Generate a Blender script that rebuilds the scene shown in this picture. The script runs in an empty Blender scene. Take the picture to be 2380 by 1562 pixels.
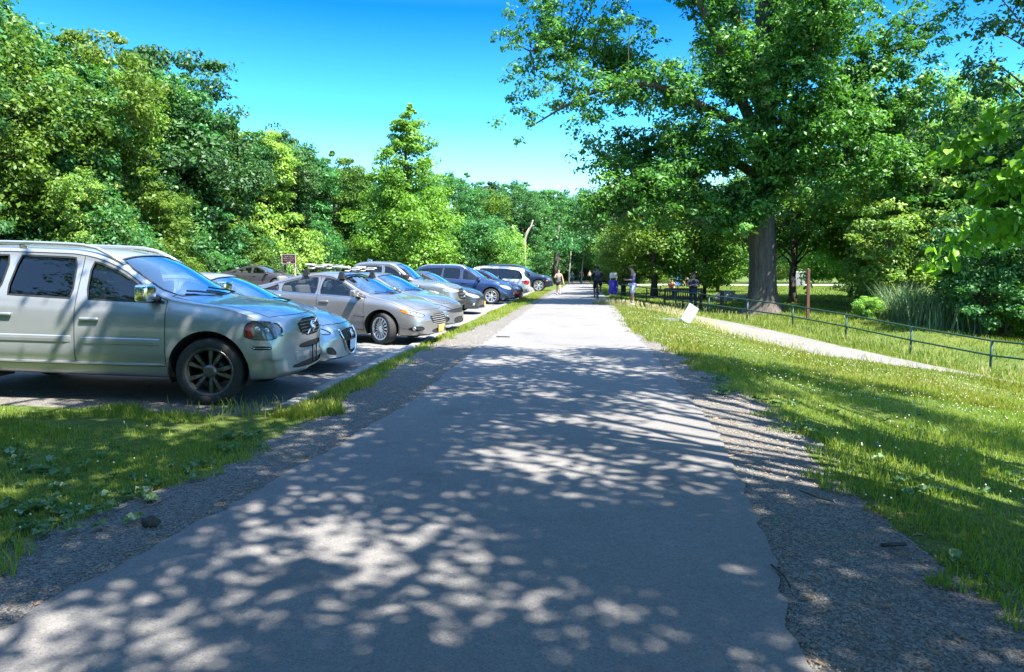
import bpy, bmesh, math, random
import numpy as np
from mathutils import Vector, Matrix
from mathutils.bvhtree import BVHTree

# ------------------------------------------------------------------ camera, sky, sun, exposure
scn = bpy.context.scene
COL = scn.collection
R = math.radians
CAM_H = 1.55
cam_d = bpy.data.cameras.new("camera")
cam_d.lens = 36.0 * 1650 / 2380
cam_d.sensor_width = 36.0
cam_d.clip_start = 0.05
cam_d.clip_end = 2000
cam = bpy.data.objects.new("camera", cam_d)
COL.objects.link(cam)
cam.location = (0, 0, CAM_H)
cam.rotation_euler = (R(90 - 5.50), 0, R(5.17))
scn.camera = cam

SUN_EL = R(59.0)
SUN_TO = Vector((0.52 * 1.0, -0.36 * 1.0, 0)).normalized()      # horizontal direction towards the sun
SUN_DIR = Vector((SUN_TO.x * math.cos(SUN_EL), SUN_TO.y * math.cos(SUN_EL), math.sin(SUN_EL)))
world = bpy.data.worlds.new("World")
scn.world = world
world.use_nodes = True
wn = world.node_tree
bg = wn.nodes["Background"]
sky = wn.nodes.new("ShaderNodeTexSky")
sky.sky_type = 'NISHITA'
sky.sun_disc = False
sky.sun_elevation = SUN_EL
sky.sun_rotation = math.atan2(SUN_TO.x, SUN_TO.y)
sky.air_density = 1.1
sky.dust_density = 0.6
sky.ozone_density = 2.2
tint = wn.nodes.new("ShaderNodeMix")
tint.data_type = 'RGBA'
tint.blend_type = 'MULTIPLY'
tint.inputs[0].default_value = 1.0
# a clear polarised sky: deeper and bluer with height, pale towards the horizon
tco = wn.nodes.new("ShaderNodeTexCoord"); sep = wn.nodes.new("ShaderNodeSeparateXYZ"); rmp = wn.nodes.new("ShaderNodeValToRGB")
wn.links.new(tco.outputs["Generated"], sep.inputs[0]); wn.links.new(sep.outputs[2], rmp.inputs[0])
el = rmp.color_ramp.elements
el[0].position = 0.03; el[0].color = (0.54, 0.70, 0.71, 1)
el[1].position = 0.55; el[1].color = (0.72, 0.90, 1.02, 1)
for p_, c_ in ((0.12, (0.33, 0.58, 0.66)), (0.20, (0.13, 0.45, 0.62)), (0.33, (0.012, 0.22, 0.48)), (0.48, (0.35, 0.60, 0.86))):
    e_ = el.new(p_); e_.color = (*c_, 1)
wn.links.new(rmp.outputs[0], tint.inputs[7])
wn.links.new(sky.outputs[0], tint.inputs[6])
wn.links.new(tint.outputs[2], bg.inputs[0])
bg.inputs[1].default_value = 0.145

sun_d = bpy.data.lights.new("sun", 'SUN')
sun_d.energy = 5.0
sun_d.angle = R(0.53)
sun_d.color = (1.0, 0.95, 0.86)
sun = bpy.data.objects.new("sun", sun_d)
COL.objects.link(sun)
sun.rotation_euler = SUN_DIR.to_track_quat('Z', 'Y').to_euler()

scn.view_settings.view_transform = 'Standard'
scn.view_settings.look = 'None'
scn.view_settings.gamma = 1.0
scn.view_settings.exposure = 2.2
try:
    scn.cycles.use_denoising = True
    scn.cycles.denoiser = 'OPENIMAGEDENOISE'
    scn.cycles.max_bounces = 7
    scn.cycles.diffuse_bounces = 3
    scn.cycles.glossy_bounces = 3
    scn.cycles.transmission_bounces = 4
    scn.cycles.transparent_max_bounces = 10
    scn.cycles.caustics_reflective = False
    scn.cycles.caustics_refractive = False
    scn.cycles.sample_clamp_indirect = 6.0
except Exception:
    pass

# ------------------------------------------------------------------ helpers
def mesh_obj(name, verts, faces, mat=None, parent=None, smooth=False, mats=None):
    me = bpy.data.meshes.new(name)
    me.from_pydata([tuple(v) for v in verts], [], [tuple(f) for f in faces])
    for m in (mats or ([mat] if mat else [])):
        me.materials.append(m)
    if smooth:
        me.polygons.foreach_set("use_smooth", [True] * len(me.polygons))
    me.update()
    o = bpy.data.objects.new(name, me)
    COL.objects.link(o)
    if parent is not None:
        o.parent = parent
    return o

def np_mesh(name, V, F, mat=None, parent=None, smooth=False, var=None):
    """V (n,3) float, F (m,k) int with constant k."""
    V = np.asarray(V, dtype=np.float32); F = np.asarray(F, dtype=np.int32)
    k = F.shape[1]
    me = bpy.data.meshes.new(name)
    me.vertices.add(len(V)); me.vertices.foreach_set("co", V.ravel())
    me.loops.add(F.size); me.loops.foreach_set("vertex_index", F.ravel())
    me.polygons.add(len(F))
    me.polygons.foreach_set("loop_start", np.arange(0, F.size, k, dtype=np.int32))
    try:
        me.polygons.foreach_set("loop_total", np.full(len(F), k, dtype=np.int32))
    except Exception:
        pass
    if smooth:
        me.polygons.foreach_set("use_smooth", np.ones(len(F), dtype=bool))
    if mat:
        me.materials.append(mat)
    me.update(calc_edges=True)
    if var is not None:
        at_ = me.attributes.new("var", 'FLOAT', 'FACE')
        at_.data.foreach_set("value", np.asarray(var, dtype=np.float32))
    o = bpy.data.objects.new(name, me)
    COL.objects.link(o)
    if parent is not None:
        o.parent = parent
    return o

def bm_obj(name, bm, mat, parent=None, smooth=False):
    me = bpy.data.meshes.new(name)
    bm.normal_update()
    bm.to_mesh(me); bm.free()
    if smooth:
        me.polygons.foreach_set("use_smooth", [True] * len(me.polygons))
    for m in (mat if isinstance(mat, (list, tuple)) else [mat]):
        me.materials.append(m)
    o = bpy.data.objects.new(name, me)
    COL.objects.link(o)
    if parent is not None:
        o.parent = parent
    return o

def tag(o, label, cat, group=None, kind=None):
    if label: o["label"] = label
    if cat: o["category"] = cat
    if group: o["group"] = group
    if kind: o["kind"] = kind
    return o

def structure(o):
    o["kind"] = "structure"; return o

def thing(name, label, cat, loc=(0, 0, 0), rz=0.0, group=None):
    o = bpy.data.objects.new(name, None)
    o.empty_display_size = 0.3
    COL.objects.link(o)
    o.location = loc; o.rotation_euler = (0, 0, rz)
    return tag(o, label, cat, group)

def copy_tree(o, parent=None):
    c = o.copy(); COL.objects.link(c)
    if parent is not None:
        c.parent = parent
    for ch in list(o.children):
        copy_tree(ch, c)
    return c

def add_box(bm, c, s, rot=None, taper=None):
    """box centred c with full size s."""
    res = bmesh.ops.create_cube(bm, size=1.0)
    vs = res['verts']
    for v in vs:
        if taper and v.co.z > 0:
            v.co.x *= taper[0]; v.co.y *= taper[1]
        v.co = Vector((v.co.x * s[0], v.co.y * s[1], v.co.z * s[2]))
        if rot is not None:
            v.co = rot @ v.co
        v.co += Vector(c)
    return vs

def add_bevel_box(bm, c, s, b=0.01, seg=2, rot=None):
    vs = add_box(bm, (0, 0, 0), s)
    es = set()
    for v in vs:
        es.update(v.link_edges)
    r = bmesh.ops.bevel(bm, geom=list(es), offset=b, segments=seg, affect='EDGES', profile=0.6)
    seen = set(r['verts']) | {v for v in vs if v.is_valid}
    for v in seen:
        if rot is not None:
            v.co = rot @ v.co
        v.co += Vector(c)

def frame_of(d):
    d = Vector(d).normalized()
    a = Vector((0, 0, 1)) if abs(d.z) < 0.9 else Vector((1, 0, 0))
    u = d.cross(a).normalized(); w = d.cross(u).normalized()
    return u, w

def add_tube(bm, pts, rad, k=8, cap=True):
    pts = [Vector(p) for p in pts]
    if not hasattr(rad, '__len__'):
        rad = [rad] * len(pts)
    rings = []
    u = None
    for i, p in enumerate(pts):
        d = (pts[min(i + 1, len(pts) - 1)] - pts[max(i - 1, 0)])
        if d.length < 1e-9: d = Vector((0, 0, 1))
        d.normalize()
        if u is None:
            u, w = frame_of(d)
        else:
            u = (u - d * u.dot(d))
            u = u.normalized() if u.length > 1e-6 else frame_of(d)[0]
            w = d.cross(u).normalized()
        rings.append([bm.verts.new(p + (u * math.cos(2 * math.pi * j / k) + w * math.sin(2 * math.pi * j / k)) * rad[i]) for j in range(k)])
    for a, b in zip(rings[:-1], rings[1:]):
        for j in range(k):
            bm.faces.new((a[j], a[(j + 1) % k], b[(j + 1) % k], b[j]))
    if cap:
        bm.faces.new(list(reversed(rings[0]))); bm.faces.new(rings[-1])

def add_lathe(bm, prof, k=24, M=None):
    """prof: list (r, z) revolved about z, then transformed by M."""
    rings = []
    for r, z in prof:
        ring = []
        for j in range(k):
            a = 2 * math.pi * j / k
            v = Vector((r * math.cos(a), r * math.sin(a), z))
            ring.append(bm.verts.new(M @ v if M is not None else v))
        rings.append(ring)
    for a, b in zip(rings[:-1], rings[1:]):
        for j in range(k):
            bm.faces.new((a[j], a[(j + 1) % k], b[(j + 1) % k], b[j]))
    return rings

def add_ball(bm, c, r, seg=12, rings=8, rot=None):
    res = bmesh.ops.create_uvsphere(bm, u_segments=seg, v_segments=rings, radius=1.0)
    r = r if hasattr(r, '__len__') else (r, r, r)
    for v in res['verts']:
        v.co = Vector((v.co.x * r[0], v.co.y * r[1], v.co.z * r[2]))
        if rot is not None: v.co = rot @ v.co
        v.co += Vector(c)

def pchip(xs, ys):
    xs = np.asarray(xs, float); ys = np.asarray(ys, float)
    h = np.diff(xs); dl = np.diff(ys) / h
    m = np.zeros(len(xs)); m[0] = dl[0]; m[-1] = dl[-1]
    for i in range(1, len(xs) - 1):
        if dl[i - 1] * dl[i] > 0:
            w1 = 2 * h[i] + h[i - 1]; w2 = h[i] + 2 * h[i - 1]
            m[i] = (w1 + w2) / (w1 / dl[i - 1] + w2 / dl[i])
    def f(x):
        x = np.clip(np.asarray(x, float), xs[0], xs[-1])
        i = np.clip(np.searchsorted(xs, x) - 1, 0, len(h) - 1)
        t = (x - xs[i]) / h[i]
        return ((1 + 2 * t) * (1 - t) ** 2 * ys[i] + t * (1 - t) ** 2 * h[i] * m[i]
                + t * t * (3 - 2 * t) * ys[i + 1] + t * t * (t - 1) * h[i] * m[i + 1])
    return f

def sstep(a, b, x):
    t = np.clip((np.asarray(x, float) - a) / (b - a), 0, 1)
    return t * t * (3 - 2 * t)

# ------------------------------------------------------------------ materials
class NT:
    def __init__(self, name):
        self.m = bpy.data.materials.new(name); self.m.use_nodes = True
        self.t = self.m.node_tree
        self.t.nodes.clear()
        self.out = self.t.nodes.new("ShaderNodeOutputMaterial")
    def n(self, typ, **kw):
        nd = self.t.nodes.new(typ)
        for k, v in kw.items():
            if k.startswith("i_"):
                key = k[2:]
                key = int(key) if key.isdigit() else key.replace("_", " ")
                nd.inputs[key].default_value = v
            else:
                setattr(nd, k, v)
        return nd
    def l(self, a, b): self.t.links.new(a, b)
    def surf(self, s): self.l(s, self.out.inputs[0])
    def noise(self, scale, detail=4, rough=0.6, coord='obj', vec=None):
        nz = self.n("ShaderNodeTexNoise")
        nz.inputs["Scale"].default_value = scale; nz.inputs["Detail"].default_value = detail; nz.inputs["Roughness"].default_value = rough
        if vec is None:
            vec = self.coord(coord)
        self.l(vec, nz.inputs["Vector"])
        return nz.outputs[0]
    def coord(self, kind='obj'):
        if not hasattr(self, '_tc'):
            self._tc = self.n("ShaderNodeTexCoord")
        return self._tc.outputs["Object" if kind == 'obj' else kind]
    def ramp(self, fac, stops):
        r = self.n("ShaderNodeValToRGB")
        els = r.color_ramp.elements
        while len(els) < len(stops): els.new(0.5)
        for e, (p, c) in zip(els, stops):
            e.position = p; e.color = (c[0], c[1], c[2], 1)
        self.l(fac, r.inputs[0])
        return r.outputs[0]
    def mix(self, fac, a, b, mode='MIX'):
        mx = self.n("ShaderNodeMix", data_type='RGBA', blend_type=mode)
        for s, v in ((0, fac), (6, a), (7, b)):
            if hasattr(v, 'is_linked') or hasattr(v, 'links'):
                self.l(v, mx.inputs[s])
            elif s == 0:
                mx.inputs[0].default_value = v
            else:
                mx.inputs[s].default_value = (v[0], v[1], v[2], 1)
        return mx.outputs[2]
    def bump(self, h, dist=0.01, strength=1.0):
        b = self.n("ShaderNodeBump"); b.inputs["Distance"].default_value = dist; b.inputs["Strength"].default_value = strength
        self.l(h, b.inputs["Height"]); return b.outputs[0]
    def bsdf(self, col, rough=0.5, metal=0.0, spec=0.5, coat=0.0, normal=None):
        p = self.n("ShaderNodeBsdfPrincipled")
        if hasattr(col, 'links'): self.l(col, p.inputs["Base Color"])
        else: p.inputs["Base Color"].default_value = (col[0], col[1], col[2], 1)
        if hasattr(rough, 'links'): self.l(rough, p.inputs["Roughness"])
        else: p.inputs["Roughness"].default_value = rough
        p.inputs["Metallic"].default_value = metal
        p.inputs["Specular IOR Level"].default_value = spec
        p.inputs["Coat Weight"].default_value = coat
        p.inputs["Coat Roughness"].default_value = 0.04
        if normal is not None: self.l(normal, p.inputs["Normal"])
        return p

def mat_plain(name, col, rough=0.5, metal=0.0, spec=0.5, coat=0.0, vary=0.12, scale=6.0):
    t = NT(name)
    nz = t.noise(scale, 4)
    c = t.mix(nz, [x * (1 - vary) for x in col], [min(1, x * (1 + vary)) for x in col])
    t.surf(t.bsdf(c, rough, metal, spec, coat).outputs[0])
    return t.m

def mat_leaf(name, c1, c2, c3, trans=0.38, rough=0.5):
    t = NT(name)
    a = t.n("ShaderNodeAttribute", attribute_name="var")
    c = t.ramp(a.outputs["Fac"], [(0.0, c1), (0.55, c2), (1.0, c3)])
    oi = t.n("ShaderNodeObjectInfo")
    hs = t.n("ShaderNodeHueSaturation")
    mr = t.n("ShaderNodeMapRange"); mr.inputs[3].default_value = 0.485; mr.inputs[4].default_value = 0.512
    t.l(oi.outputs["Random"], mr.inputs[0]); t.l(mr.outputs[0], hs.inputs["Hue"])
    mr2 = t.n("ShaderNodeMapRange"); mr2.inputs[3].default_value = 0.82; mr2.inputs[4].default_value = 1.18
    mm = t.n("ShaderNodeMath", operation='FRACT'); m7 = t.n("ShaderNodeMath", operation='MULTIPLY'); m7.inputs[1].default_value = 7.31
    t.l(oi.outputs["Random"], m7.inputs[0]); t.l(m7.outputs[0], mm.inputs[0]); t.l(mm.outputs[0], mr2.inputs[0]); t.l(mr2.outputs[0], hs.inputs["Value"])
    t.l(c, hs.inputs["Color"])
    c = hs.outputs[0]
    p = t.bsdf(c, rough, 0, 0.35)
    tr = t.n("ShaderNodeBsdfTranslucent")
    tc = t.mix(1.0, c, (1.25, 1.3, 0.55), 'MULTIPLY')
    t.l(tc, tr.inputs[0])
    ms = t.n("ShaderNodeMixShader"); ms.inputs[0].default_value = trans
    t.l(p.outputs[0], ms.inputs[1]); t.l(tr.outputs[0], ms.inputs[2])
    t.surf(ms.outputs[0])
    return t.m

def mat_bark(name, c1, c2):
    t = NT(name)
    mp = t.n("ShaderNodeMapping"); mp.inputs["Scale"].default_value = (9, 9, 1.6)
    t.l(t.coord(), mp.inputs[0])
    nz = t.noise(1.0, 6, 0.7, vec=mp.outputs[0])
    c = t.ramp(nz, [(0.3, c1), (0.7, c2)])
    t.surf(t.bsdf(c, 0.9, 0, 0.2, normal=t.bump(nz, 0.05, 0.8)).outputs[0])
    return t.m
# ------------------------------------------------------------------ the lie of the land
FA = np.array([2.35, 37.7]); FB = np.array([11.9, 18.9])          # the two ends of the low rail fence in view
FD = (FB - FA) / np.linalg.norm(FB - FA); FN = np.array([FD[1], -FD[0]]) * -1.0   # FN points away from the path
if FN[0] < 0: FN = -FN
xl_f = pchip([-20, 3, 4, 5, 6.2, 9, 20, 30, 47, 80, 130, 200], [-2.5, -2.42, -2.28, -2.18, -2.03, -1.9, -1.9, -1.85, -1.6, -1.2, -0.9, -0.8])
xr_f = pchip([-20, 2.8, 3.9, 5.5, 8, 18, 28, 45, 80, 130, 200], [0.75, 0.93, 1.08, 1.24, 1.36, 1.40, 1.62, 1.75, 1.85, 1.95, 2.0])
gl_f = pchip([-20, 3.6, 4.4, 5.4, 6.8, 9.5, 14, 22, 40, 200], [-3.4, -3.12, -3.02, -2.8, -2.74, -2.86, -2.95, -2.5, -2.2, -1.4])
gr_f = pchip([-20, 3.4, 4, 5.7, 7.5, 9.2, 11.3, 14.5, 17.8, 20, 200], [2.3, 2.1, 1.98, 2.06, 2.17, 2.14, 2.04, 1.8, 1.45, 1.3, 1.3])

def H(x, y):
    x = np.asarray(x, float); y = np.asarray(y, float)
    base = -0.0062 * np.clip(y - 14, 0, 110)
    left = 0.026 * np.clip(-x - 3.2, 0, 6.0) + 0.026 * np.clip(-x - 9.2, 0, 12)
    k = 0.135 - 0.037 * sstep(20, 28, y)
    u = np.clip(x - 2.2, 0, 40)
    d = (x - FA[0]) * FN[0] + (y - FA[1]) * FN[1]
    slope = -k * u
    cap = -1.5
    slope = np.where(slope < cap + 0.3, cap + 0.3 - (cap + 0.3 - slope) * 0.15, slope)
    behind = -0.22 - 0.9 * sstep(10, 17, x) * (1 - sstep(30, 45, y))
    w = sstep(0.4, 5.0, d) * sstep(2.2, 4.5, x)
    w = w * (1 - 0.0 * y)
    s = slope * (1 - w) + np.minimum(behind, 0) * w
    s = np.where((y > 37) & (d < 0), slope, s)
    return base + left + s

def side_d(x, y):     # signed distance from the fence line (negative on the path side)
    return (x - FA[0]) * FN[0] + (y - FA[1]) * FN[1]
def side_s(x, y):     # distance along the fence from its far end
    return (x - FA[0]) * FD[0] + (y - FA[1]) * FD[1]

def strip_grid(name, xa, xb, ys, nx, mat, lift=0.0, jit=0.0, seed=0):
    """sheet between x = xa(y) and x = xb(y), following the ground."""
    rg = np.random.RandomState(seed)
    ys = np.asarray(ys, float)
    a = np.array([float(xa(y)) for y in ys]); b = np.array([float(xb(y)) for y in ys])
    if jit:
        a = a + rg.randn(len(ys)) * jit; b = b + rg.randn(len(ys)) * jit
    t = np.linspace(0, 1, nx)
    X = a[:, None] * (1 - t) + b[:, None] * t
    Y = np.repeat(ys[:, None], nx, 1)
    Z = H(X, Y) + lift
    V = np.stack([X, Y, Z], -1).reshape(-1, 3)
    i, j = np.meshgrid(np.arange(len(ys) - 1), np.arange(nx - 1), indexing='ij')
    q = (i * nx + j).ravel()
    F = np.stack([q, q + 1, q + nx + 1, q + nx], -1)
    return structure(np_mesh(name, V, F, mat, smooth=True))

# ---- ground materials
def mat_asphalt(name, base, dark, speck, tintc=(1, 1, 1), crack=0.0):
    t = NT(name)
    big = t.noise(0.35, 5, 0.6)
    fine = t.noise(85, 4, 0.8)
    med = t.noise(9, 5, 0.65)
    c = t.ramp(big, [(0.3, dark), (0.72, base)])
    c = t.mix(t.ramp(med, [(0.35, (0, 0, 0)), (0.7, (0.35, 0.35, 0.35))]), c, [x * 1.25 for x in base])
    c = t.mix(t.ramp(fine, [(0.36, (0.75, 0.75, 0.75)), (0.47, (0, 0, 0))]), c, [x * 0.45 for x in dark])
    c = t.mix(t.ramp(fine, [(0.60, (0, 0, 0)), (0.72, (0.8, 0.8, 0.8))]), c, speck)
    st = t.noise(1.1, 3, 0.55)
    c = t.mix(t.ramp(st, [(0.56, (0, 0, 0)), (0.66, (0.35, 0.35, 0.35))]), c, [x * 0.62 for x in dark])
    if crack:
        vo = t.n("ShaderNodeTexVoronoi", feature='DISTANCE_TO_EDGE'); vo.inputs["Scale"].default_value = 0.33
        wob = t.n("ShaderNodeVectorMath", operation='ADD')
        nz = t.n("ShaderNodeTexNoise"); nz.inputs["Scale"].default_value = 1.3; nz.inputs["Detail"].default_value = 5
        t.l(t.coord(), nz.inputs["Vector"]); t.l(t.coord(), wob.inputs[0]); t.l(nz.outputs[1], wob.inputs[1]); t.l(wob.outputs[0], vo.inputs["Vector"])
        c = t.mix(t.ramp(vo.outputs[0], [(0.0, (crack, crack, crack)), (0.012, (0, 0, 0))]), c, [x * 0.3 for x in dark])
    t.surf(t.bsdf(c, 0.85, 0, 0.25, normal=t.bump(fine, 0.004, 0.6)).outputs[0])
    return t.m

M_PATH = mat_asphalt("path_asphalt", (0.158, 0.149, 0.142), (0.124, 0.119, 0.114), (0.36, 0.35, 0.33), crack=0.0)
M_LOT = mat_asphalt("lot_asphalt", (0.160, 0.156, 0.150), (0.120, 0.119, 0.116), (0.28, 0.27, 0.26), crack=0.6)
M_SIDE = mat_asphalt("side_asphalt", (0.150, 0.142, 0.132), (0.105, 0.100, 0.094), (0.28, 0.28, 0.27))

def mat_gravel(name):
    t = NT(name)
    vo = t.n("ShaderNodeTexVoronoi"); vo.inputs["Scale"].default_value = 70
    t.l(t.coord(), vo.inputs["Vector"])
    vo2 = t.n("ShaderNodeTexVoronoi"); vo2.inputs["Scale"].default_value = 160
    t.l(t.coord(), vo2.inputs["Vector"])
    bw = t.n("ShaderNodeRGBToBW"); t.l(vo.outputs["Color"], bw.inputs[0])
    bw2 = t.n("ShaderNodeRGBToBW"); t.l(vo2.outputs["Color"], bw2.inputs[0])
    c = t.ramp(bw.outputs[0], [(0.15, (0.030, 0.029, 0.030)), (0.5, (0.085, 0.081, 0.078)), (0.85, (0.21, 0.195, 0.17))])
    c2 = t.ramp(bw2.outputs[0], [(0.2, (0.03, 0.029, 0.029)), (0.8, (0.24, 0.22, 0.19))])
    c = t.mix(0.45, c, c2)
    big = t.noise(1.3, 5, 0.7)
    c = t.mix(t.ramp(big, [(0.5, (0, 0, 0)), (0.75, (0.55, 0.55, 0.55))]), c, (0.115, 0.085, 0.055))
    t.surf(t.bsdf(c, 0.9, 0, 0.2, normal=t.bump(vo.outputs["Distance"], 0.010, 0.8)).outputs[0])
    return t.m
M_GRAVEL = mat_gravel("gravel_shoulder")

def mat_soil(name):
    t = NT(name)
    n1 = t.noise(0.5, 6, 0.7); n2 = t.noise(14, 4, 0.7)
    c = t.ramp(n2, [(0.3, (0.035, 0.055, 0.012)), (0.7, (0.085, 0.125, 0.025))])
    c = t.mix(t.ramp(n1, [(0.48, (0, 0, 0)), (0.7, (0.6, 0.6, 0.6))]), c, (0.13, 0.14, 0.035))
    t.surf(t.bsdf(c, 0.95, 0, 0.1, normal=t.bump(n2, 0.05, 0.8)).outputs[0])
    return t.m
M_SOIL = mat_soil("turf")

def axis(parts):
    o = []
    for a, b, s in parts:
        o += list(np.arange(a, b, s))
    o.append(parts[-1][1])
    return np.array(o)
gx = axis([(-160, -40, 12), (-40, -6, 2.0), (-6, 26, 0.4), (26, 60, 2), (60, 200, 14)])
gy = axis([(-40, -4, 3), (-4, 48, 0.5), (48, 140, 3), (140, 520, 38)])
_rn = pchip([0, 4, 9, 13, 17, 19.5, 21.5, 40], [-3.4, -3.1, -3.3, -4.6, -6.2, -6.4, -2.6, -2.2])
def road_near(s):
    return _rn(s)
def in_sheet(x, y):
    p = (x > gl_f(y) + 0.1) & (x < np.maximum(xr_f(y), gr_f(y) * (y < 18)) - 0.1)
    lot = (x < -3.25) & (x > -22) & (y > 7.1) & (y < 72)
    d = side_d(x, y); s = side_s(x, y)
    sr = (d < -2.1) & (d > road_near(s) + .1) & (s > 3.2)
    return p | lot | sr
XX, YY = np.meshgrid(gx, gy)
ZZ = H(XX, YY) - 0.035 * in_sheet(XX, YY) - 0.004
n_x = len(gx)
ii, jj = np.meshgrid(np.arange(len(gy) - 1), np.arange(n_x - 1), indexing='ij')
qq = (ii * n_x + jj).ravel()
ground = structure(np_mesh("ground", np.stack([XX, YY, ZZ], -1).reshape(-1, 3), np.stack([qq, qq + 1, qq + n_x + 1, qq + n_x], -1), M_SOIL, smooth=True))

py = axis([(-8, 30, 0.06), (30, 60, 0.25), (60, 190, 2)])
rgj = np.random.RandomState(3)
_wob = np.interp(np.arange(-10, 200, 0.05), np.arange(-10, 200, 0.35), rgj.randn(600) * 0.035)
def wob(y, o=0): return float(np.interp(y + o, np.arange(-10, 200, 0.05), _wob))
path = strip_grid("path", lambda y: xl_f(y) + 0.3 * wob(y) + .45 * wob(3.1 * (y % 55), 1), lambda y: xr_f(y) + 0.3 * wob(y, 2) + .45 * wob(3.1 * (y % 55), 4), py, 14, M_PATH, 0.004)
strip_grid("gravel_verge", lambda y: gl_f(y) + 1.5 * wob(y, 3.3), lambda y: xl_f(y) + 0.05, axis([(-8, 60, 0.08)]), 8, M_GRAVEL, -0.006)
strip_grid("gravel_verge", lambda y: xr_f(y) - 0.05, lambda y: max(gr_f(y), xr_f(y)) + 1.5 * wob(y, 7.7), axis([(-8, 21, 0.08)]), 8, M_GRAVEL, -0.010)
lot = strip_grid("parking_lot", lambda y: -22.5, lambda y: -3.33, axis([(7.05, 72, 0.6)]), 30, M_LOT, -0.014, 0.0)
# lot: ragged near edge of bare gravelly ground in front of the silver car
strip_grid("gravel_verge", lambda y: -8.5 + 2.2 * abs(wob(y * 7)) * 10, lambda y: -3.4 - 6 * abs(wob(y * 5, 9)), axis([(6.55, 7.6, 0.05)]), 14, M_GRAVEL, -0.009)

# side road that leaves the path and runs down beside the fence
def side_sheet():
    ss = axis([(3.0, 22.3, 0.35)])
    V = []; nn = 8
    for s in ss:
        open_ = 1.0 - sstep(3.0, 9.0, s)
        dn = -2.0 + 0.6 * open_ + 0.6 * wob(s * 3); df = float(road_near(s)) - 1.0 * open_ + 0.6 * wob(s * 3, 5)
        for j in range(nn):
            d = dn + (df - dn) * j / (nn - 1)
            x = FA[0] + FD[0] * s + FN[0] * d; y = FA[1] + FD[1] * s + FN[1] * d
            V.append((x, y, float(H(x, y)) - 0.012))
    F = []
    for i in range(len(ss) - 1):
        for j in range(nn - 1):
            q = i * nn + j
            F.append((q, q + nn, q + nn + 1, q + 1))
    return structure(mesh_obj("side_road", V, F, M_SIDE, smooth=True))
side_sheet()
# pale far road across the lawn
def far_road():
    V = []; F = []
    xs = np.arange(6, 60, 2.0)
    for x in xs:
        for y in (92 + 0.1 * x, 97 + 0.12 * x):
            V.append((x, y, float(H(x, y)) + 0.02))
    for i in range(len(xs) - 1):
        F.append((2 * i, 2 * i + 2, 2 * i + 3, 2 * i + 1))
    return structure(mesh_obj("far_road", V, F, mat_plain("pale_road", (0.5, 0.47, 0.43), 0.9)))
far_road()

# kerb: concrete kerb stones, low, along the edge of the parking lot
M_CONC = mat_plain("concrete", (0.20, 0.195, 0.185), 0.9, vary=0.4, scale=9)
def kerb():
    bm = bmesh.new()
    rg = random.Random(5)
    y = 7.55
    while y < 66:
        L = 2.4
        x = -3.22 + rg.uniform(-0.015, 0.015)
        z = float(H(x, y + L / 2))
        add_bevel_box(bm, (x, y + L / 2, z - 0.085), (0.15, L - 0.012, 0.24 + rg.uniform(-0.015, 0.01)), 0.018, 2,
                      Matrix.Rotation(math.atan2(float(H(x, y + L) - H(x, y)), L), 3, 'X'))
        y += L
    return structure(bm_obj("kerb", bm, M_CONC, smooth=False))
kerb()
# faded white bay lines
M_LINE = mat_plain("faded_line_paint", (0.34, 0.34, 0.33), 0.8, vary=0.35, scale=18)
def bay_lines():
    V = []; F = []
    for y in (9.95, 13.3, 16.9, 20.4, 24.3, 28.4, 31.6, 35.9, 40.0, 44.4, 49.5, 53.8, 58.2):
        xs = np.arange(-8.6, -3.6, 0.4)
        for i, x in enumerate(xs):
            for dy in (0, 0.1):
                V.append((x, y + dy, float(H(x, y + dy)) - 0.009))
            if i:
                n = len(V)
                F.append((n - 4, n - 2, n - 1, n - 3))
    return structure(mesh_obj("bay_markings", V, F, M_LINE))
bay_lines()
# ------------------------------------------------------------------ cars
def mat_paint(name, col, metal=0.75, rough=0.32, coat=0.8):
    t = NT(name)
    fl = t.noise(900, 1)
    dirt = t.noise(1.7, 5, 0.65)
    c = t.mix(fl, [x * 0.88 for x in col], [min(1, x * 1.12) for x in col])
    geo = t.n("ShaderNodeNewGeometry"); 
    r = t.ramp(dirt, [(0.3, (rough * 0.85,) * 3), (0.75, (rough * 1.35,) * 3)])
    p = t.bsdf(c, 0.3, metal, 0.5, coat)
    bw = t.n("ShaderNodeRGBToBW"); t.l(r, bw.inputs[0]); t.l(bw.outputs[0], p.inputs["Roughness"])
    t.surf(p.outputs[0])
    return t.m

def mat_glass(name, tintc=(0.25, 0.28, 0.27), refl=1.0, ior=1.55, gain=1.5, base=0.02):
    t = NT(name)
    tr = t.n("ShaderNodeBsdfTransparent"); tr.inputs[0].default_value = (*tintc, 1)
    gl = t.n("ShaderNodeBsdfGlossy"); gl.inputs[0].default_value = (refl, refl, refl, 1); gl.inputs["Roughness"].default_value = 0.02
    fr = t.n("ShaderNodeFresnel")
    ge = t.n("ShaderNodeNewGeometry"); mi = t.n("ShaderNodeMapRange"); mi.inputs[3].default_value = ior; mi.inputs[4].default_value = 1.0 / ior
    t.l(ge.outputs["Backfacing"], mi.inputs[0]); t.l(mi.outputs[0], fr.inputs[0])
    ad = t.n("ShaderNodeMath", operation='MULTIPLY_ADD'); ad.inputs[1].default_value = gain; ad.inputs[2].default_value = base
    t.l(fr.outputs[0], ad.inputs[0])
    ms = t.n("ShaderNodeMixShader")
    t.l(ad.outputs[0], ms.inputs[0]); t.l(tr.outputs[0], ms.inputs[1]); t.l(gl.outputs[0], ms.inputs[2])
    t.surf(ms.outputs[0])
    return t.m

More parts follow.
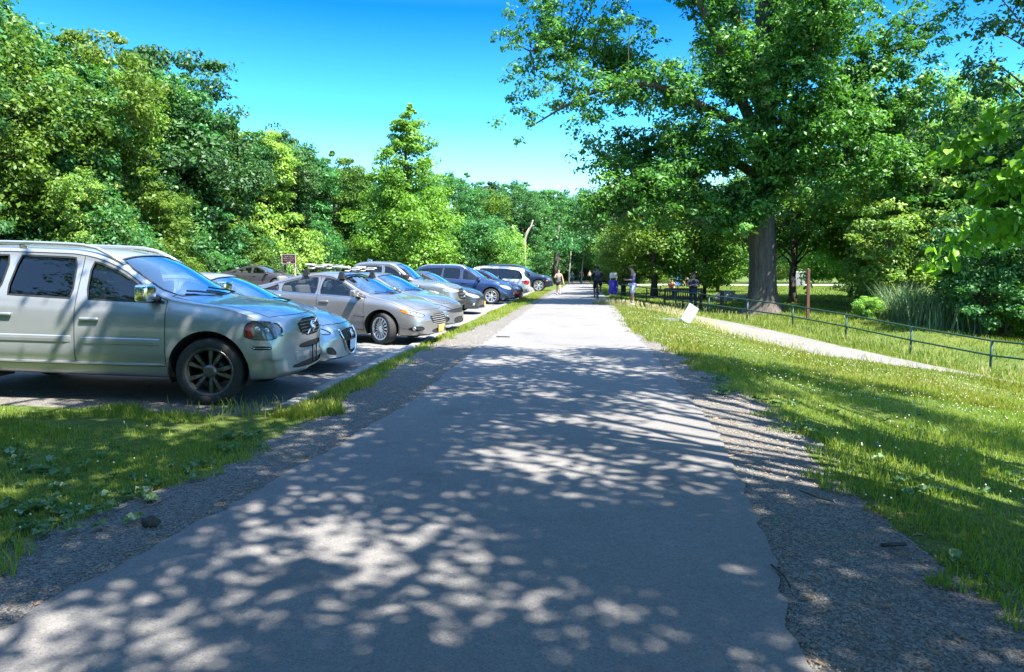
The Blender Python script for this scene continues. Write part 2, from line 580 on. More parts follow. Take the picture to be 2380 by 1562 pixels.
M_SEAM = mat_plain("door_gap", (0.008, 0.008, 0.008), 0.9)
M_RUBBER = mat_plain("black_rubber", (0.014, 0.014, 0.015), 0.55)
M_TYRE = mat_plain("tyre", (0.020, 0.020, 0.020), 0.85, vary=0.3, scale=20)
M_BLACK = mat_plain("black_plastic", (0.015, 0.015, 0.016), 0.45)
M_CHROME = mat_plain("chrome", (0.75, 0.75, 0.76), 0.12, metal=1.0, vary=0.03)
M_ALLOY = mat_plain("alloy", (0.62, 0.62, 0.63), 0.3, metal=0.85, vary=0.08)
M_ALLOY_DARK = mat_plain("dark_alloy", (0.13, 0.13, 0.13), 0.35, metal=0.8)
M_WELL = mat_plain("wheel_liner", (0.007, 0.007, 0.007), 0.95)
M_INT = mat_plain("car_interior", (0.055, 0.055, 0.056), 0.8)
M_SEAT = mat_plain("seat_cloth", (0.13, 0.125, 0.12), 0.85)
M_GLASS = mat_glass("window_glass", (0.50, 0.54, 0.53), gain=1.1, base=.0)
M_TINT = mat_glass("tinted_glass", (0.09, 0.095, 0.10), gain=1.1, base=.0)
M_SHIELD = mat_glass("windscreen_glass", (0.72, 0.78, 0.78), ior=1.7, gain=1.6, base=0.16)
M_LENS = mat_plain("headlamp_lens", (0.42, 0.43, 0.45), 0.10, metal=0.6, coat=1.0, vary=0.45, scale=14)
M_LENS_SMOKE = mat_plain("smoked_headlamp_lens", (0.11, 0.12, 0.125), 0.12, metal=0.35, coat=1.0, vary=0.5, scale=11)
M_AMBER = mat_plain("amber_lens", (0.75, 0.22, 0.02), 0.2, coat=0.8)
M_REDL = mat_plain("red_lens", (0.55, 0.02, 0.03), 0.2, coat=0.8)
M_DARKRED = mat_plain("dark_red_lens", (0.17, 0.022, 0.012), 0.2, coat=0.8)
M_BULB = mat_plain("lamp_reflector", (0.85, 0.86, 0.88), 0.08, metal=1.0, vary=0.02)
M_PLATE_Y = mat_plain("yellow_plate", (0.70, 0.36, 0.08), 0.5)
M_PLATE_W = mat_plain("white_plate", (0.55, 0.60, 0.66), 0.5)
M_MESH = mat_plain("grille_black", (0.012, 0.012, 0.013), 0.5)

def chaikin(P, it=2, closed=False):
    P = np.asarray(P, float)
    for _ in range(it):
        if closed:
            Q = np.roll(P, -1, 0)
            P = np.stack([0.75 * P + 0.25 * Q, 0.25 * P + 0.75 * Q], 1).reshape(-1, P.shape[1])
        else:
            a, b = P[:-1], P[1:]
            N = np.stack([0.75 * a + 0.25 * b, 0.25 * a + 0.75 * b], 1).reshape(-1, P.shape[1])
            P = np.concatenate([P[:1], N[1:-1], P[-1:]], 0)
    return P

class Car:
    def __init__(s, P):
        s.P = P
        f = lambda k: pchip([a for a, b in P[k]], [b for a, b in P[k]])
        s.top, s.belt, s.bot, s.W = f('top'), f('belt'), f('bot'), f('W')
        s.mid = P.get('mid', 0.62)
        s.tumble = P.get('tumble', 0.36)
        s.x0, s.x1 = P['x0'], P['x1']
        s.shift_f, s.shift_r = P.get('shift', (0.16, 0.14))
        s.xroof = P['xroof']
        s.sw_f, s.sw_r = P.get('sweep', (0.26, 0.16))
        s.build()
    def edge(s, x):
        """height of the roof's side edge."""
        if x > s.xroof:
            z = float(s.top(x + s.shift_f * float(sstep(0, .5, x - s.xroof))))
        else:
            z = float(s.top(x - s.shift_r * float(sstep(0, .5, s.xroof - x))))
        z = z - 0.055 * float(sstep(0.1, 0.4, float(s.top(x)) - float(s.belt(x))))
        return max(z, float(s.belt(x)) + 0.012)
    def edge_y(s, x):
        zs = float(s.belt(x)); w = float(s.W(x)) * 0.955
        return w - 0.01 - (s.edge(x) - zs) * s.tumble
    def section(s, x):
        zs, zc, zb, W = float(s.belt(x)), float(s.top(x)), float(s.bot(x)), float(s.W(x))
        ez = s.edge(x); zc = max(zc, ez + 0.004); yr = s.edge_y(x)
        zr = zb + 0.10
        ws = W * 0.965
        k = min(1.0, max(0.08, (zs - zb) / 0.55))
        mid = min(s.mid, zb + 0.55 * (zs - zb))
        g = ez - zs
        P = [(0, zb), (W - 0.30, zb), (W - 0.075, zb + 0.01 * k), (W - 0.035, zb + .1 * k), (W - 0.022, zb + .2 * k), (W, mid - 0.08 * k), (W, mid + 0.06 * k), (W - 0.012, zs - 0.10 * k), (ws, zs - 0.03 * k),
             (ws - 0.018, zs + 0.004 + 0.06 * min(1, g)), (ws - 0.02 - g * 0.5 * s.tumble, zs + g * 0.5), (yr + min(.03, g * .15) * 0.5, ez - min(.09, g * 0.25)), (yr, ez),
             (yr - 0.09, ez + (zc - ez) * 0.42), (yr * 0.5, ez + (zc - ez) * 0.88), (0, zc)]
        return P
    def xdisp(s, x, y):
        W = 0.95
        r = np.abs(y) / W
        f = s.sw_f * r ** 2.4 * sstep(s.x1 - 1.0, s.x1, x)
        b = s.sw_r * r ** 2.4 * sstep(-s.x0 - 0.9, -s.x0, -x)
        return x - f + b
    def build(s):
        n = int((s.x1 - s.x0) / 0.07)
        xs = np.linspace(s.x0, s.x1, n)
        xs = np.unique(np.concatenate([xs, np.linspace(s.x1 - 0.12, s.x1, 6), np.linspace(s.x0, s.x0 + 0.12, 6)]))
        secs = np.array([chaikin(s.section(x), 2) for x in xs])      # (nx, m, 2)
        m = secs.shape[1]
        bm = bmesh.new()
        L = []; Rr = []
        for i, x in enumerate(xs):
            l = []; r = []
            for j in range(m):
                y, z = secs[i, j]
                X = float(s.xdisp(x, y))
                if j in (0, m - 1):
                    v = bm.verts.new((X, 0, z)); l.append(v); r.append(v)
                else:
                    l.append(bm.verts.new((X, y, z))); r.append(bm.verts.new((X, -y, z)))
            L.append(l); Rr.append(r)
        for i in range(len(xs) - 1):
            for j in range(m - 1):
                a, b, c, d = L[i][j], L[i + 1][j], L[i + 1][j + 1], L[i][j + 1]
                bm.faces.new([v for k, v in enumerate((a, b, c, d)) if v not in (a, b, c, d)[:k]])
                a, b, c, d = Rr[i][j + 1], Rr[i + 1][j + 1], Rr[i + 1][j], Rr[i][j]
                bm.faces.new([v for k, v in enumerate((a, b, c, d)) if v not in (a, b, c, d)[:k]])
        for end, x in ((0, xs[0]), (len(xs) - 1, xs[-1])):           # nose and tail: strips from side to side, bulging in plan
            cols = []
            ts = [-1, -0.8, -0.55, -0.28, 0, 0.28, 0.55, 0.8, 1]
            for j in range(m):
                y, z = secs[end, j]
                if j in (0, m - 1):
                    cols.append([L[end][j]] * len(ts)); continue
                row = []
                for t in ts:
                    if t == -1: row.append(Rr[end][j])
                    elif t == 1: row.append(L[end][j])
                    else: row.append(bm.verts.new((float(s.xdisp(x, t * y)), t * y, z)))
                cols.append(row)
            for j in range(m - 1):
                for k in range(len(ts) - 1):
                    q = [cols[j][k], cols[j][k + 1], cols[j + 1][k + 1], cols[j + 1][k]]
                    if end == 0: q.reverse()
                    q2 = []
                    for v in q:
                        if v not in q2: q2.append(v)
                    if len(q2) >= 3:
                        try: bm.faces.new(q2)
                        except ValueError: pass
        bmesh.ops.recalc_face_normals(bm, faces=bm.faces[:])
        s.bm = bm
        s.part = bm.faces.layers.int.new("part")
        s.matl = bm.faces.layers.int.new("matl")
        s.bvh = BVHTree.FromBMesh(bm)
        s.names = {}
        bm.normal_update()
        bm.verts.index_update(); bm.faces.index_update()
        s.o_n = [v.normal.copy() for v in bm.verts]; s.o_c = [v.co.copy() for v in bm.verts]
        s.o_f = [[v.index for v in f.verts] for f in bm.faces]
    def skin_normal(s, co):
        h = s.bvh.find_nearest(co)
        if h[2] is None: return Vector((0, 0, 1))
        n = Vector((0, 0, 0))
        for i in s.o_f[h[2]]:
            n += s.o_n[i] / ((s.o_c[i] - h[0]).length + 1e-4)
        return n.normalized()
    def ribbon(s, poly, axis, w, lift=0.0015, closed=True, side=1, skip=None, rnd=2, step=0.035):
        """a thin band lying on the skin along an outline seen along axis; returns verts, faces."""
        A = Vector(axis).normalized()
        if abs(A.z) > 0.9: U, V = Vector((1, 0, 0)), Vector((0, 1, 0))
        elif abs(A.y) > 0.9: U, V = Vector((1, 0, 0)), Vector((0, 0, 1))
        else: U, V = Vector((0, 1, 0)), Vector((0, 0, 1))
        P = np.array(poly, float)
        if rnd: P = chaikin(P, rnd, closed)
        pts = []
        m = len(P)
        for i in range(m if closed else m - 1):
            a, b = P[i], P[(i + 1) % m]
            k = max(1, int(np.hypot(*(b - a)) / step))
            for j in range(k): pts.append(a + (b - a) * j / k)
        if not closed: pts.append(P[-1])
        pts = np.array(pts); n = len(pts)
        VV = []; FF = []; ok = []
        for i in range(n):
            t = pts[(i + 1) % n] - pts[i - 1] if closed else pts[min(i + 1, n - 1)] - pts[max(i - 1, 0)]
            L = np.hypot(*t) + 1e-9; nn = np.array([-t[1], t[0]]) / L
            good = not (skip and skip(pts[i]))
            for sg in (-1, 1):
                q = pts[i] + nn * sg * w / 2
                org = U * float(q[0]) + V * float(q[1]) + A * (side * 6)
                h = s.bvh.ray_cast(org, -A * side)
                if h[0] is None: good = False; VV.append(org)
                else: VV.append(h[0] + h[1] * lift)
            ok.append(good)
        for i in range(n if closed else n - 1):
            j = (i + 1) % n
            if ok[i] and ok[j] and (VV[2 * i] - VV[2 * j]).length < 0.25:
                FF.append((2 * i, 2 * i + 1, 2 * j + 1, 2 * j))
        return VV, FF
    def side_y(s, x, z, sgn=-1):
        h = s.bvh.ray_cast(Vector((x, sgn * 3, z)), Vector((0, -sgn, 0)))
        return h[0].y if h[0] else sgn * float(s.W(x))
    def front_x(s, y, z):
        h = s.bvh.ray_cast(Vector((5, y, z)), Vector((-1, 0, 0)))
        return h[0].x if h[0] else s.x1
    def top_z(s, x, y):
        h = s.bvh.ray_cast(Vector((x, y, 5)), Vector((0, 0, -1)))
        return h[0].z if h[0] else 1.0
    # --- cut an outline into the skin; axis is the direction it is projected along
    def cut(s, name, poly, axis, sel=None, over=(0,), rnd=2, rim=0.0, rim_mat=1, per_side=False):
        bm = s.bm
        A = Vector(axis).normalized()
        if abs(A.z) > 0.9: U, V = Vector((1, 0, 0)), Vector((0, 1, 0))
        elif abs(A.y) > 0.9: U, V = Vector((1, 0, 0)), Vector((0, 0, 1))
        elif abs(A.x) > 0.9: U, V = Vector((0, 1, 0)), Vector((0, 0, 1))
        else:
            V = Vector((0, 0, 1)); U = V.cross(A).normalized(); V = A.cross(U)
        poly = chaikin(np.array(poly, float), rnd, True) if rnd else np.array(poly, float)
        lo = poly.min(0) - 0.03; hi = poly.max(0) + 0.03
        sel = sel or (lambda f, c: True)
        def near():
            out = []
            for f in bm.faces:
                pts = [(v.co.dot(U), v.co.dot(V)) for v in f.verts]
                if max(p[0] for p in pts) < lo[0] or min(p[0] for p in pts) > hi[0] or max(p[1] for p in pts) < lo[1] or min(p[1] for p in pts) > hi[1]:
                    continue
                if sel(f, f.calc_center_median()):
                    out.append(f)
            return out
        fs = near()
        n = len(poly)
        for i in range(n):
            p, q = poly[i], poly[(i + 1) % n]
            e = q - p
            if np.hypot(*e) < 1e-5: continue
            N = U * float(-e[1]) + V * float(e[0]); N.normalize()
            co = U * float(p[0]) + V * float(p[1])
            elo = np.minimum(p, q) - 0.004; ehi = np.maximum(p, q) + 0.004
            sub = []
            for f in fs:
                if not f.is_valid: continue
                a = [v.co.dot(U) for v in f.verts]; b = [v.co.dot(V) for v in f.verts]
                if max(a) < elo[0] or min(a) > ehi[0] or max(b) < elo[1] or min(b) > ehi[1]: continue
                sub.append(f)
            if not sub: continue
            geom = set(sub)
            for f in sub:
                geom.update(f.edges); geom.update(f.verts)
            r = bmesh.ops.bisect_plane(bm, geom=list(geom), dist=2e-5, plane_co=co, plane_no=N)
            fs = [f for f in fs if f.is_valid] + [g for g in r['geom'] if isinstance(g, bmesh.types.BMFace)]
            fs = list(set(fs))
        px, py_ = poly[:, 0], poly[:, 1]
        idx = len(s.names) + 1
        s.names[idx] = name
        out = []
        for f in fs:
            if not f.is_valid or f[s.part] not in over: continue
            c = f.calc_center_median()
            if not sel(f, c): continue
            x, y = c.dot(U), c.dot(V)
            inside = False
            j = n - 1
            for i in range(n):
                if ((py_[i] > y) != (py_[j] > y)) and (x < (px[j] - px[i]) * (y - py_[i]) / (py_[j] - py_[i] + 1e-12) + px[i]):
                    inside = not inside
                j = i
            if inside:
                f[s.part] = idx; out.append(f)
        if False:
            r = bmesh.ops.inset_region(bm, faces=out, thickness=rim, depth=0, use_boundary=True, use_even_offset=False)
            for f in r['faces']:
                f[s.part] = 0; f[s.matl] = rim_mat
        return idx
    def finish(s, root, specs, body_mats):
        """specs: part name -> dict(mat, inset, name, label). Splits the skin into its parts."""
        bm = s.bm
        bm.normal_update()
        bm.verts.index_update()
        vn = [s.skin_normal(v.co) for v in bm.verts]
        groups = {}
        for f in bm.faces:
            groups.setdefault(f[s.part], []).append(f)
        made = {}
        for idx, fs in groups.items():
            nm = 'body' if idx == 0 else s.names[idx]
            if nm == 'hole': continue
            sp = specs.get(nm, {})
            vid = {}; V = []; N = []; F = []; MI = []
            ins = sp.get('inset', 0.0)
            for f in fs:
                fi = []
                for v in f.verts:
                    if v.index not in vid:
                        vid[v.index] = len(V); V.append(v.co - vn[v.index] * ins); N.append(vn[v.index])
                    fi.append(vid[v.index])
                F.append(fi); MI.append(f[s.matl])
            mats = sp.get('mats') or ([sp['mat']] if 'mat' in sp else body_mats)
            name = sp.get('name', nm)
            par = root
            if sp.get('parent') in made: par = made[sp['parent']]
            o = mesh_obj(name, V, F, parent=par, smooth=True, mats=mats)
            if len(mats) > 1:
                o.data.polygons.foreach_set("material_index", [min(i, len(mats) - 1) for i in MI])
            o.data.normals_split_custom_set_from_vertices([tuple(n) for n in N])
            if sp.get('label'): o["label"] = sp['label']
            made[nm] = o
        bm.free()
        return made

def wheel(root, x, y, r, w, style, steer=0.0, dark=False):
    """wheel > tyre, rim. y sign gives the outer side."""
    sg = 1 if y > 0 else -1
    M = Matrix.Translation((x, y, r)) @ Matrix.Rotation(steer, 4, 'Z') @ Matrix.Rotation(-sg * math.pi / 2, 4, 'X')
    rr = r * style.get('rim', 0.68)
    bm = bmesh.new()
    add_lathe(bm, [(0.02, -w * .5), (rr * .6, -w * .5), (rr * .62, -w * 0.2), (0.09, -w * 0.12), (0.02, -w * 0.1)], 20, M)
    wh = bm_obj("wheel", bm, M_BLACK, root, smooth=True)
    bm = bmesh.new()
    h = w / 2
    add_lathe(bm, [(rr - .01, -h * .9), (rr + .01, -h), (r * .93, -h * .98), (r * .985, -h * .80), (r, -h * .5), (r, h * .5), (r * .985, h * .82), (r * .93, h * 1.0), (rr + .03, h * 1.03), (rr + .012, h * .98), (rr - .01, h * .85)], 48, M)
    bm_obj("tyre", bm, M_TYRE, wh, smooth=True)
    bm = bmesh.new()
    add_lathe(bm, [(rr - .03, -h * .8), (rr - .015, h * .6), (rr + .012, h * .93), (rr + .004, h * 1.0), (rr - .016, h * .95), (rr - .03, h * .6), (rr - .035, -h * .8)], 48, M)
    add_lathe(bm, [(0.004, h * .84), (0.05, h * .83), (0.075, h * .72), (0.08, h * .3)], 20, M)
    ns = style['n']
    tw = style.get('twin', 0.0)
    for k in range(ns):
        for t in ((-tw, tw) if tw else (0,)):
            a = 2 * math.pi * k / ns + t * 0.8
            a2 = 2 * math.pi * k / ns + t * style.get('fan', 1.0)
            c0 = Vector((0.05 * math.cos(a), 0.05 * math.sin(a), h * .68)); c1 = Vector(((rr - .012) * math.cos(a2), (rr - .012) * math.sin(a2), h * .78))
            d = (c1 - c0).normalized(); n = Vector((-d.y, d.x, 0))
            w0, w1 = style['w0'], style['w1']
            pr = []
            for cc, ww in ((c0, w0), ((c0 + c1) / 2 + Vector((0, 0, .012)), (w0 + w1) / 2), (c1, w1)):
                pr.append([bm.verts.new(M @ (cc + n * ww + Vector((0, 0, -.035)))), bm.verts.new(M @ (cc + n * ww * .8 + Vector((0, 0, .0)))),
                           bm.verts.new(M @ (cc - n * ww * .8 + Vector((0, 0, .0)))), bm.verts.new(M @ (cc - n * ww + Vector((0, 0, -.035))))])
            for p, q in zip(pr[:-1], pr[1:]):
                for j in range(4):
                    bm.faces.new((p[j], p[(j + 1) % 4], q[(j + 1) % 4], q[j]))
    bmesh.ops.recalc_face_normals(bm, faces=bm.faces[:])
    bm_obj("rim", bm, M_ALLOY_DARK if dark else M_ALLOY, wh, smooth=False)
    return wh

def seats(root, rows, zf, hw):
    for x in rows:
        for y in (-hw, hw):
            bm = bmesh.new()
            add_bevel_box(bm, (x, y, zf + 0.28), (0.5, 0.46, 0.18), 0.06, 2)
            add_bevel_box(bm, (x - 0.28, y, zf + 0.58), (0.17, 0.46, 0.60), 0.06, 2, Matrix.Rotation(-0.2, 3, 'Y'))
            o = bm_obj("seat", bm, M_SEAT, root, smooth=True)
            bm = bmesh.new()
            add_bevel_box(bm, (x - 0.37, y, zf + 0.985), (0.11, 0.27, 0.20), 0.04, 2, Matrix.Rotation(-0.15, 3, 'Y'))
            bm_obj("headrest", bm, M_SEAT, o, smooth=True)

def make_car(name, label, paint, P, group="cars parked in the lot beside the path"):
    root = thing(name, label, P.get('cat', 'car'), group=group)
    c = Car(P)
    rw = P['rw']; xf, xr = P['axles']
    ra = rw + P.get('arch', 0.055)
    # wheel arches
    for xa in (xf, xr):
        pts = [(xa + ra * math.cos(a), rw + 0.01 + ra * math.sin(a)) for a in np.linspace(-0.25, math.pi + 0.25, 26)]
        pts += [(xa - ra, -0.3), (xa + ra, -0.3)]
        c.cut('hole', pts, (0, 1, 0), sel=lambda f, cc: abs(cc.y) > 0.42 and cc.z < 1.0, rnd=0)
    front = lambda f, cc: cc.x > xf - 0.2
    # side windows, from the pillars given
    def dlo(xa, xb, lo=0.055, hi=0.075, n=9, slant_a=0.0, slant_b=0.0):
        pts = []
        xs = np.linspace(xa, xb, n)
        b = [(x, float(c.belt(x)) + lo) for x in xs]
        t = [(x, max(c.edge(x) - hi, float(c.belt(x)) + lo + 0.002)) for x in xs]
        bot = []
        for k, (x, z) in enumerate(b):
            bot.append((x, z))
        tp = []
        for k, (x, z) in enumerate(t):
            f = k / (n - 1)
            tp.append((x + slant_a * (1 - f) + slant_b * f, z))
        return bot + tp[::-1]
    side_sel = lambda f, cc: abs(cc.y) > 0.35 and f.normal.z < 0.93
    for k, w in enumerate(P['windows']):
        for sg in (-1, 1):
            c.cut('side_window_%d_%d' % (k, sg), dlo(*w['x'], slant_a=w.get('sa', 0), slant_b=w.get('sb', 0), lo=w.get('lo', 0.055), hi=w.get('hi', 0.075)), (0, 1, 0),
                  sel=(lambda f, cc, sg=sg: cc.y * sg > 0.3 and abs(f.normal.y) > 0.25), rnd=w.get('rnd', 1), rim=0.016, rim_mat=2)
    # windscreen and rear window, cut from above or from behind
    xc, xh = P['shield']
    ys = 0.045
    def shield(xa, xb, n=7, back=False, ins=0.06, curve=0.13):
        pts = []
        for k in range(n):
            t = -1 + 2 * k / (n - 1)
            pts.append((xa - (curve if not back else -curve) * t * t, t * (c.edge_y(xa - (0.1 if not back else -0.1)) - ins)))
        for k in range(n):
            t = 1 - 2 * k / (n - 1)
            pts.append((xb - (0.05 if not back else -0.05) * t * t, t * (c.edge_y(xb) - ins + 0.01)))
        return pts
    c.cut('windscreen', shield(xc, xh), (0, 0, 1), sel=lambda f, cc: f.normal.z > 0.12 and cc.z > float(c.belt(cc.x)) - 0.05, rnd=1, rim=0.018, rim_mat=2)
    if 'rear' in P:
        if P['rear'][0] == 'z':
            c.cut('rear_window', shield(P['rear'][1], P['rear'][2], back=True), (0, 0, 1), sel=lambda f, cc: f.normal.z > 0.12 and cc.z > float(c.belt(cc.x)) - 0.05, rnd=1, rim=0.018, rim_mat=2)
        else:
            z0, z1, hw = P['rear'][1:]
            c.cut('rear_window', [(-hw, z0), (hw, z0), (hw - 0.1, z1), (-hw + 0.1, z1)], (1, 0, 0), sel=lambda f, cc: f.normal.x < -0.3 and cc.x < xr, rnd=2, rim=0.018, rim_mat=2)
    bands = []
    for k, w in enumerate(P['windows']):
        for sg in (-1, 1):
            bands.append(('window_seal', 'side_window_%d_%d' % (k, sg), dlo(*w['x'], slant_a=w.get('sa', 0), slant_b=w.get('sb', 0), lo=w.get('lo', 0.055), hi=w.get('hi', 0.075)), (0, 1, 0), 0.020, sg, w.get('rnd', 1), M_RUBBER))
    bands.append(('windscreen_seal', 'windscreen', shield(xc, xh), (0, 0, 1), 0.024, 1, 1, M_RUBBER))
    specs = {}
    # lamps, grilles and other outlines cut into the skin
    for d in P['cuts']:
        ax = d['ax']
        if d.get('mirror'):
            for sg in (-1, 1):
                a2 = (ax[0], ax[1] * sg, ax[2])
                poly = d['poly'] if abs(ax[0]) < 0.9 else [(u * sg, v) for u, v in d['poly']]
                if abs(ax[0]) >= 0.9 or abs(ax[1]) >= 0.9:
                    pass
                else:
                    # oblique: outline given in (distance along the skin's tangent, z) for the right-hand side
                    poly = [(u * sg * -1, v) for u, v in d['poly']]
                c.cut(d['name'] + '_%d' % sg, poly, a2, sel=(lambda f, cc, sg=sg, d=d: cc.y * sg > d.get('ymin', 0.02) and (cc.x > xf - 0.3 if d.get('front', True) else cc.x < xr + 0.4)),
                      rnd=d.get('rnd', 2), rim=d.get('rim', 0.0), rim_mat=d.get('rim_mat', 1))
                if d.get('rim') and (abs(ax[1]) > .9 or ax[0] > .9):
                    bands.append(('lamp_seal' if 'light' in d['name'] else 'trim_seal', d['name'] + '_%d' % sg, poly, (1, 0, 0) if ax[0] > .9 else (0, 1, 0), .011, 1 if ax[0] > .9 else sg, d.get('rnd', 2), M_SEAM))
                specs[d['name'] + '_%d' % sg] = dict(mat=d['mat'], name=d['name'].split('#')[0], inset=d.get('inset', 0.0), label=d.get('label'))
        else:
            c.cut(d['name'], d['poly'], ax, sel=(lambda f, cc, d=d: (cc.x > xf if d.get('front', True) else cc.x < xr)), rnd=d.get('rnd', 2), rim=d.get('rim', 0.0), rim_mat=d.get('rim_mat', 1))
            specs[d['name']] = dict(mat=d['mat'], name=d['name'].split('#')[0], inset=d.get('inset', 0.0), label=d.get('label'))
    # doors
    for k, (xa, xb) in enumerate(P['doors']):
        zs_ = P.get('sill', 0.38)
        n = 9
        xs = np.linspace(xa, xb, n)
        for sg in (-1, 1):
            pts = [(xa, zs_), (xb, zs_)] + [(xb, float(c.belt(xb)) + 0.02)] + [(x, max(c.edge(x) - 0.035, float(c.belt(x)) + 0.02)) for x in xs[::-1]]
            nm = 'door_%d_%d' % (k, sg)
            c.cut(nm, pts, (0, 1, 0), sel=(lambda f, cc, sg=sg: cc.y * sg > 0.3 and abs(f.normal.y) > 0.2), rnd=0, rim=P.get('gap', 0.006), rim_mat=1)
            specs[nm] = dict(name='door')
            bands.append(('door_gap', nm, pts, (0, 1, 0), P.get('gap', 0.008), sg, 0, M_SEAM))
    # bonnet
    if 'bonnet' in P:
        xa, xb = P['bonnet']
        n = 7
        pts = []
        for k in range(n):
            t = -1 + 2 * k / (n - 1)
            pts.append((xb - 0.16 * abs(t) ** 2.4, t * (float(c.W(xb)) - 0.20)))
        pts += [(1.5 if xa < 1.5 < xb else (xa + xb) / 2, float(c.W(1.5)) - 0.17)]
        for k in range(n):
            t = 1 - 2 * k / (n - 1)
            pts.append((xa - 0.20 * t * t, t * (float(c.W(xa)) - 0.13)))
        pts += [(1.5 if xa < 1.5 < xb else (xa + xb) / 2, -float(c.W(1.5)) + 0.17)]
        c.cut('bonnet', pts, (0, 0, 1), sel=lambda f, cc: f.normal.z > 0.25 and cc.x > 0.4, rnd=0, rim=P.get('gap', 0.006), rim_mat=1)
        specs['bonnet'] = dict(name='bonnet')
        bands.append(('bonnet_gap', 'bonnet', pts, (0, 0, 1), P.get('gap', 0.008), 1, 0, M_SEAM))
    for k in range(len(P['windows'])):
        for sg in (-1, 1):
            dd = P['windows'][k].get('door')
            specs['side_window_%d_%d' % (k, sg)] = dict(name='window', mat=P['windows'][k].get('mat', M_GLASS), inset=0.012, parent=('door_%d_%d' % (dd, sg)) if dd is not None else None)
    specs['windscreen'] = dict(name='windscreen', mat=M_SHIELD, inset=0.006)
    specs['rear_window'] = dict(name='rear_window', mat=P.get('rear_mat', M_GLASS), inset=0.006)
    # doors must exist before the windows they carry
    order = {}
    ids = sorted(c.names, key=lambda i: (0 if c.names[i].startswith('door') else 1, i))
    remap = {}
    bm = c.bm
    newn = {}
    for n_, i in enumerate(ids):
        remap[i] = n_ + 1; newn[n_ + 1] = c.names[i]
    for f in bm.faces:
        if f[c.part]: f[c.part] = remap[f[c.part]]
    c.names = newn
    fs_sorted = sorted(bm.faces, key=lambda f: f[c.part])
    made = None
    bm.faces.index_update()
    side_y, front_x, top_z = c.side_y, c.front_x, c.top_z
    # finish() walks faces grouped by part; make it walk in part order
    for i, f in enumerate(fs_sorted): f.index = i
    bm.faces.sort()
    made = c.finish(root, specs, [paint, M_SEAM, M_RUBBER])
    arch_skip = lambda q: any((q[0] - xa) ** 2 + (q[1] - rw - .01) ** 2 < (ra + .004) ** 2 for xa in (xf, xr))
    for nm, par, poly, ax, w_, sd, rn, mt in bands:
        VV, FF = c.ribbon(poly, ax, w_, 0.002, True, sd, arch_skip if ax[1] else None, rn)
        if FF:
            mesh_obj(nm, VV, FF, mt, made.get(par, root) if not par.startswith('side_window') else (made.get(par).parent if made.get(par) and made.get(par).parent != root else root))
    # wheel housings, black
    for xa in (xf, xr):
        for sg in (-1, 1):
            bm = bmesh.new()
            yo = float(c.W(xa)) - 0.02; yi = yo - 0.36
            ang = np.linspace(-0.35, math.pi + 0.35, 22)
            o_ = [bm.verts.new((xa + (ra + .004) * math.cos(a), sg * yo, rw + 0.01 + (ra + .004) * math.sin(a))) for a in ang]
            i_ = [bm.verts.new((xa + (ra + .004) * math.cos(a), sg * yi, rw + 0.01 + (ra + .004) * math.sin(a))) for a in ang]
            for j in range(len(ang) - 1):
                bm.faces.new((o_[j], o_[j + 1], i_[j + 1], i_[j]))
            bm.faces.new(i_)
            bm_obj("wheel_housing", bm, M_WELL, root)
    # floor pan that closes the body from below
    bm = bmesh.new()
    add_box(bm, ((xf + xr) / 2, 0, P.get('floor', 0.30)), (xf - xr - 2 * ra, 1.35, 0.05))
    add_box(bm, ((xf + xr) / 2, 0, P.get('floor', 0.30) + 0.02), (xf - xr + 1.0, 0.9, 0.05))
    bm_obj("floor_pan", bm, M_INT, root)
    # wheels
    for xa, st in ((xf, P.get('steer', 0.0)), (xr, 0.0)):
        for sg in (-1, 1):
            tw_ = P.get('tw', 0.225)
            wheel(root, xa, sg * (float(c.W(xa)) - tw_ / 2 - P.get('wo', 0.035)), rw, tw_, P['style'], st, P.get('dark_rims', False))
    # interior
    fl = P.get('floor', 0.30)
    if P.get('interior', True):
        seats(root, P.get('seats', [0.15, -0.75]), fl + P.get('seat_up', 0.0), 0.38)
        bm = bmesh.new()
        zd = float(c.belt(P['shield'][0] - 0.4)) - 0.02
        add_bevel_box(bm, (P['shield'][0] - 0.42, 0, zd - 0.13), (0.45, 1.40, 0.28), 0.07, 2)
        bm_obj("dashboard", bm, M_INT, root, smooth=True)
        bm = bmesh.new()
        Mx = Matrix.Translation((P['shield'][0] - 0.70, 0.38, zd + 0.02)) @ Matrix.Rotation(R(-62), 4, 'Y')
        rings = []
        for a in np.linspace(0, 2 * math.pi, 25)[:-1]:
            rings.append([bm.verts.new(Mx @ Vector(((0.185 + 0.016 * math.cos(b)) * math.cos(a), (0.185 + 0.016 * math.cos(b)) * math.sin(a), 0.016 * math.sin(b)))) for b in np.linspace(0, 2 * math.pi, 7)[:-1]])
        for i in range(24):
            p, q = rings[i], rings[(i + 1) % 24]
            for j in range(6): bm.faces.new((p[j], p[(j + 1) % 6], q[(j + 1) % 6], q[j]))
        add_box(bm, Mx @ Vector((0, 0, -.01)), (0.03, 0.34, 0.06), Mx.to_3x3())
        bm_obj("steering_wheel", bm, M_INT, root, smooth=True)
    # mirrors
    mx = P.get('mirror_x', P['shield'][0] - 0.42)
    for sg in (-1, 1):
        zb = float(c.belt(mx)) + P.get('mirror_up', 0.10)
        yb = abs(side_y(mx, zb - .03, sg))
        bm = bmesh.new()
        add_bevel_box(bm, (mx, sg * (yb + P.get('mirror_out', 0.15)), zb + 0.03), P.get('mirror_s', (0.13, 0.22, 0.15)), 0.045, 3)
        o = bm_obj("mirror", bm, P.get('mirror_mat', paint), root, smooth=True)
        bm = bmesh.new()
        add_tube(bm, [(mx + 0.05, sg * (yb - 0.01), zb - 0.05), (mx + 0.02, sg * (yb + 0.11), zb - 0.03)], [0.045, 0.035], 8)
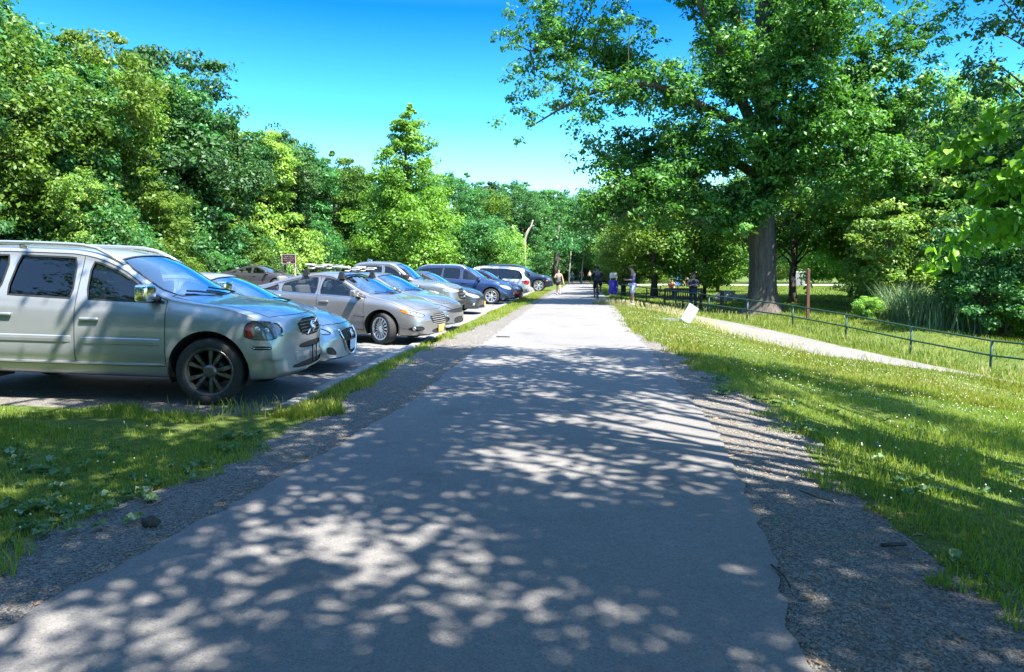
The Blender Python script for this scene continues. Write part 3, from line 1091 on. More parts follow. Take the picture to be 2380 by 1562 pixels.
        bm_obj("mirror_arm", bm, M_BLACK, o, smooth=True)
    # handles
    for k, (xa, xb) in enumerate(P['doors']):
        for sg in (-1, 1):
            hx = xa + 0.17
            hz = float(c.belt(hx)) - P.get('handle_dn', 0.09)
            y = side_y(hx, hz, sg)
            bm = bmesh.new()
            add_bevel_box(bm, (hx, y + sg * 0.018, hz), (0.21, 0.028, 0.034), 0.012, 2)
            dr = made.get('door_%d_%d' % (k, sg))
            bm_obj("door_handle", bm, P.get('handle_mat', paint), dr if dr else root, smooth=True)
    # wipers
    bm = bmesh.new()
    for y0, y1 in ((0.62, 0.02), (0.05, -0.55)):
        p0 = Vector((xc + 0.02 - 0.1 * (y0 / .7) ** 2, y0, 0)); p1 = Vector((xc - 0.14, y1, 0))
        pts = []
        for t in (0, .33, .66, 1):
            p = p0.lerp(p1, t); p.z = top_z(p.x, p.y) + 0.018; pts.append(p)
        add_tube(bm, pts, 0.011, 5)
    bm_obj("wiper", bm, M_BLACK, root)
    return root, c, made

def strip_on_side(c, root, name, x0, x1, zf, h, t, mat, sides=(-1, 1), n=14, x_eps=0.0):
    """a moulding that follows the body side."""
    for sg in sides:
        bm = bmesh.new()
        rows = []
        for x in np.linspace(x0, x1, n):
            z = zf(x) if callable(zf) else zf
            e = min(1.0, min(x - x0, x1 - x) / 0.03 + 0.25)
            yb = c.side_y(x, z - h / 2, sg); yt = c.side_y(x, z + h / 2, sg); ym = c.side_y(x, z, sg)
            o = sg * t * e
            rows.append([bm.verts.new((x, yb - sg * .004, z - h / 2)), bm.verts.new((x, yb + o * .8, z - h / 2 + h * .15)), bm.verts.new((x, ym + o, z)),
                         bm.verts.new((x, yt + o * .8, z + h / 2 - h * .15)), bm.verts.new((x, yt - sg * .004, z + h / 2))])
        for a, b in zip(rows[:-1], rows[1:]):
            for j in range(4): bm.faces.new((a[j], b[j], b[j + 1], a[j + 1]))
        bm.faces.new(rows[0]); bm.faces.new(rows[-1])
        bmesh.ops.recalc_face_normals(bm, faces=bm.faces[:])
        bm_obj(name, bm, mat, root, smooth=False)

def strip_on_front(c, root, name, y0, y1, z, h, t, mat, n=21, tail=False, ends=0.06):
    rows = []
    bm = bmesh.new()
    for y in np.linspace(y0, y1, n):
        def fx(zz):
            if tail:
                hh = c.bvh.ray_cast(Vector((-6, y, zz)), Vector((1, 0, 0))); return hh[0].x if hh[0] else c.x0
            return c.front_x(y, zz)
        e = min(1.0, min(y - y0, y1 - y) / ends + 0.2)
        sg = -1 if tail else 1
        rows.append([bm.verts.new((fx(z - h / 2) - sg * .01, y, z - h / 2)), bm.verts.new((fx(z - h * .3) + sg * t * e * .85, y, z - h * .42)), bm.verts.new((fx(z) + sg * t * e, y, z)),
                     bm.verts.new((fx(z + h * .3) + sg * t * e * .85, y, z + h * .42)), bm.verts.new((fx(z + h / 2) - sg * .01, y, z + h / 2))])
    for a, b in zip(rows[:-1], rows[1:]):
        for j in range(4): bm.faces.new((a[j], b[j], b[j + 1], a[j + 1]))
    bm.faces.new(rows[0]); bm.faces.new(rows[-1])
    bmesh.ops.recalc_face_normals(bm, faces=bm.faces[:])
    return bm_obj(name, bm, mat, root, smooth=False)

def place(root, x, y, rz=0.0, scale=1.0, roll=0.030):
    z = float(H(x, y))
    root.location = (x, y, z + 0.0)
    root.rotation_euler = (0, roll if abs(rz) < 1 else -roll, rz)
    root.scale = (scale,) * 3
# ------------------------------------------------------------------ the parked cars
def sc_(p, sx=1.0, sz=1.0, dz=0.0):
    return [(a * sx, b * sz + dz) for a, b in p]
def emblem_ring(root, c, y, z, r, bar=False, name="emblem", mat=None, back=0.0):
    x = c.front_x(y, z) + 0.012
    bm = bmesh.new()
    M = Matrix.Translation((x, y, z)) @ Matrix.Rotation(R(90), 4, 'Y')
    add_lathe(bm, [(r * .72, -0.004), (r * .72, .012), (r * .86, .018), (r, .012), (r, -0.004)], 24, M)
    add_box(bm, (x + .006, y, z), (0.012, r * 1.9 if not bar else r * 1.3, r * .42))
    return bm_obj(name, bm, mat or M_CHROME, root, smooth=False)
def slats(root, c, z0, z1, hw, n, mat, t=0.012, name="grille_bar", d=0.012, hw1=None):
    bm = bmesh.new()
    for k in range(n):
        z = z0 + (z1 - z0) * (k + 0.5) / n
        w = hw if hw1 is None else hw + (hw1 - hw) * (k + .5) / n
        ys = np.linspace(-w, w, 9)
        pts = [(c.front_x(y, z) + d - 0.01, y, z) for y in ys]
        for a, b in zip(pts[:-1], pts[1:]):
            add_box(bm, ((a[0] + b[0]) / 2, (a[1] + b[1]) / 2, z), (t, math.hypot(b[0] - a[0], b[1] - a[1]) * 1.02, t), Matrix.Rotation(math.atan2(b[0] - a[0], b[1] - a[1]) * -1, 3, 'Z'))
    return bm_obj(name, bm, mat, root)
def plate(root, c, z, mat, y=0.0, h=0.15, w=0.31, off=0.012, rear=False):
    bm = bmesh.new()
    if rear:
        hit = c.bvh.ray_cast(Vector((-5, y, z)), Vector((1, 0, 0))); x = hit[0].x - off
    else:
        x = max(c.front_x(y, z + h / 2), c.front_x(y, z - h / 2)) + off
    add_bevel_box(bm, (x, y, z), (0.012, w, h), 0.004, 1)
    return bm_obj("number_plate", bm, mat, root)
def ball_part(root, name, c, r, mat):
    bm = bmesh.new(); add_ball(bm, c, r, 16, 10)
    return bm_obj(name, bm, mat, root, smooth=True)
def lamp_dots(root, c, spots, r, mat=None, name="lamp_reflector"):
    for (x, z) in spots:
        for sg in (-1, 1):
            y = c.side_y(x, z, sg)
            bm = bmesh.new(); add_ball(bm, (x - .01, y - sg * r * .25, z), (r, r * .5, r), 14, 8)
            bm_obj(name, bm, mat or M_BULB, root, smooth=True)
def rails(root, c, x0, x1, mat, up=0.055, r=0.019, inn=0.03, name="roof_rail", feet=True):
    for sg in (-1, 1):
        bm = bmesh.new(); pts = []
        for k, x in enumerate(np.linspace(x0, x1, 15)):
            t = k / 14
            u = up * (sstep(0, .14, t) * (1 - sstep(.84, 1, t)))
            pts.append((x, sg * (c.edge_y(x) - inn), max(c.top_z(x, sg * (c.edge_y(x) - inn)), c.edge(x)) + float(u) + .004))
        add_tube(bm, pts, r, 8)
        if feet:
            p = pts[7]; add_box(bm, (p[0], p[1], p[2] - .03), (.09, .02, .06))
        bm_obj(name, bm, mat, root, smooth=True)
def fin(root, c, x, mat):
    z = c.top_z(x, 0)
    bm = bmesh.new(); add_bevel_box(bm, (x, 0, z + .03), (.16, .035, .07), .012, 2, Matrix.Rotation(.25, 3, 'Y'))
    bm_obj("aerial_fin", bm, mat, root, smooth=True)

ST_TWIN5 = dict(n=5, twin=0.17, w0=0.015, w1=0.028, fan=1.45, rim=0.70)
ST_MULTI = dict(n=15, w0=0.012, w1=0.021, rim=0.69)
ST_TEN = dict(n=5, twin=0.24, w0=0.022, w1=0.034, rim=0.68)
ST_SIX = dict(n=6, w0=0.030, w1=0.055, rim=0.66)
ST_SEVEN = dict(n=7, twin=.12, w0=0.015, w1=0.022, rim=0.66)

SEDAN = dict(x0=-2.42, x1=2.39, xroof=-0.1, axles=(1.42, -1.43), rw=0.335, mid=0.56, tumble=0.42,
    top=[(-2.42, .62), (-2.40, .86), (-2.34, 1.01), (-2.0, 1.08), (-1.65, 1.125), (-1.1, 1.30), (-.6, 1.42), (-.1, 1.465), (.25, 1.45), (.55, 1.365), (1.28, 1.005), (1.42, .965), (1.9, .885), (2.18, .79), (2.32, .68), (2.39, .50)],
    belt=[(-2.42, .58), (-2.38, .80), (-2.25, .95), (-1.5, .985), (-.5, .955), (.5, .925), (1.1, .90), (1.5, .865), (2.0, .765), (2.25, .665), (2.34, .56), (2.39, .45)],
    bot=[(-2.42, .40), (-2.2, .27), (-1.8, .21), (1.8, .19), (2.2, .19), (2.39, .24)],
    W=[(-2.42, .78), (-2.2, .87), (-1.4, .92), (0, .925), (1.42, .92), (1.9, .90), (2.2, .86), (2.39, .80)],
    windows=[dict(x=(-.02, 1.05), door=0, sa=0.03), dict(x=(-.92, -.10), door=1, sa=.0, sb=-.02), dict(x=(-1.58, -1.0), sb=-.04, sa=0.10)],
    doors=[(-.06, 1.02), (-1.12, -.06)], sill=.30, shield=(1.25, .42), rear=('z', -1.62, -.72), bonnet=(1.28, 2.26), style=ST_MULTI, sweep=(.34, .20), mirror_x=.86,
    seats=[.05, -.85], floor=.24, cuts=[])
def sedan(**kw):
    d = dict(SEDAN); d.update(kw); return d

# 1 --- the big silver SUV nearest the camera
P = dict(x0=-2.40, x1=2.32, xroof=-0.3, axles=(1.43, -1.43), rw=0.375, mid=0.62, tumble=0.36, arch=0.075, tw=.245,
    top=[(-2.40, .80), (-2.38, 1.0), (-2.33, 1.15), (-2.10, 1.58), (-1.9, 1.675), (-1.0, 1.735), (-.2, 1.73), (.25, 1.685), (.5, 1.60), (1.20, 1.18), (1.32, 1.15), (1.8, 1.095), (2.09, 1.03), (2.235, .985), (2.285, .915), (2.32, .80)],
    belt=[(-2.40, .78), (-2.36, .95), (-2.2, 1.10), (-1.4, 1.125), (0, 1.09), (1.0, 1.07), (1.43, 1.045), (1.9, .985), (2.18, .935), (2.25, .875), (2.32, .755)],
    bot=[(-2.4, .46), (-2.2, .36), (-1.9, .30), (1.9, .27), (2.2, .29), (2.32, .36)],
    W=[(-2.40, .82), (-2.2, .90), (-1.4, .945), (0, .945), (1.43, .945), (1.9, .94), (2.2, .915), (2.32, .88)],
    windows=[dict(x=(.06, .93), door=0, sa=-.02), dict(x=(-.84, -.10), door=1, sa=.06, sb=-.03, mat=M_TINT), dict(x=(-1.98, -.92), sa=.15, sb=.04, mat=M_TINT)],
    doors=[(-.05, .96), (-1.02, -.05)], sill=.42, shield=(1.17, .38), rear=('x', 1.15, 1.58, .62), bonnet=(1.19, 2.20), style=ST_TWIN5, dark_rims=True, sweep=(.20, .16), mirror_x=.80,
    mirror_mat=M_CHROME, mirror_s=(.14, .25, .19), mirror_up=.13, mirror_out=.17, seats=[.05, -.85], floor=.42, handle_dn=.16, rear_mat=M_TINT, steer=0.06, wo=.02,
    cuts=[dict(name='headlight', ax=(0, 1, 0), mirror=True, mat=M_LENS_SMOKE, poly=[(1.85, .75), (1.83, .87), (1.88, .95), (2.04, .955), (2.17, .91), (2.215, .75)], rim=.008, rim_mat=1, rnd=1),
          dict(name='grille', ax=(1, 0, 0), mat=M_MESH, poly=[(-.38, .745), (.38, .745), (.41, .95), (-.41, .95)], inset=.02, rim=.018, rim_mat=2, rnd=1),
          dict(name='bumper_slot', ax=(1, 0, 0), mat=M_BLACK, poly=[(-.42, .60), (.42, .60), (.42, .675), (-.42, .675)], inset=.015),
          dict(name='bumper_vent', ax=(0, 1, 0), mirror=True, mat=M_BLACK, poly=[(1.92, .635), (2.13, .635), (2.13, .68), (1.92, .68)], inset=.012),
          dict(name='lower_intake', ax=(1, 0, 0), mat=M_BLACK, poly=[(-.60, .38), (.60, .38), (.52, .45), (-.52, .45)], inset=.02),
          dict(name='tail_light', ax=(0, 1, 0), mirror=True, mat=M_REDL, front=False, poly=[(-2.28, .98), (-2.12, .98), (-1.98, 1.5), (-2.14, 1.5)]),
          ])
M_SILVER = mat_paint("silver_paint", (0.335, 0.355, 0.375), 0.6, 0.33)
volvo, c, made = make_car("parked_suv", "big silver SUV with roof rails and dark wheels, cut off by the photo's edge", M_SILVER, P)
rails(volvo, c, -1.95, .40, M_ALLOY, up=.06, r=.021)
slats(volvo, c, .755, .935, .35, 5, M_ALLOY_DARK, .014, d=.004)
e = emblem_ring(volvo, c, 0, .845, .072)
bm = bmesh.new()
xg = c.front_x(0, .845) + .012
bm2 = add_bevel_box(bm, (xg - .002, 0, .845), (.012, .42, .022), .004, 1, Matrix.Rotation(R(24), 3, 'X'))
bm_obj("grille_bar", bm, M_CHROME, volvo)
strip_on_side(c, volvo, "side_moulding", .02, .90, .69, .085, .014, M_SILVER)
strip_on_side(c, volvo, "side_moulding", -.98, -.09, .70, .085, .014, M_SILVER)
strip_on_side(c, volvo, "sill_trim", -1.0, .93, .435, .03, .022, M_ALLOY)
strip_on_side(c, volvo, "bumper_trim", 1.93, 2.12, .657, .012, .012, M_CHROME, n=8)
lamp_dots(volvo, c, [(1.98, .86), (2.07, .845)], .038, M_LENS)
for sg in (-1, 1):                                                  # dark red marker at the rear corner of each headlight
    bm = bmesh.new()
    pts = [(1.862, .775), (1.848, .86), (1.885, .92), (1.915, .925), (1.905, .85), (1.945, .775)]
    vs = [bm.verts.new((x, c.side_y(x, z, sg) + sg * .006, z)) for x, z in pts]
    bm.faces.new(vs); bmesh.ops.solidify(bm, geom=bm.faces[:], thickness=.004)
    bm_obj("turn_signal", bm, M_DARKRED, volvo)
# skid plate and plate holder
strip_on_front(c, volvo, "bumper_guard", -.50, .50, .52, .13, .022, M_SILVER, ends=.16)
for y in (-.09, .06):
    bm = bmesh.new(); add_box(bm, (c.front_x(y, .52) + .035, y, .52), (.012, .014, .21)); bm_obj("plate_bracket", bm, M_BLACK, volvo)
place(volvo, -5.58, 8.30, 0.076, 1.0)

# 2 --- blue-silver sedan behind it
M_ALT = mat_paint("blue_silver_paint", (0.43, 0.45, 0.47), 0.6, .30)
P = sedan(cuts=[
    dict(name='headlight', ax=(0, 1, 0), mirror=True, mat=M_LENS, poly=[(1.80, .715), (1.84, .765), (2.04, .715), (2.22, .63), (2.21, .585), (2.02, .64)], rim=.007),
    dict(name='grille', ax=(1, 0, 0), mat=M_MESH, poly=[(-.24, .26), (.24, .26), (.40, .47), (.46, .655), (-.46, .655), (-.40, .47)], rim=.03, rim_mat=2, inset=.012),
    dict(name='fog_pocket', ax=(1, 0, 0), mirror=True, mat=M_BLACK, poly=[(.52, .27), (.74, .30), (.76, .42), (.62, .40)], inset=.012),
    dict(name='tail_light', ax=(0, 1, 0), mirror=True, mat=M_REDL, front=False, poly=[(-2.40, .80), (-2.1, .84), (-2.05, .93), (-2.38, .93)])],
    style=ST_TEN)
altima, c, made = make_car("parked_sedan", "blue-silver sedan with a black V-shaped grille between the silver SUV and grey sedan", M_ALT, P)
bm = bmesh.new()
pl = [(.425, .66), (.37, .47), (.225, .275), (0, .25)]
for sg in (-1, 1):
    pp = chaikin(np.array(pl), 2)
    add_tube(bm, [(c.front_x(sg * y, z) + .008, sg * y, z) for y, z in pp], .02, 6)
bm_obj("grille_surround", bm, M_CHROME, altima, smooth=True)
emblem_ring(altima, c, 0, .575, .065)
plate(altima, c, .40, M_PLATE_W)
strip_on_front(c, altima, "front_splitter", -.76, .76, .225, .05, .03, M_ALT)
place(altima, -5.76, 10.5, 0.064, 0.965)

# 3 --- grey sedan with roof carriers
M_GREY = mat_paint("warm_grey_paint", (0.27, 0.255, 0.25), 0.75, .30)
P = sedan(steer=-0.42, cuts=[
    dict(name='headlight', ax=(0, 1, 0), mirror=True, mat=M_LENS, poly=[(1.80, .715), (1.86, .755), (2.02, .725), (2.24, .645), (2.23, .59), (2.02, .635)], rim=.007),
    dict(name='grille', ax=(1, 0, 0), mat=M_MESH, poly=[(-.30, .42), (.30, .42), (.44, .535), (.40, .645), (-.40, .645), (-.44, .535)], rim=.014, rim_mat=2, inset=.012),
    dict(name='lower_intake', ax=(1, 0, 0), mat=M_BLACK, poly=[(-.42, .245), (.42, .245), (.36, .35), (-.36, .35)], inset=.015),
    dict(name='fog_pocket', ax=(0, 1, 0), mirror=True, mat=M_BLACK, poly=[(1.93, .335), (2.26, .30), (2.27, .40), (2.14, .42)], inset=.012),
    dict(name='tail_light', ax=(0, 1, 0), mirror=True, mat=M_REDL, front=False, poly=[(-2.40, .82), (-2.15, .86), (-2.1, .93), (-2.38, .93)])],
    style=ST_MULTI)
fusion, c, made = make_car("parked_sedan", "warm grey sedan carrying pale clamps on roof crossbars, front wheel turned", M_GREY, P)
slats(fusion, c, .43, .64, .33, 5, M_ALLOY, .014, d=.006, hw1=.37)
plate(fusion, c, .335, M_PLATE_Y)
strip_on_side(c, fusion, "window_trim", -1.5, 1.02, lambda x: float(c.belt(x)) + .042, .014, .008, M_CHROME, n=24)
lamp_dots(fusion, c, [(2.02, .685), (2.12, .66)], .03)
lamp_dots(fusion, c, [(2.12, .365)], .042, M_ALLOY, "fog_light")
for sg in (-1, 1):
    bm = bmesh.new()
    vs = [bm.verts.new((x, c.side_y(x, z, sg) + sg * .005, z)) for x, z in [(1.815, .716), (1.865, .746), (1.93, .735), (2.0, .65)]]
    bm.faces.new(vs); bmesh.ops.solidify(bm, geom=bm.faces[:], thickness=.003)
    bm_obj("turn_signal", bm, M_AMBER, fusion)
bm = bmesh.new()
for x0_, w_ in ((.80, .05), (.865, .20)): add_box(bm, (x0_ + w_ / 2, c.side_y(x0_, .60) - .003, .60), (w_, .006, .045 if w_ > .1 else .02))
bm_obj("badge", bm, M_CHROME, fusion)
# crossbars, feet and the folded kayak/ski clamps
M_PALE = mat_plain("pale_carrier", (.34, .35, .32), .4, vary=.35)
for xb in (.42, -.42):
    zr = c.top_z(xb, 0); bm = bmesh.new()
    add_bevel_box(bm, (xb, 0, zr + .055), (.05, 1.30, .03), .01, 2)
    bar = bm_obj("roof_crossbar", bm, M_BLACK, fusion)
    for sg in (-1, 1):
        ye = sg * (c.edge_y(xb) + .00)
        bm = bmesh.new(); add_box(bm, (xb, ye, zr - .015), (.15, .10, .15), taper=(.45, .6))
        bm_obj("crossbar_foot", bm, M_BLACK, bar)
    for yc in (-.36, .36):
        bm = bmesh.new()
        add_bevel_box(bm, (xb + .0, yc, zr + .09), (.08, .34, .03), .015, 2, Matrix.Rotation(.10, 3, 'X'))
        add_bevel_box(bm, (xb + .06, yc, zr + .11), (.30, .10, .025), .012, 2, Matrix.Rotation(.12, 3, 'Z'))
        add_bevel_box(bm, (xb - .05, yc - .10, zr + .15), (.20, .14, .05), .02, 2)
        add_bevel_box(bm, (xb + .10, yc + .14, zr + .14), (.24, .09, .03), .012, 2, Matrix.Rotation(-.4, 3, 'Z'))
        bm_obj("carrier_clamp", bm, M_PALE, bar)
place(fusion, -5.12, 15.0, -0.17, 0.975)

# 4 --- grey compact sedan
M_CIV = mat_paint("blue_grey_paint", (0.22, 0.225, 0.24), 0.75, .28)
P = sedan(top=sc_(SEDAN['top'], 1, .985), cuts=[
    dict(name='headlight', ax=(0, 1, 0), mirror=True, mat=M_LENS_SMOKE, poly=[(1.78, .70), (1.86, .75), (2.10, .70), (2.30, .60), (2.28, .55), (2.02, .62)], rim=.006),
    dict(name='grille', ax=(1, 0, 0), mat=M_MESH, poly=[(-.62, .50), (.62, .50), (.64, .60), (-.64, .60)], inset=.01),
    dict(name='lower_intake', ax=(1, 0, 0), mat=M_BLACK, poly=[(-.40, .22), (.40, .22), (.36, .40), (-.36, .40)], inset=.012),
    dict(name='fog_pocket', ax=(0, 1, 0), mirror=True, mat=M_BLACK, poly=[(2.02, .27), (2.28, .27), (2.29, .42), (2.06, .42)], rim=.025, rim_mat=1, inset=.012),
    dict(name='tail_light', ax=(0, 1, 0), mirror=True, mat=M_REDL, front=False, poly=[(-2.40, .80), (-2.1, .84), (-2.05, .93), (-2.38, .93)])], style=ST_TEN)
civic, c, made = make_car("parked_sedan", "blue-grey compact sedan half hidden behind the grey sedan with roof clamps", M_CIV, P)
bm = bmesh.new()
for sg in (-1, 1):
    pp = [(2.06, .42), (2.02, .345), (2.06, .27), (2.27, .265)]
    add_tube(bm, [(x, c.side_y(x, z, sg) + sg * .004, z) for x, z in pp] , .012, 6)
    pp = [(2.06, .42), (2.27, .43)]
    add_tube(bm, [(x, c.side_y(x, z, sg) + sg * .004, z) for x, z in pp], .012, 6)
bm_obj("fog_surround", bm, M_CHROME, civic)
for sg in (-1, 1): ball_part(civic, "side_marker", (1.80, c.side_y(1.80, .685, sg), .685), (.05, .02, .018), M_AMBER)
place(civic, -5.22, 17.9, R(-8), 0.98)

# 5 --- grey pickup with window visors
M_TACO = mat_paint("mid_grey_paint", (0.25, 0.255, 0.26), 0.75, .30)
P = dict(cat='pickup truck', x0=-2.75, x1=2.55, xroof=.1, axles=(1.62, -1.62), rw=.385, mid=.70, tumble=.30, arch=.07, tw=.25,
    top=[(-2.75, .80), (-2.73, 1.10), (-2.70, 1.20), (-1.2, 1.21), (-1.08, 1.24), (-.98, 1.62), (-.85, 1.735), (-.3, 1.79), (.2, 1.785), (.55, 1.70), (1.22, 1.235), (1.36, 1.20), (1.9, 1.165), (2.32, 1.09), (2.44, 1.0), (2.50, .85), (2.55, .68)],
    belt=[(-2.75, .76), (-2.72, 1.05), (-2.6, 1.17), (-1.0, 1.18), (0, 1.14), (1.0, 1.125), (1.62, 1.11), (2.1, 1.06), (2.38, .98), (2.48, .83), (2.55, .64)],
    bot=[(-2.75, .55), (-2.4, .45), (-1.9, .38), (1.9, .38), (2.3, .40), (2.55, .46)],
    W=[(-2.75, .88), (-2.2, .92), (-1.4, .935), (0, .93), (1.62, .94), (2.1, .92), (2.4, .87), (2.55, .82)],
    windows=[dict(x=(.10, .98), door=0, mat=M_TINT), dict(x=(-.82, .0), door=1, mat=M_TINT)], doors=[(.05, 1.0), (-.92, .05)], sill=.48,
    shield=(1.20, .48), rear=('x', 1.28, 1.6, .62), rear_mat=M_TINT, bonnet=(1.24, 2.36), style=ST_SIX, sweep=(.30, .05), shift=(.16, .04), mirror_x=.86, mirror_mat=M_BLACK, mirror_s=(.15, .24, .22), mirror_up=.14, mirror_out=.18,
    seats=[.25, -.5], floor=.5,
    cuts=[dict(name='headlight', ax=(0, 1, 0), mirror=True, mat=M_LENS, poly=[(1.98, .90), (1.98, 1.0), (2.2, 1.02), (2.44, .96), (2.45, .86), (2.2, .86)], rim=.01),
          dict(name='grille', ax=(1, 0, 0), mat=M_MESH, poly=[(-.50, .62), (.50, .62), (.56, .82), (.46, .99), (-.46, .99), (-.56, .82)], rim=.06, rim_mat=1, inset=.02),
          dict(name='tail_light', ax=(0, 1, 0), mirror=True, mat=M_REDL, front=False, poly=[(-2.70, .85), (-2.58, .85), (-2.58, 1.14), (-2.70, 1.14)])])
taco, c, made = make_car("parked_pickup", "grey pickup truck with tall cab and dark window visors, behind compact sedan", M_TACO, P)
slats(taco, c, .66, .96, .42, 3, M_TACO, .03, d=.004)
fin(taco, c, -.62, M_CHROME)
for xa, xb in ((.08, .96), (-.84, -.02)):
    strip_on_side(c, taco, "window_visor", xa, min(xb, .62), lambda x: c.edge(x) - .105, .075, .02, M_BLACK, n=12)
for xa in (1.62, -1.62):
    for sg in (-1, 1):
        bm = bmesh.new(); pts = []
        for a in np.linspace(-.1, math.pi + .1, 15):
            x = xa + .485 * math.cos(a); z = .395 + .485 * math.sin(a)
            pts.append((x, c.side_y(x, min(z, .95), sg) + sg * .012, z))
        add_tube(bm, pts, .04, 6); bm_obj("wheel_flare", bm, M_TACO, taco, smooth=True)
bm = bmesh.new()
add_box(bm, (-1.85, 0, 1.222), (1.55, 1.5, .02)); bm_obj("bed_cover", bm, M_BLACK, taco)
strip_on_front(c, taco, "bumper_bar", -.78, .78, .55, .14, .05, M_BLACK)
place(taco, -6.0, 22.2, 0.0, 0.965)

# 6 --- dark sedan
M_ACC = mat_paint("charcoal_paint", (0.055, 0.058, 0.066), 0.6, .25)
P = sedan(top=sc_(SEDAN['top'], 1, 1.0), cuts=[
    dict(name='headlight', ax=(0, 1, 0), mirror=True, mat=M_LENS, poly=[(1.78, .70), (1.84, .755), (2.06, .73), (2.28, .65), (2.28, .56), (2.02, .60)], rim=.006),
    dict(name='grille', ax=(1, 0, 0), mat=M_MESH, poly=[(-.34, .46), (.34, .46), (.44, .64), (-.44, .64)], rim=.02, rim_mat=2, inset=.012),
    dict(name='lower_intake', ax=(1, 0, 0), mat=M_BLACK, poly=[(-.6, .22), (.6, .22), (.55, .34), (-.55, .34)], inset=.012),
    dict(name='tail_light', ax=(0, 1, 0), mirror=True, mat=M_REDL, front=False, poly=[(-2.40, .80), (-2.1, .84), (-2.05, .93), (-2.38, .93)])], style=ST_TEN)
accord, c, made = make_car("parked_sedan", "charcoal sedan with chrome-barred grille, between the grey pickup and blue SUV", M_ACC, P)
slats(accord, c, .48, .63, .36, 3, M_CHROME, .016, d=.006, hw1=.40)
plate(accord, c, .38, M_PLATE_Y)
lamp_dots(accord, c, [(2.12, .36)], .05, M_ALLOY, "fog_light")
place(accord, -5.62, 25.0, 0.0, 0.99)

# 7 --- dark blue SUV
SUV = dict(cat='SUV', x0=-2.5, x1=2.45, xroof=-.3, axles=(1.45, -1.45), rw=.375, mid=.62, tumble=.38, arch=.065, tw=.24,
    top=[(-2.5, .78), (-2.47, 1.05), (-2.42, 1.2), (-2.22, 1.60), (-2.0, 1.70), (-1.2, 1.765), (-.3, 1.77), (.15, 1.72), (.45, 1.62), (1.22, 1.17), (1.36, 1.13), (1.8, 1.08), (2.15, .99), (2.32, .88), (2.40, .74), (2.45, .56)],
    belt=[(-2.5, .74), (-2.45, 1.0), (-2.3, 1.13), (-1.4, 1.12), (0, 1.06), (1.0, 1.03), (1.45, 1.01), (1.9, .93), (2.2, .83), (2.36, .68), (2.45, .52)],
    bot=[(-2.5, .48), (-2.25, .36), (-1.9, .28), (1.9, .26), (2.2, .28), (2.45, .34)],
    W=[(-2.5, .84), (-2.2, .93), (-1.4, .97), (0, .97), (1.45, .97), (1.9, .95), (2.2, .90), (2.45, .83)],
    windows=[dict(x=(.06, 1.0), door=0, sa=.02), dict(x=(-.86, -.04), door=1, sa=.02, mat=M_TINT), dict(x=(-2.05, -.96), sa=.0, sb=.10, mat=M_TINT, rnd=2)],
    doors=[(-.02, 1.0), (-1.08, -.02)], sill=.40, shield=(1.18, .32), rear=('x', 1.18, 1.6, .64), rear_mat=M_TINT, bonnet=(1.22, 2.24), style=ST_TEN, sweep=(.36, .16), mirror_x=.84,
    mirror_s=(.14, .23, .18), mirror_up=.12, seats=[.05, -.85], floor=.40, cuts=[])
M_BLUE = mat_paint("dark_blue_paint", (0.022, 0.045, 0.115), 0.55, .24)
P = dict(SUV, cuts=[
    dict(name='headlight', ax=(0, 1, 0), mirror=True, mat=M_LENS, poly=[(1.80, .87), (1.86, .93), (2.1, .90), (2.34, .79), (2.34, .69), (2.12, .72)], rim=.008),
    dict(name='grille', ax=(1, 0, 0), mat=M_MESH, poly=[(-.36, .56), (.36, .56), (.48, .82), (-.48, .82)], rim=.03, rim_mat=2, inset=.015),
    dict(name='lower_intake', ax=(1, 0, 0), mat=M_BLACK, poly=[(-.55, .36), (.55, .36), (.5, .46), (-.5, .46)], inset=.015),
    dict(name='tail_light', ax=(0, 1, 0), mirror=True, mat=M_REDL, front=False, poly=[(-2.42, .95), (-2.2, .95), (-2.16, 1.2), (-2.36, 1.2)])])
pathf, c, made = make_car("parked_suv", "dark blue SUV with silver roof rails and bright alloy wheels", M_BLUE, P)
rails(pathf, c, -2.0, .25, M_ALLOY, up=.05, r=.022)
strip_on_side(c, pathf, "side_moulding", -1.0, .95, .47, .05, .014, M_CHROME)
lamp_dots(pathf, c, [(2.12, .50)], .045, M_BLACK, "fog_light")
place(pathf, -5.25, 32.8, 0.0, 0.97)

# 8 --- dark red car behind the blue SUV
M_RED = mat_paint("dark_red_paint", (0.20, 0.02, 0.03), 0.5, .25)
P = sedan(top=sc_(SEDAN['top'], 1, 1.06), belt=sc_(SEDAN['belt'], 1, 1.05), cuts=[
    dict(name='headlight', ax=(0, 1, 0), mirror=True, mat=M_LENS, poly=[(1.80, .72), (1.86, .79), (2.08, .76), (2.30, .67), (2.28, .58), (2.02, .62)], rim=.006),
    dict(name='grille', ax=(1, 0, 0), mat=M_MESH, poly=[(-.5, .46), (.5, .46), (.5, .64), (-.5, .64)], inset=.012),
    dict(name='tail_light', ax=(0, 1, 0), mirror=True, mat=M_REDL, front=False, poly=[(-2.40, .82), (-2.1, .86), (-2.05, .95), (-2.38, .95)])], style=ST_TEN, interior=False)
redcar, c, made = make_car("parked_sedan", "dark red sedan mostly hidden between the blue SUV and silver minivan", M_RED, P)
place(redcar, -5.1, 36.3, 0.0, 1.0)

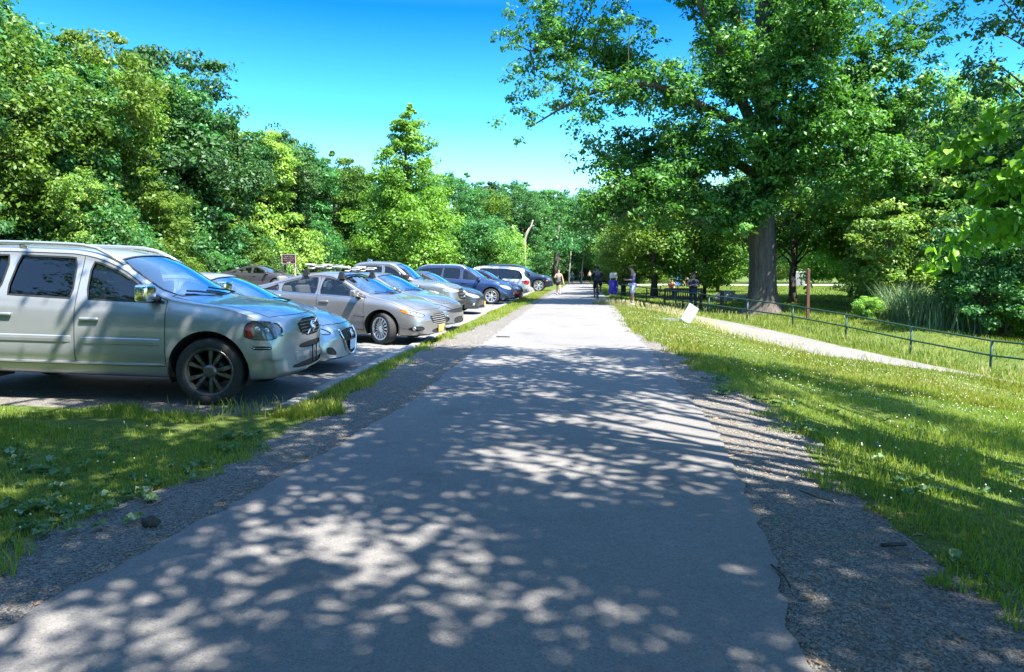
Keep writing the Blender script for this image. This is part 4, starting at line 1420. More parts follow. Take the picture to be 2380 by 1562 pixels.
# 9 --- silver minivan backed in
M_VAN = mat_paint("pale_silver_paint", (0.66, 0.66, 0.62), 0.4, .36)
P = dict(cat='minivan', x0=-2.55, x1=2.50, xroof=.0, axles=(1.55, -1.50), rw=.345, mid=.60, tumble=.34, arch=.06, tw=.22,
    top=[(-2.55, .62), (-2.53, .95), (-2.47, 1.08), (-2.28, 1.50), (-2.10, 1.68), (-1.2, 1.755), (0, 1.76), (.5, 1.70), (.9, 1.52), (1.65, 1.10), (1.8, 1.05), (2.2, .93), (2.38, .80), (2.46, .66), (2.50, .50)],
    belt=[(-2.55, .58), (-2.52, .9), (-2.4, 1.03), (-1.4, 1.04), (0, 1.01), (1.0, .99), (1.55, .97), (2.0, .88), (2.3, .75), (2.42, .6), (2.50, .46)],
    bot=[(-2.55, .38), (-2.3, .30), (-1.9, .22), (1.9, .20), (2.2, .20), (2.50, .26)],
    W=[(-2.55, .88), (-2.2, .95), (-1.4, .985), (0, .985), (1.55, .97), (2.0, .94), (2.3, .88), (2.50, .80)],
    windows=[dict(x=(.35, 1.35), door=0), dict(x=(-.80, .25), door=1, mat=M_TINT), dict(x=(-2.15, -.86), sb=.12, mat=M_TINT, rnd=2)], doors=[(.30, 1.32), (-.84, .30)], sill=.34,
    shield=(1.60, .62), rear=('x', 1.12, 1.55, .68), rear_mat=M_TINT, bonnet=(1.66, 2.38), style=ST_SEVEN, sweep=(.38, .14), mirror_x=1.15, seats=[.5, -.5], floor=.32,
    cuts=[dict(name='tail_light', ax=(0, 1, 0), mirror=True, mat=M_REDL, front=False, poly=[(-2.52, .82), (-2.38, .76), (-2.12, .93), (-2.08, 1.03), (-2.30, 1.05), (-2.52, 1.02)], rnd=1),
          dict(name='headlight', ax=(0, 1, 0), mirror=True, mat=M_LENS, poly=[(2.0, .70), (2.02, .80), (2.3, .74), (2.42, .62), (2.2, .62)])])
van, c, made = make_car("parked_minivan", "pale silver minivan backed in with red tail light towards the path", M_VAN, P)
rails(van, c, -2.05, .4, M_ALLOY, up=.03, r=.02)
strip_on_front(c, van, "rear_bumper", -.84, .84, .52, .20, .06, M_VAN, tail=True)
place(van, -5.15, 39.9, math.pi, 1.0)

# 10 --- black-blue pickup beyond the minivan
M_NAVY = mat_paint("blue_black_paint", (0.012, 0.02, 0.045), 0.4, .22)
P = dict(SUV, cat='pickup truck', top=sc_(SUV['top'], 1.05, 1.0, .10), belt=sc_(SUV['belt'], 1.05, 1.0, .10), bot=sc_(SUV['bot'], 1.05, 1, .06), W=sc_(SUV['W'], 1.05, 1.0), x0=-2.62, x1=2.57, rw=.42, axles=(1.55, -1.55), style=dict(n=6, twin=.17, w0=.022, w1=.045, rim=.72), interior=False, mid=.72,
    cuts=[dict(name='headlight', ax=(0, 1, 0), mirror=True, mat=M_LENS_SMOKE, poly=[(2.12, .90), (2.14, 1.0), (2.36, .95), (2.46, .86), (2.44, .78), (2.3, .80)], rim=.008),
          dict(name='grille', ax=(1, 0, 0), mat=M_MESH, poly=[(-.5, .62), (.5, .62), (.55, .9), (-.55, .9)], rim=.03, rim_mat=2, inset=.015)])
navy, c, made = make_car("parked_suv", "blue-black SUV with tall bonnet and bright split-spoke wheel beyond the minivan", M_NAVY, P)
navy["category"] = "SUV"
for sg in (-1, 1): ball_part(navy, "side_marker", (2.13, c.side_y(2.13, .78, sg), .78), (.06, .03, .05), M_AMBER)
place(navy, -4.55, 55.0, 0.0, 1.08)

# 11 --- dark sedan across the lot
M_BMW = mat_paint("dark_slate_paint", (0.085, 0.082, 0.10), 0.6, .26)
P = sedan(cuts=[
    dict(name='headlight', ax=(0, 1, 0), mirror=True, mat=M_LENS, poly=[(1.88, .72), (1.92, .77), (2.1, .73), (2.3, .64), (2.3, .58), (2.1, .62)]),
    dict(name='tail_light', ax=(0, 1, 0), mirror=True, mat=M_REDL, front=False, poly=[(-2.42, .80), (-2.12, .84), (-2.06, .93), (-2.40, .93)])], style=ST_TEN)
bmw, c, made = make_car("parked_sedan", "dark slate sedan standing far across the lot below the wood, red tail light showing", M_BMW, P)
fin(bmw, c, -.6, M_BMW)
strip_on_side(c, bmw, "window_trim", -1.5, 1.02, lambda x: float(c.belt(x)) + .042, .016, .008, M_CHROME, n=20)
place(bmw, -18.8, 41.0, -0.05, 1.0, roll=0)
# ------------------------------------------------------------------ trees
M_BARK = mat_bark("grey_bark", (0.040, 0.034, 0.028), (0.125, 0.108, 0.090))
M_BARK_D = mat_bark("dark_bark", (0.035, 0.030, 0.026), (0.10, 0.088, 0.075))
M_BARK_P = mat_bark("pale_bark", (0.24, 0.21, 0.17), (0.42, 0.38, 0.32))
M_LEAF_WOOD = mat_leaf("wood_leaf", (0.023, 0.097, 0.028), (0.049, 0.172, 0.045), (0.098, 0.258, 0.064))
M_LEAF_OAK = mat_leaf("oak_leaf", (0.037, 0.101, 0.017), (0.068, 0.169, 0.028), (0.129, 0.259, 0.045), 0.36)
M_LEAF_BRIGHT = mat_leaf("bright_leaf", (0.063, 0.155, 0.018), (0.115, 0.241, 0.032), (0.184, 0.322, 0.052), 0.42)
M_LEAF_OLIVE = mat_leaf("olive_leaf", (0.052, 0.121, 0.014), (0.090, 0.172, 0.021), (0.132, 0.218, 0.028), 0.40)
M_LEAF_MAPLE = mat_leaf("maple_leaf", (0.090, 0.216, 0.041), (0.172, 0.342, 0.061), (0.314, 0.460, 0.081), 0.42)
M_LEAF_LIME = mat_leaf("lime_leaf", (0.133, 0.321, 0.020), (0.190, 0.404, 0.030), (0.257, 0.475, 0.067), 0.45)
M_LEAF_PIN = mat_leaf("conical_tree_leaf", (0.096, 0.222, 0.022), (0.162, 0.318, 0.034), (0.240, 0.408, 0.054), 0.42)
M_LEAF_DARK = mat_leaf("dark_leaf", (0.020, 0.066, 0.017), (0.037, 0.107, 0.026), (0.070, 0.158, 0.035), 0.30)

def unit(v):
    return v / (np.linalg.norm(v, axis=-1, keepdims=True) + 1e-9)

def leaf_arrays(rg, P, Nrm, L, aspect=0.55, fold=0.12, droop=0.0):
    """rhombic leaves at P facing Nrm."""
    n = len(P)
    T = rg.randn(n, 3); T[:, 2] -= droop
    T = unit(T - Nrm * np.sum(T * Nrm, 1, keepdims=True))
    S = np.cross(Nrm, T)
    L = L[:, None]
    a = P - T * L * 0.5
    c = P + T * L * 0.5
    b = P + S * L * aspect * 0.5 - T * L * 0.08 + Nrm * L * fold
    d = P - S * L * aspect * 0.5 - T * L * 0.08 + Nrm * L * fold
    V = np.stack([a, b, c, d], 1).reshape(-1, 3)
    F = np.arange(4 * n).reshape(n, 4)
    return V, F

def clump_leaves(rg, C, RC, n_each, L, up=0.45, rnd=0.75, flat=0.7, shell=0.5):
    """C (m,3) clump centres, RC radii; leaves scattered mostly on the shell of each clump."""
    m = len(C)
    idx = np.repeat(np.arange(m), n_each)
    n = len(idx)
    d = unit(rg.randn(n, 3))
    d[:, 2] = np.where(d[:, 2] < -0.3, d[:, 2] * 0.6, d[:, 2]); d = unit(d)
    r = shell + (1 - shell) * rg.rand(n) ** 0.6 + 0.12 * rg.randn(n)
    off = d * r[:, None] * RC[idx][:, None]
    off[:, 2] *= flat
    A = unit(rg.randn(m, 3) * np.array([1, 1, .45]))[idx]; off += A * np.sum(off * A, 1, keepdims=True) * (0.2 + 0.9 * rg.rand(m))[idx][:, None]
    P = C[idx] + off
    Nn = unit(d * 0.6 + np.array([0, 0, up]) + rg.randn(n, 3) * rnd * 0.6)
    Ls = L * (0.55 + 0.85 * rg.rand(n))
    cv = rg.rand(m)
    var = np.clip(0.55 * cv[idx] + 0.45 * rg.rand(n), 0, 1)
    return P, Nn, Ls, var

def limb_path(a, b, sag=0.1, rg=None, n=6, wob=0.05):
    a = np.array(a, float); b = np.array(b, float)
    t = np.linspace(0, 1, n)[:, None]
    p = a + (b - a) * t
    L = np.linalg.norm(b - a)
    p[:, 2] += np.sin(t[:, 0] * math.pi) * L * sag
    if rg is not None:
        p[1:-1] += rg.randn(n - 2, 3) * L * wob
    return p

def make_tree_meshes(seed, h, rad, base, style, nclump, nleaf, leaf_L, trunk_r, m_leaf, m_bark, rc=0.30, gap=0.0, lean=0.0, flat=0.7, limbs=True, up=0.45, hollow=0.45):
    rg = np.random.RandomState(seed)
    t = rg.rand(nclump * 4)
    if style == 'round':
        env = lambda t: np.sqrt(np.clip(1 - (2 * t - 1) ** 2, 0, 1)) ** 0.75 * (1.05 - 0.18 * t)
    elif style == 'cone':
        env = lambda t: (1 - t) ** 0.78 * (0.5 + 0.55 * sstep(0, .12, t)) * (1 + .12 * np.sin(t * 22)) + 0.07
    elif style == 'vase':
        env = lambda t: np.sqrt(np.clip(1 - (1.6 * t - 0.75) ** 2, 0, 1)) * (0.55 + 0.45 * t)
    elif style == 'tall':
        env = lambda t: np.sqrt(np.clip(1 - (2 * t - 1) ** 2, 0, 1)) ** 0.55 * (0.9 + 0.2 * np.sin(t * 9 + seed))
    else:   # edge of the wood: foliage nearly to the ground
        env = lambda t: (0.80 + 0.28 * np.sin(t * 7 + seed)) * np.sqrt(np.clip(1 - (t * 0.98) ** 3, 0, 1)) * (0.75 + 0.25 * sstep(0, 0.2, t))
    e = env(t)
    keep = rg.rand(len(t)) < e / e.max()
    t = t[keep][:nclump]; e = e[keep][:nclump]
    n = len(t)
    a = rg.rand(n) * 2 * math.pi
    lob = 1 + 0.22 * np.sin(3 * a + seed + 5 * t) + 0.15 * np.sin(5 * a - 2 * seed + 9 * t)
    rr = rad * e * lob * (hollow + (1 - hollow) * rg.rand(n) ** 0.5)
    C = np.stack([rr * np.cos(a) + lean * t * h, rr * np.sin(a), base + t * (h - base)], 1)
    RC = rad * rc * (0.6 + 0.7 * rg.rand(n)) * (1.0 if style != 'cone' else 1) * np.clip(e + 0.25, 0.35, 1)
    if gap:
        k = rg.rand(n) > gap
        C, RC = C[k], RC[k]
    P, Nn, Ls, var = clump_leaves(rg, C, RC, max(1, nleaf // len(C)), leaf_L, up=up, flat=flat)
    V, F = leaf_arrays(rg, P, Nn, Ls)
    # trunk and limbs
    bm = bmesh.new()
    top = h * (0.9 if style == 'cone' else 0.72)
    tp = [(0.02 * rg.randn() * h * k / 8 + lean * h * (k / 8) ** 1.3, 0.02 * rg.randn() * h * k / 8, top * k / 8) for k in range(9)]
    tr = [trunk_r * (1.35 if k == 0 else 1.0) * (1 - 0.85 * (k / 8) ** 1.1) + 0.02 for k in range(9)]
    tp[0] = (0, 0, -0.3)
    add_tube(bm, tp, tr, 9)
    if limbs:
        sel = rg.permutation(len(C))[:min(len(C), 26)]
        for i in sel:
            z0 = max(base * 0.55, min(C[i][2] * (0.55 + 0.25 * rg.rand()), top * 0.95))
            k = z0 / top * 8; k0 = int(min(7, k)); fr = k - k0
            s0 = np.array(tp[k0]) * (1 - fr) + np.array(tp[k0 + 1]) * fr
            r0 = (tr[k0] * (1 - fr) + tr[k0 + 1] * fr) * 0.45
            lp = limb_path(s0, C[i], 0.06, rg, 5, 0.04)
            add_tube(bm, lp, np.linspace(r0, 0.018, 5), 5, cap=False)
    return (V, F, var), bm

TREE_LIB = {}
def tree_proto(key, **kw):
    mats = kw['m_leaf'], kw['m_bark']
    (V, F, var), bm = make_tree_meshes(**kw)
    me_o = np_mesh("crown", V, F, mats[0], var=var)
    tk = bm_obj("trunk", bm, mats[1], smooth=True)
    TREE_LIB[key] = (me_o.data, tk.data)
    bpy.data.objects.remove(me_o); bpy.data.objects.remove(tk)

def plant(key, x, y, s=1.0, rz=0.0, label="", cat="tree", group=None, name="tree", z=None, leaf=None, sz=None):
    zz = float(H(x, y)) if z is None else z
    root = thing(name, label, cat, (x, y, zz), rz, group)
    root.scale = (s, s, sz or s)
    cd, td = TREE_LIB[key]
    for nm, d in (("crown", cd), ("trunk", td)):
        o = bpy.data.objects.new(nm, d); COL.objects.link(o); o.parent = root
        if nm == "crown" and leaf:
            o.material_slots[0].link = 'OBJECT'; o.material_slots[0].material = leaf
    return root

tree_proto('edge_a', seed=1, h=12.5, rad=4.3, base=0.5, style='edge', nclump=250, nleaf=33000, leaf_L=0.24, trunk_r=0.20, m_leaf=M_LEAF_WOOD, m_bark=M_BARK_D, rc=.18)
tree_proto('edge_b', seed=2, h=13.5, rad=4.0, base=0.9, style='edge', nclump=230, nleaf=33000, leaf_L=0.22, trunk_r=0.22, m_leaf=M_LEAF_WOOD, m_bark=M_BARK_D, rc=.19, flat=.5)
tree_proto('round_a', seed=3, h=14.0, rad=4.6, base=3.0, style='round', nclump=190, nleaf=30000, leaf_L=0.25, trunk_r=0.24, m_leaf=M_LEAF_WOOD, m_bark=M_BARK, rc=.20)
tree_proto('round_b', seed=4, h=13.0, rad=4.2, base=2.2, style='tall', nclump=190, nleaf=28000, leaf_L=0.25, trunk_r=0.22, m_leaf=M_LEAF_WOOD, m_bark=M_BARK_D, rc=.20, flat=.55)
tree_proto('pin', seed=5, h=14.8, rad=4.5, base=0.4, style='cone', nclump=330, nleaf=42000, leaf_L=0.25, trunk_r=0.22, m_leaf=M_LEAF_PIN, m_bark=M_BARK_D, rc=.20, flat=.6, hollow=.25)
tree_proto('bright', seed=6, h=7.5, rad=3.2, base=1.0, style='round', nclump=110, nleaf=20000, leaf_L=0.22, trunk_r=0.12, m_leaf=M_LEAF_BRIGHT, m_bark=M_BARK, rc=.25)
tree_proto('maple', seed=7, h=8.0, rad=3.0, base=0.9, style='tall', nclump=100, nleaf=15000, leaf_L=0.24, trunk_r=0.12, m_leaf=M_LEAF_MAPLE, m_bark=M_BARK_D, rc=.25, flat=.45)
tree_proto('vase', seed=8, h=8.0, rad=4.2, base=1.7, style='vase', nclump=110, nleaf=15000, leaf_L=0.22, trunk_r=0.22, m_leaf=M_LEAF_BRIGHT, m_bark=M_BARK_D, rc=.22)
tree_proto('thin', seed=9, h=18.0, rad=3.9, base=5.0, style='tall', nclump=80, nleaf=7500, leaf_L=0.28, trunk_r=0.24, m_leaf=M_LEAF_DARK, m_bark=M_BARK_D, rc=.24, gap=.0)
tree_proto('slim', seed=13, h=18.5, rad=3.3, base=3.5, style='tall', nclump=150, nleaf=21000, leaf_L=0.22, trunk_r=0.22, m_leaf=M_LEAF_DARK, m_bark=M_BARK_D, rc=.22)
tree_proto('lawn', seed=12, h=10.0, rad=3.4, base=3.6, style='round', nclump=90, nleaf=13000, leaf_L=0.22, trunk_r=0.24, m_leaf=M_LEAF_BRIGHT, m_bark=M_BARK, rc=.22)
tree_proto('shrub', seed=10, h=2.6, rad=1.5, base=0.15, style='edge', nclump=60, nleaf=9000, leaf_L=0.13, trunk_r=0.04, m_leaf=M_LEAF_MAPLE, m_bark=M_BARK_D, rc=.28)
tree_proto('dark', seed=11, h=12.0, rad=4.4, base=2.2, style='round', nclump=130, nleaf=24000, leaf_L=0.28, trunk_r=0.25, m_leaf=M_LEAF_DARK, m_bark=M_BARK_D, rc=.25)

rgt = random.Random(11)
G_WOOD = "trees of the wood beyond the parking lot"
L_WOOD = "dense green wood tree standing in the treeline beyond the parking lot"
# front row of the wood, following the far edge of the lot
front = [(-26.5, 22.0, 'edge_a', .82), (-25.5, 26.0, 'edge_b', .80), (-26.0, 30.0, 'round_a', .86), (-24.8, 33.2, 'edge_a', .88), (-25.8, 36.5, 'edge_b', .90), (-25.0, 40.0, 'edge_a', .96),
         (-25.6, 43.5, 'edge_b', .98), (-24.8, 47.0, 'edge_a', .90), (-25.2, 50.5, 'edge_b', .92), (-24.6, 54.0, 'edge_a', .94), (-24.4, 57.5, 'edge_b', .90), (-23.6, 61.0, 'edge_a', .86), (-23.0, 65.0, 'edge_b', .84), (-21.8, 69.0, 'edge_a', .84), (-19.5, 73.0, 'edge_b', .84), (-16.8, 76.5, 'edge_a', .82), (-13.5, 79.0, 'edge_b', .86), (-10.5, 82.0, 'edge_a', .82), (-7.5, 86.0, 'edge_b', .90)]
for i, (x, y, k, s) in enumerate(front):
    plant(k, x + rgt.uniform(-.6, .6), y, s * rgt.uniform(.95, 1.05), rgt.uniform(0, 6.28), L_WOOD, group=G_WOOD, name="wood_tree", leaf=[None, None, M_LEAF_OLIVE, None, M_LEAF_MAPLE][i % 5] if i not in (0, 1) else None)
# taller ones behind
back = [(-30.5, 24, 'round_a', 1.0), (-30.8, 29, 'edge_b', 1.0), (-30.3, 34, 'round_a', 1.06), (-30.6, 39, 'round_b', 1.08), (-30.0, 44, 'edge_a', 1.08), (-30.4, 49, 'round_a', 1.02), (-30.0, 54, 'round_b', 1.02), (-29.6, 59, 'edge_a', .98),
        (-29, 64, 'round_a', .90), (-27.5, 70, 'edge_b', .88), (-24, 76, 'round_b', .90), (-20, 81, 'edge_a', .92), (-16, 85, 'round_a', .92), (-11, 89, 'edge_a', .98), (-36, 27, 'edge_b', 1.15), (-36, 36, 'edge_a', 1.2), (-36, 46, 'edge_b', 1.15), (-36, 56, 'edge_a', 1.1)]
for i, (x, y, k, s) in enumerate(back):
    plant(k, x + rgt.uniform(-.8, .8), y + rgt.uniform(-.8, .8), s, rgt.uniform(0, 6.28), L_WOOD, group=G_WOOD, name="wood_tree", leaf=[None, M_LEAF_DARK, None][i % 3])
plant('round_b', -25.6, 44.0, 1.14, .5, "narrow dark tree whose crown stands clear above the left treeline", name="wood_tree", leaf=M_LEAF_DARK)
plant('thin', -24.2, 57.5, .72, 2.5, "dark open-crowned tree whose upper twigs stick out against the sky", name="wood_tree")
plant('edge_b', -24.6, 35.4, .98, 1.0, "tall yellow-green tree bulging out of the treeline above the silver SUV", name="wood_tree", leaf=M_LEAF_OLIVE)
plant('edge_a', -23.2, 31.0, .45, 2.2, "low pale green tree in front of the wood behind the silver SUV", name="wood_tree", leaf=M_LEAF_MAPLE)
plant('edge_a', -22.9, 37.6, .46, 4.0, "low light green tree at the foot of the wood left of the slate sedan", name="wood_tree", leaf=M_LEAF_OLIVE)
# the conical tree in the lot
plant('pin', -13.9, 58.5, 1.0, .6, "tall conical yellow-green tree with a pointed top, at the end of the lot", name="conical_tree")
plant('bright', -8.9, 64.5, .85, 1.2, "rounded green tree just beside the tall conical tree", name="round_tree", leaf=M_LEAF_WOOD)
plant('bright', -6.8, 64.5, .72, 3.2, "small pale green tree near the light pole behind the minivan", name="round_tree", leaf=M_LEAF_MAPLE)
plant('bright', -18.4, 66.5, .86, 3.0, "low green tree filling the gap left of the conical tree", name="round_tree", leaf=M_LEAF_WOOD)
# the end of the path
G_END = "trees closing the view at the end of the path"
L_END = "tall green tree in the wood that closes the far end of the path"
end = [(-9, 100, 'round_a', .98), (-4.5, 102, 'round_b', 1.0), (-6.0, 97, 'edge_a', .84), (-13, 98, 'edge_b', .92), (-3.2, 108, 'edge_a', 1.02), (0.5, 120, 'round_a', 1.08), (4, 128, 'edge_b', 1.05), (7, 118, 'round_b', 1.1), (-1, 134, 'edge_a', 1.1), (4.5, 104, 'dark', 1.08), (9.5, 126, 'edge_a', 1.0), (2.5, 140, 'edge_b', 1.1), (6, 142, 'edge_a', 1.1), (-5, 124, 'edge_b', 1.1), (9, 106, 'round_b', 1.0), (4.2, 90, 'dark', .95), (13, 118, 'edge_a', .95), (18, 124, 'edge_b', .95), (24, 126, 'edge_a', .98), (30, 122, 'edge_b', .95), (36, 120, 'edge_a', 1.0), (43, 118, 'edge_b', 1.0), (50, 112, 'edge_a', 1.05), (58, 108, 'edge_b', 1.05), (66, 100, 'edge_a', 1.1), (20, 112, 'round_b', .8), (28, 110, 'round_a', .75), (38, 106, 'bright', 1.2), (46, 98, 'bright', 1.3), (31, 104, 'bright', 1.1)]
for i, (x, y, k, s) in enumerate(end):
    plant(k, x, y, s, rgt.uniform(0, 6.28), L_END if x < 12 else "green tree in the belt of trees behind the far lawn", group=G_END if x < 12 else "trees behind the far lawn", name="wood_tree", leaf=(M_LEAF_OLIVE if i % 2 else M_LEAF_MAPLE) if x > 5.8 else None)
# under-storey that darkens the wood
# right-hand side: vase-shaped tree and a row of thin trunks beside the path
plant('vase', 5.05, 47.0, 1.0, .3, "vase-shaped tree with many upswept branches, left of the bench", name="vase_tree", leaf=M_LEAF_OLIVE)
for i, (x, y, s, lab) in enumerate([(3.25, 49.0, .50, "young tree beside the purple barrel, first of the row of thin trunks"), (4.0, 52.5, .56, "young thin-trunked tree between the barrel and the man in blue"),
                                (3.9, 59.0, .62, "thin tree further along the path behind the purple barrel"), (5.8, 55.0, .66, "slim tree just behind the vase-shaped tree"), (4.4, 67.0, .75, "slim dark tree furthest along the right edge of the path")]):
    plant('vase', x, y, s, 1.3 * i, lab, name="young_tree", leaf=[M_LEAF_BRIGHT, M_LEAF_OLIVE, M_LEAF_OLIVE, M_LEAF_BRIGHT, None][i])
plant('bright', 8.3, 47.0, .86, 2.0, "small bright tree with low leaning branches, right behind the bench", name="small_tree", leaf=M_LEAF_MAPLE)
plant('bright', 12.0, 62.0, 1.0, 4.4, "rounded light green tree standing on the lawn near the hut", name="small_tree")
plant('lawn', 11.1, 43.5, .8, 1.0, "first pale-trunked tree standing close behind the oak on the lawn", name="lawn_tree", leaf=M_LEAF_BRIGHT)
plant('lawn', 11.9, 40.5, .85, 3.0, "second pale-trunked tree, thicker, just right of the oak", name="lawn_tree", leaf=M_LEAF_BRIGHT)
# right edge: light maples, dark tall tree, dark trunks over the reeds
for i, (x, y, k, s, lf, lab) in enumerate([
        (15.2, 33.6, 'maple', .92, None, "light green maple with its low branches over the fence, left of the reeds"),
        (19.4, 36.0, 'maple', 1.25, None, "big light green maple with orange-tinged tips behind the reeds"),
        (23.4, 35.0, 'maple', 1.15, M_LEAF_BRIGHT, "light green maple behind the dark trunks on the right"),
        (25.5, 46.0, 'bright', 1.35, M_LEAF_MAPLE, "broad light green tree far behind the reeds"),
        (18.5, 50.0, 'bright', 1.15, M_LEAF_MAPLE, "pale green tree on the far side of the lawn right of the oak"),
        (14.2, 26.4, 'maple', .56, M_LEAF_WOOD, "small dark tree with a leaning trunk standing over the fence and reeds"),
        (16.4, 26.4, 'maple', .56, M_LEAF_WOOD, "small dark tree right of the leaning one, shading the fence"),
        (19.7, 31.5, 'slim', 1.05, None, "tall slim dark tree rising out of the top right corner"),
        (17.6, 35.0, 'thin', .66, M_LEAF_WOOD, "tall open dark tree with sky showing through, right of the oak"),
        (13.2, 31.4, 'maple', .62, None, "low light green maple between the oak and the reeds, nearest the fence"),
        (17.6, 31.0, 'maple', .78, M_LEAF_BRIGHT, "bright green maple standing just behind the reeds"),
        (21.6, 32.0, 'maple', .9, None, "light green maple spreading at the photo's right edge beside the dark trunks"),
        (20.8, 43.0, 'round_a', .92, M_LEAF_MAPLE, "tall light green tree filling the gap between the oak and the slim dark tree"),
        (26.5, 34.0, 'edge_a', .9, M_LEAF_OLIVE, "dense green tree at the photo's right edge behind the fence"),
        (16.4, 41.5, 'round_b', .86, M_LEAF_OLIVE, "airy yellow-green tree between the oak and the dark trees")]):
    plant(k, x, y, s, 1.7 * i, lab, name="maple_tree" if k == 'maple' else "broadleaf_tree", leaf=lf)
for i, (x, y, s, lf) in enumerate([(15.9, 23.2, .75, M_LEAF_WOOD), (17.6, 22.6, .85, M_LEAF_DARK), (19.5, 24.5, 1.1, M_LEAF_WOOD), (11.4, 29.0, .36, M_LEAF_MAPLE), (17.6, 29.0, .8, M_LEAF_MAPLE), (12.6, 30.5, .42, M_LEAF_MAPLE), (20.5, 27.0, 1.1, M_LEAF_DARK)]):
    plant('shrub', x, y, s, 1.1 * i, "leafy shrub growing below the trees just behind the low rail fence", "shrub", group="shrubs behind the rail fence", name="shrub", leaf=lf)
# shrubs at the foot of the wood, beyond the lot
for i in range(26):
    y = 24 + i * 2.15; x = -22.7 + rgt.uniform(-.6, .5) + (0 if y < 62 else (y - 62) * .45)
    plant('shrub', x, y, rgt.uniform(.6, .95), rgt.uniform(0, 6), "low dark shrub in the undergrowth at the foot of the wood", "shrub", group="shrubs at the foot of the wood", name="shrub", leaf=[M_LEAF_DARK, M_LEAF_WOOD, M_LEAF_DARK, M_LEAF_OLIVE][i % 4])
for i in range(12):
    plant('shrub', -8 + i * 1.5, 92 + rgt.uniform(0, 8) if i < 4 else 122 + rgt.uniform(0, 6), rgt.uniform(.9, 1.5), rgt.uniform(0, 6), "dark shrub under the trees at the far end of the path", "shrub", group="shrubs at the end of the path", name="shrub", leaf=M_LEAF_DARK)

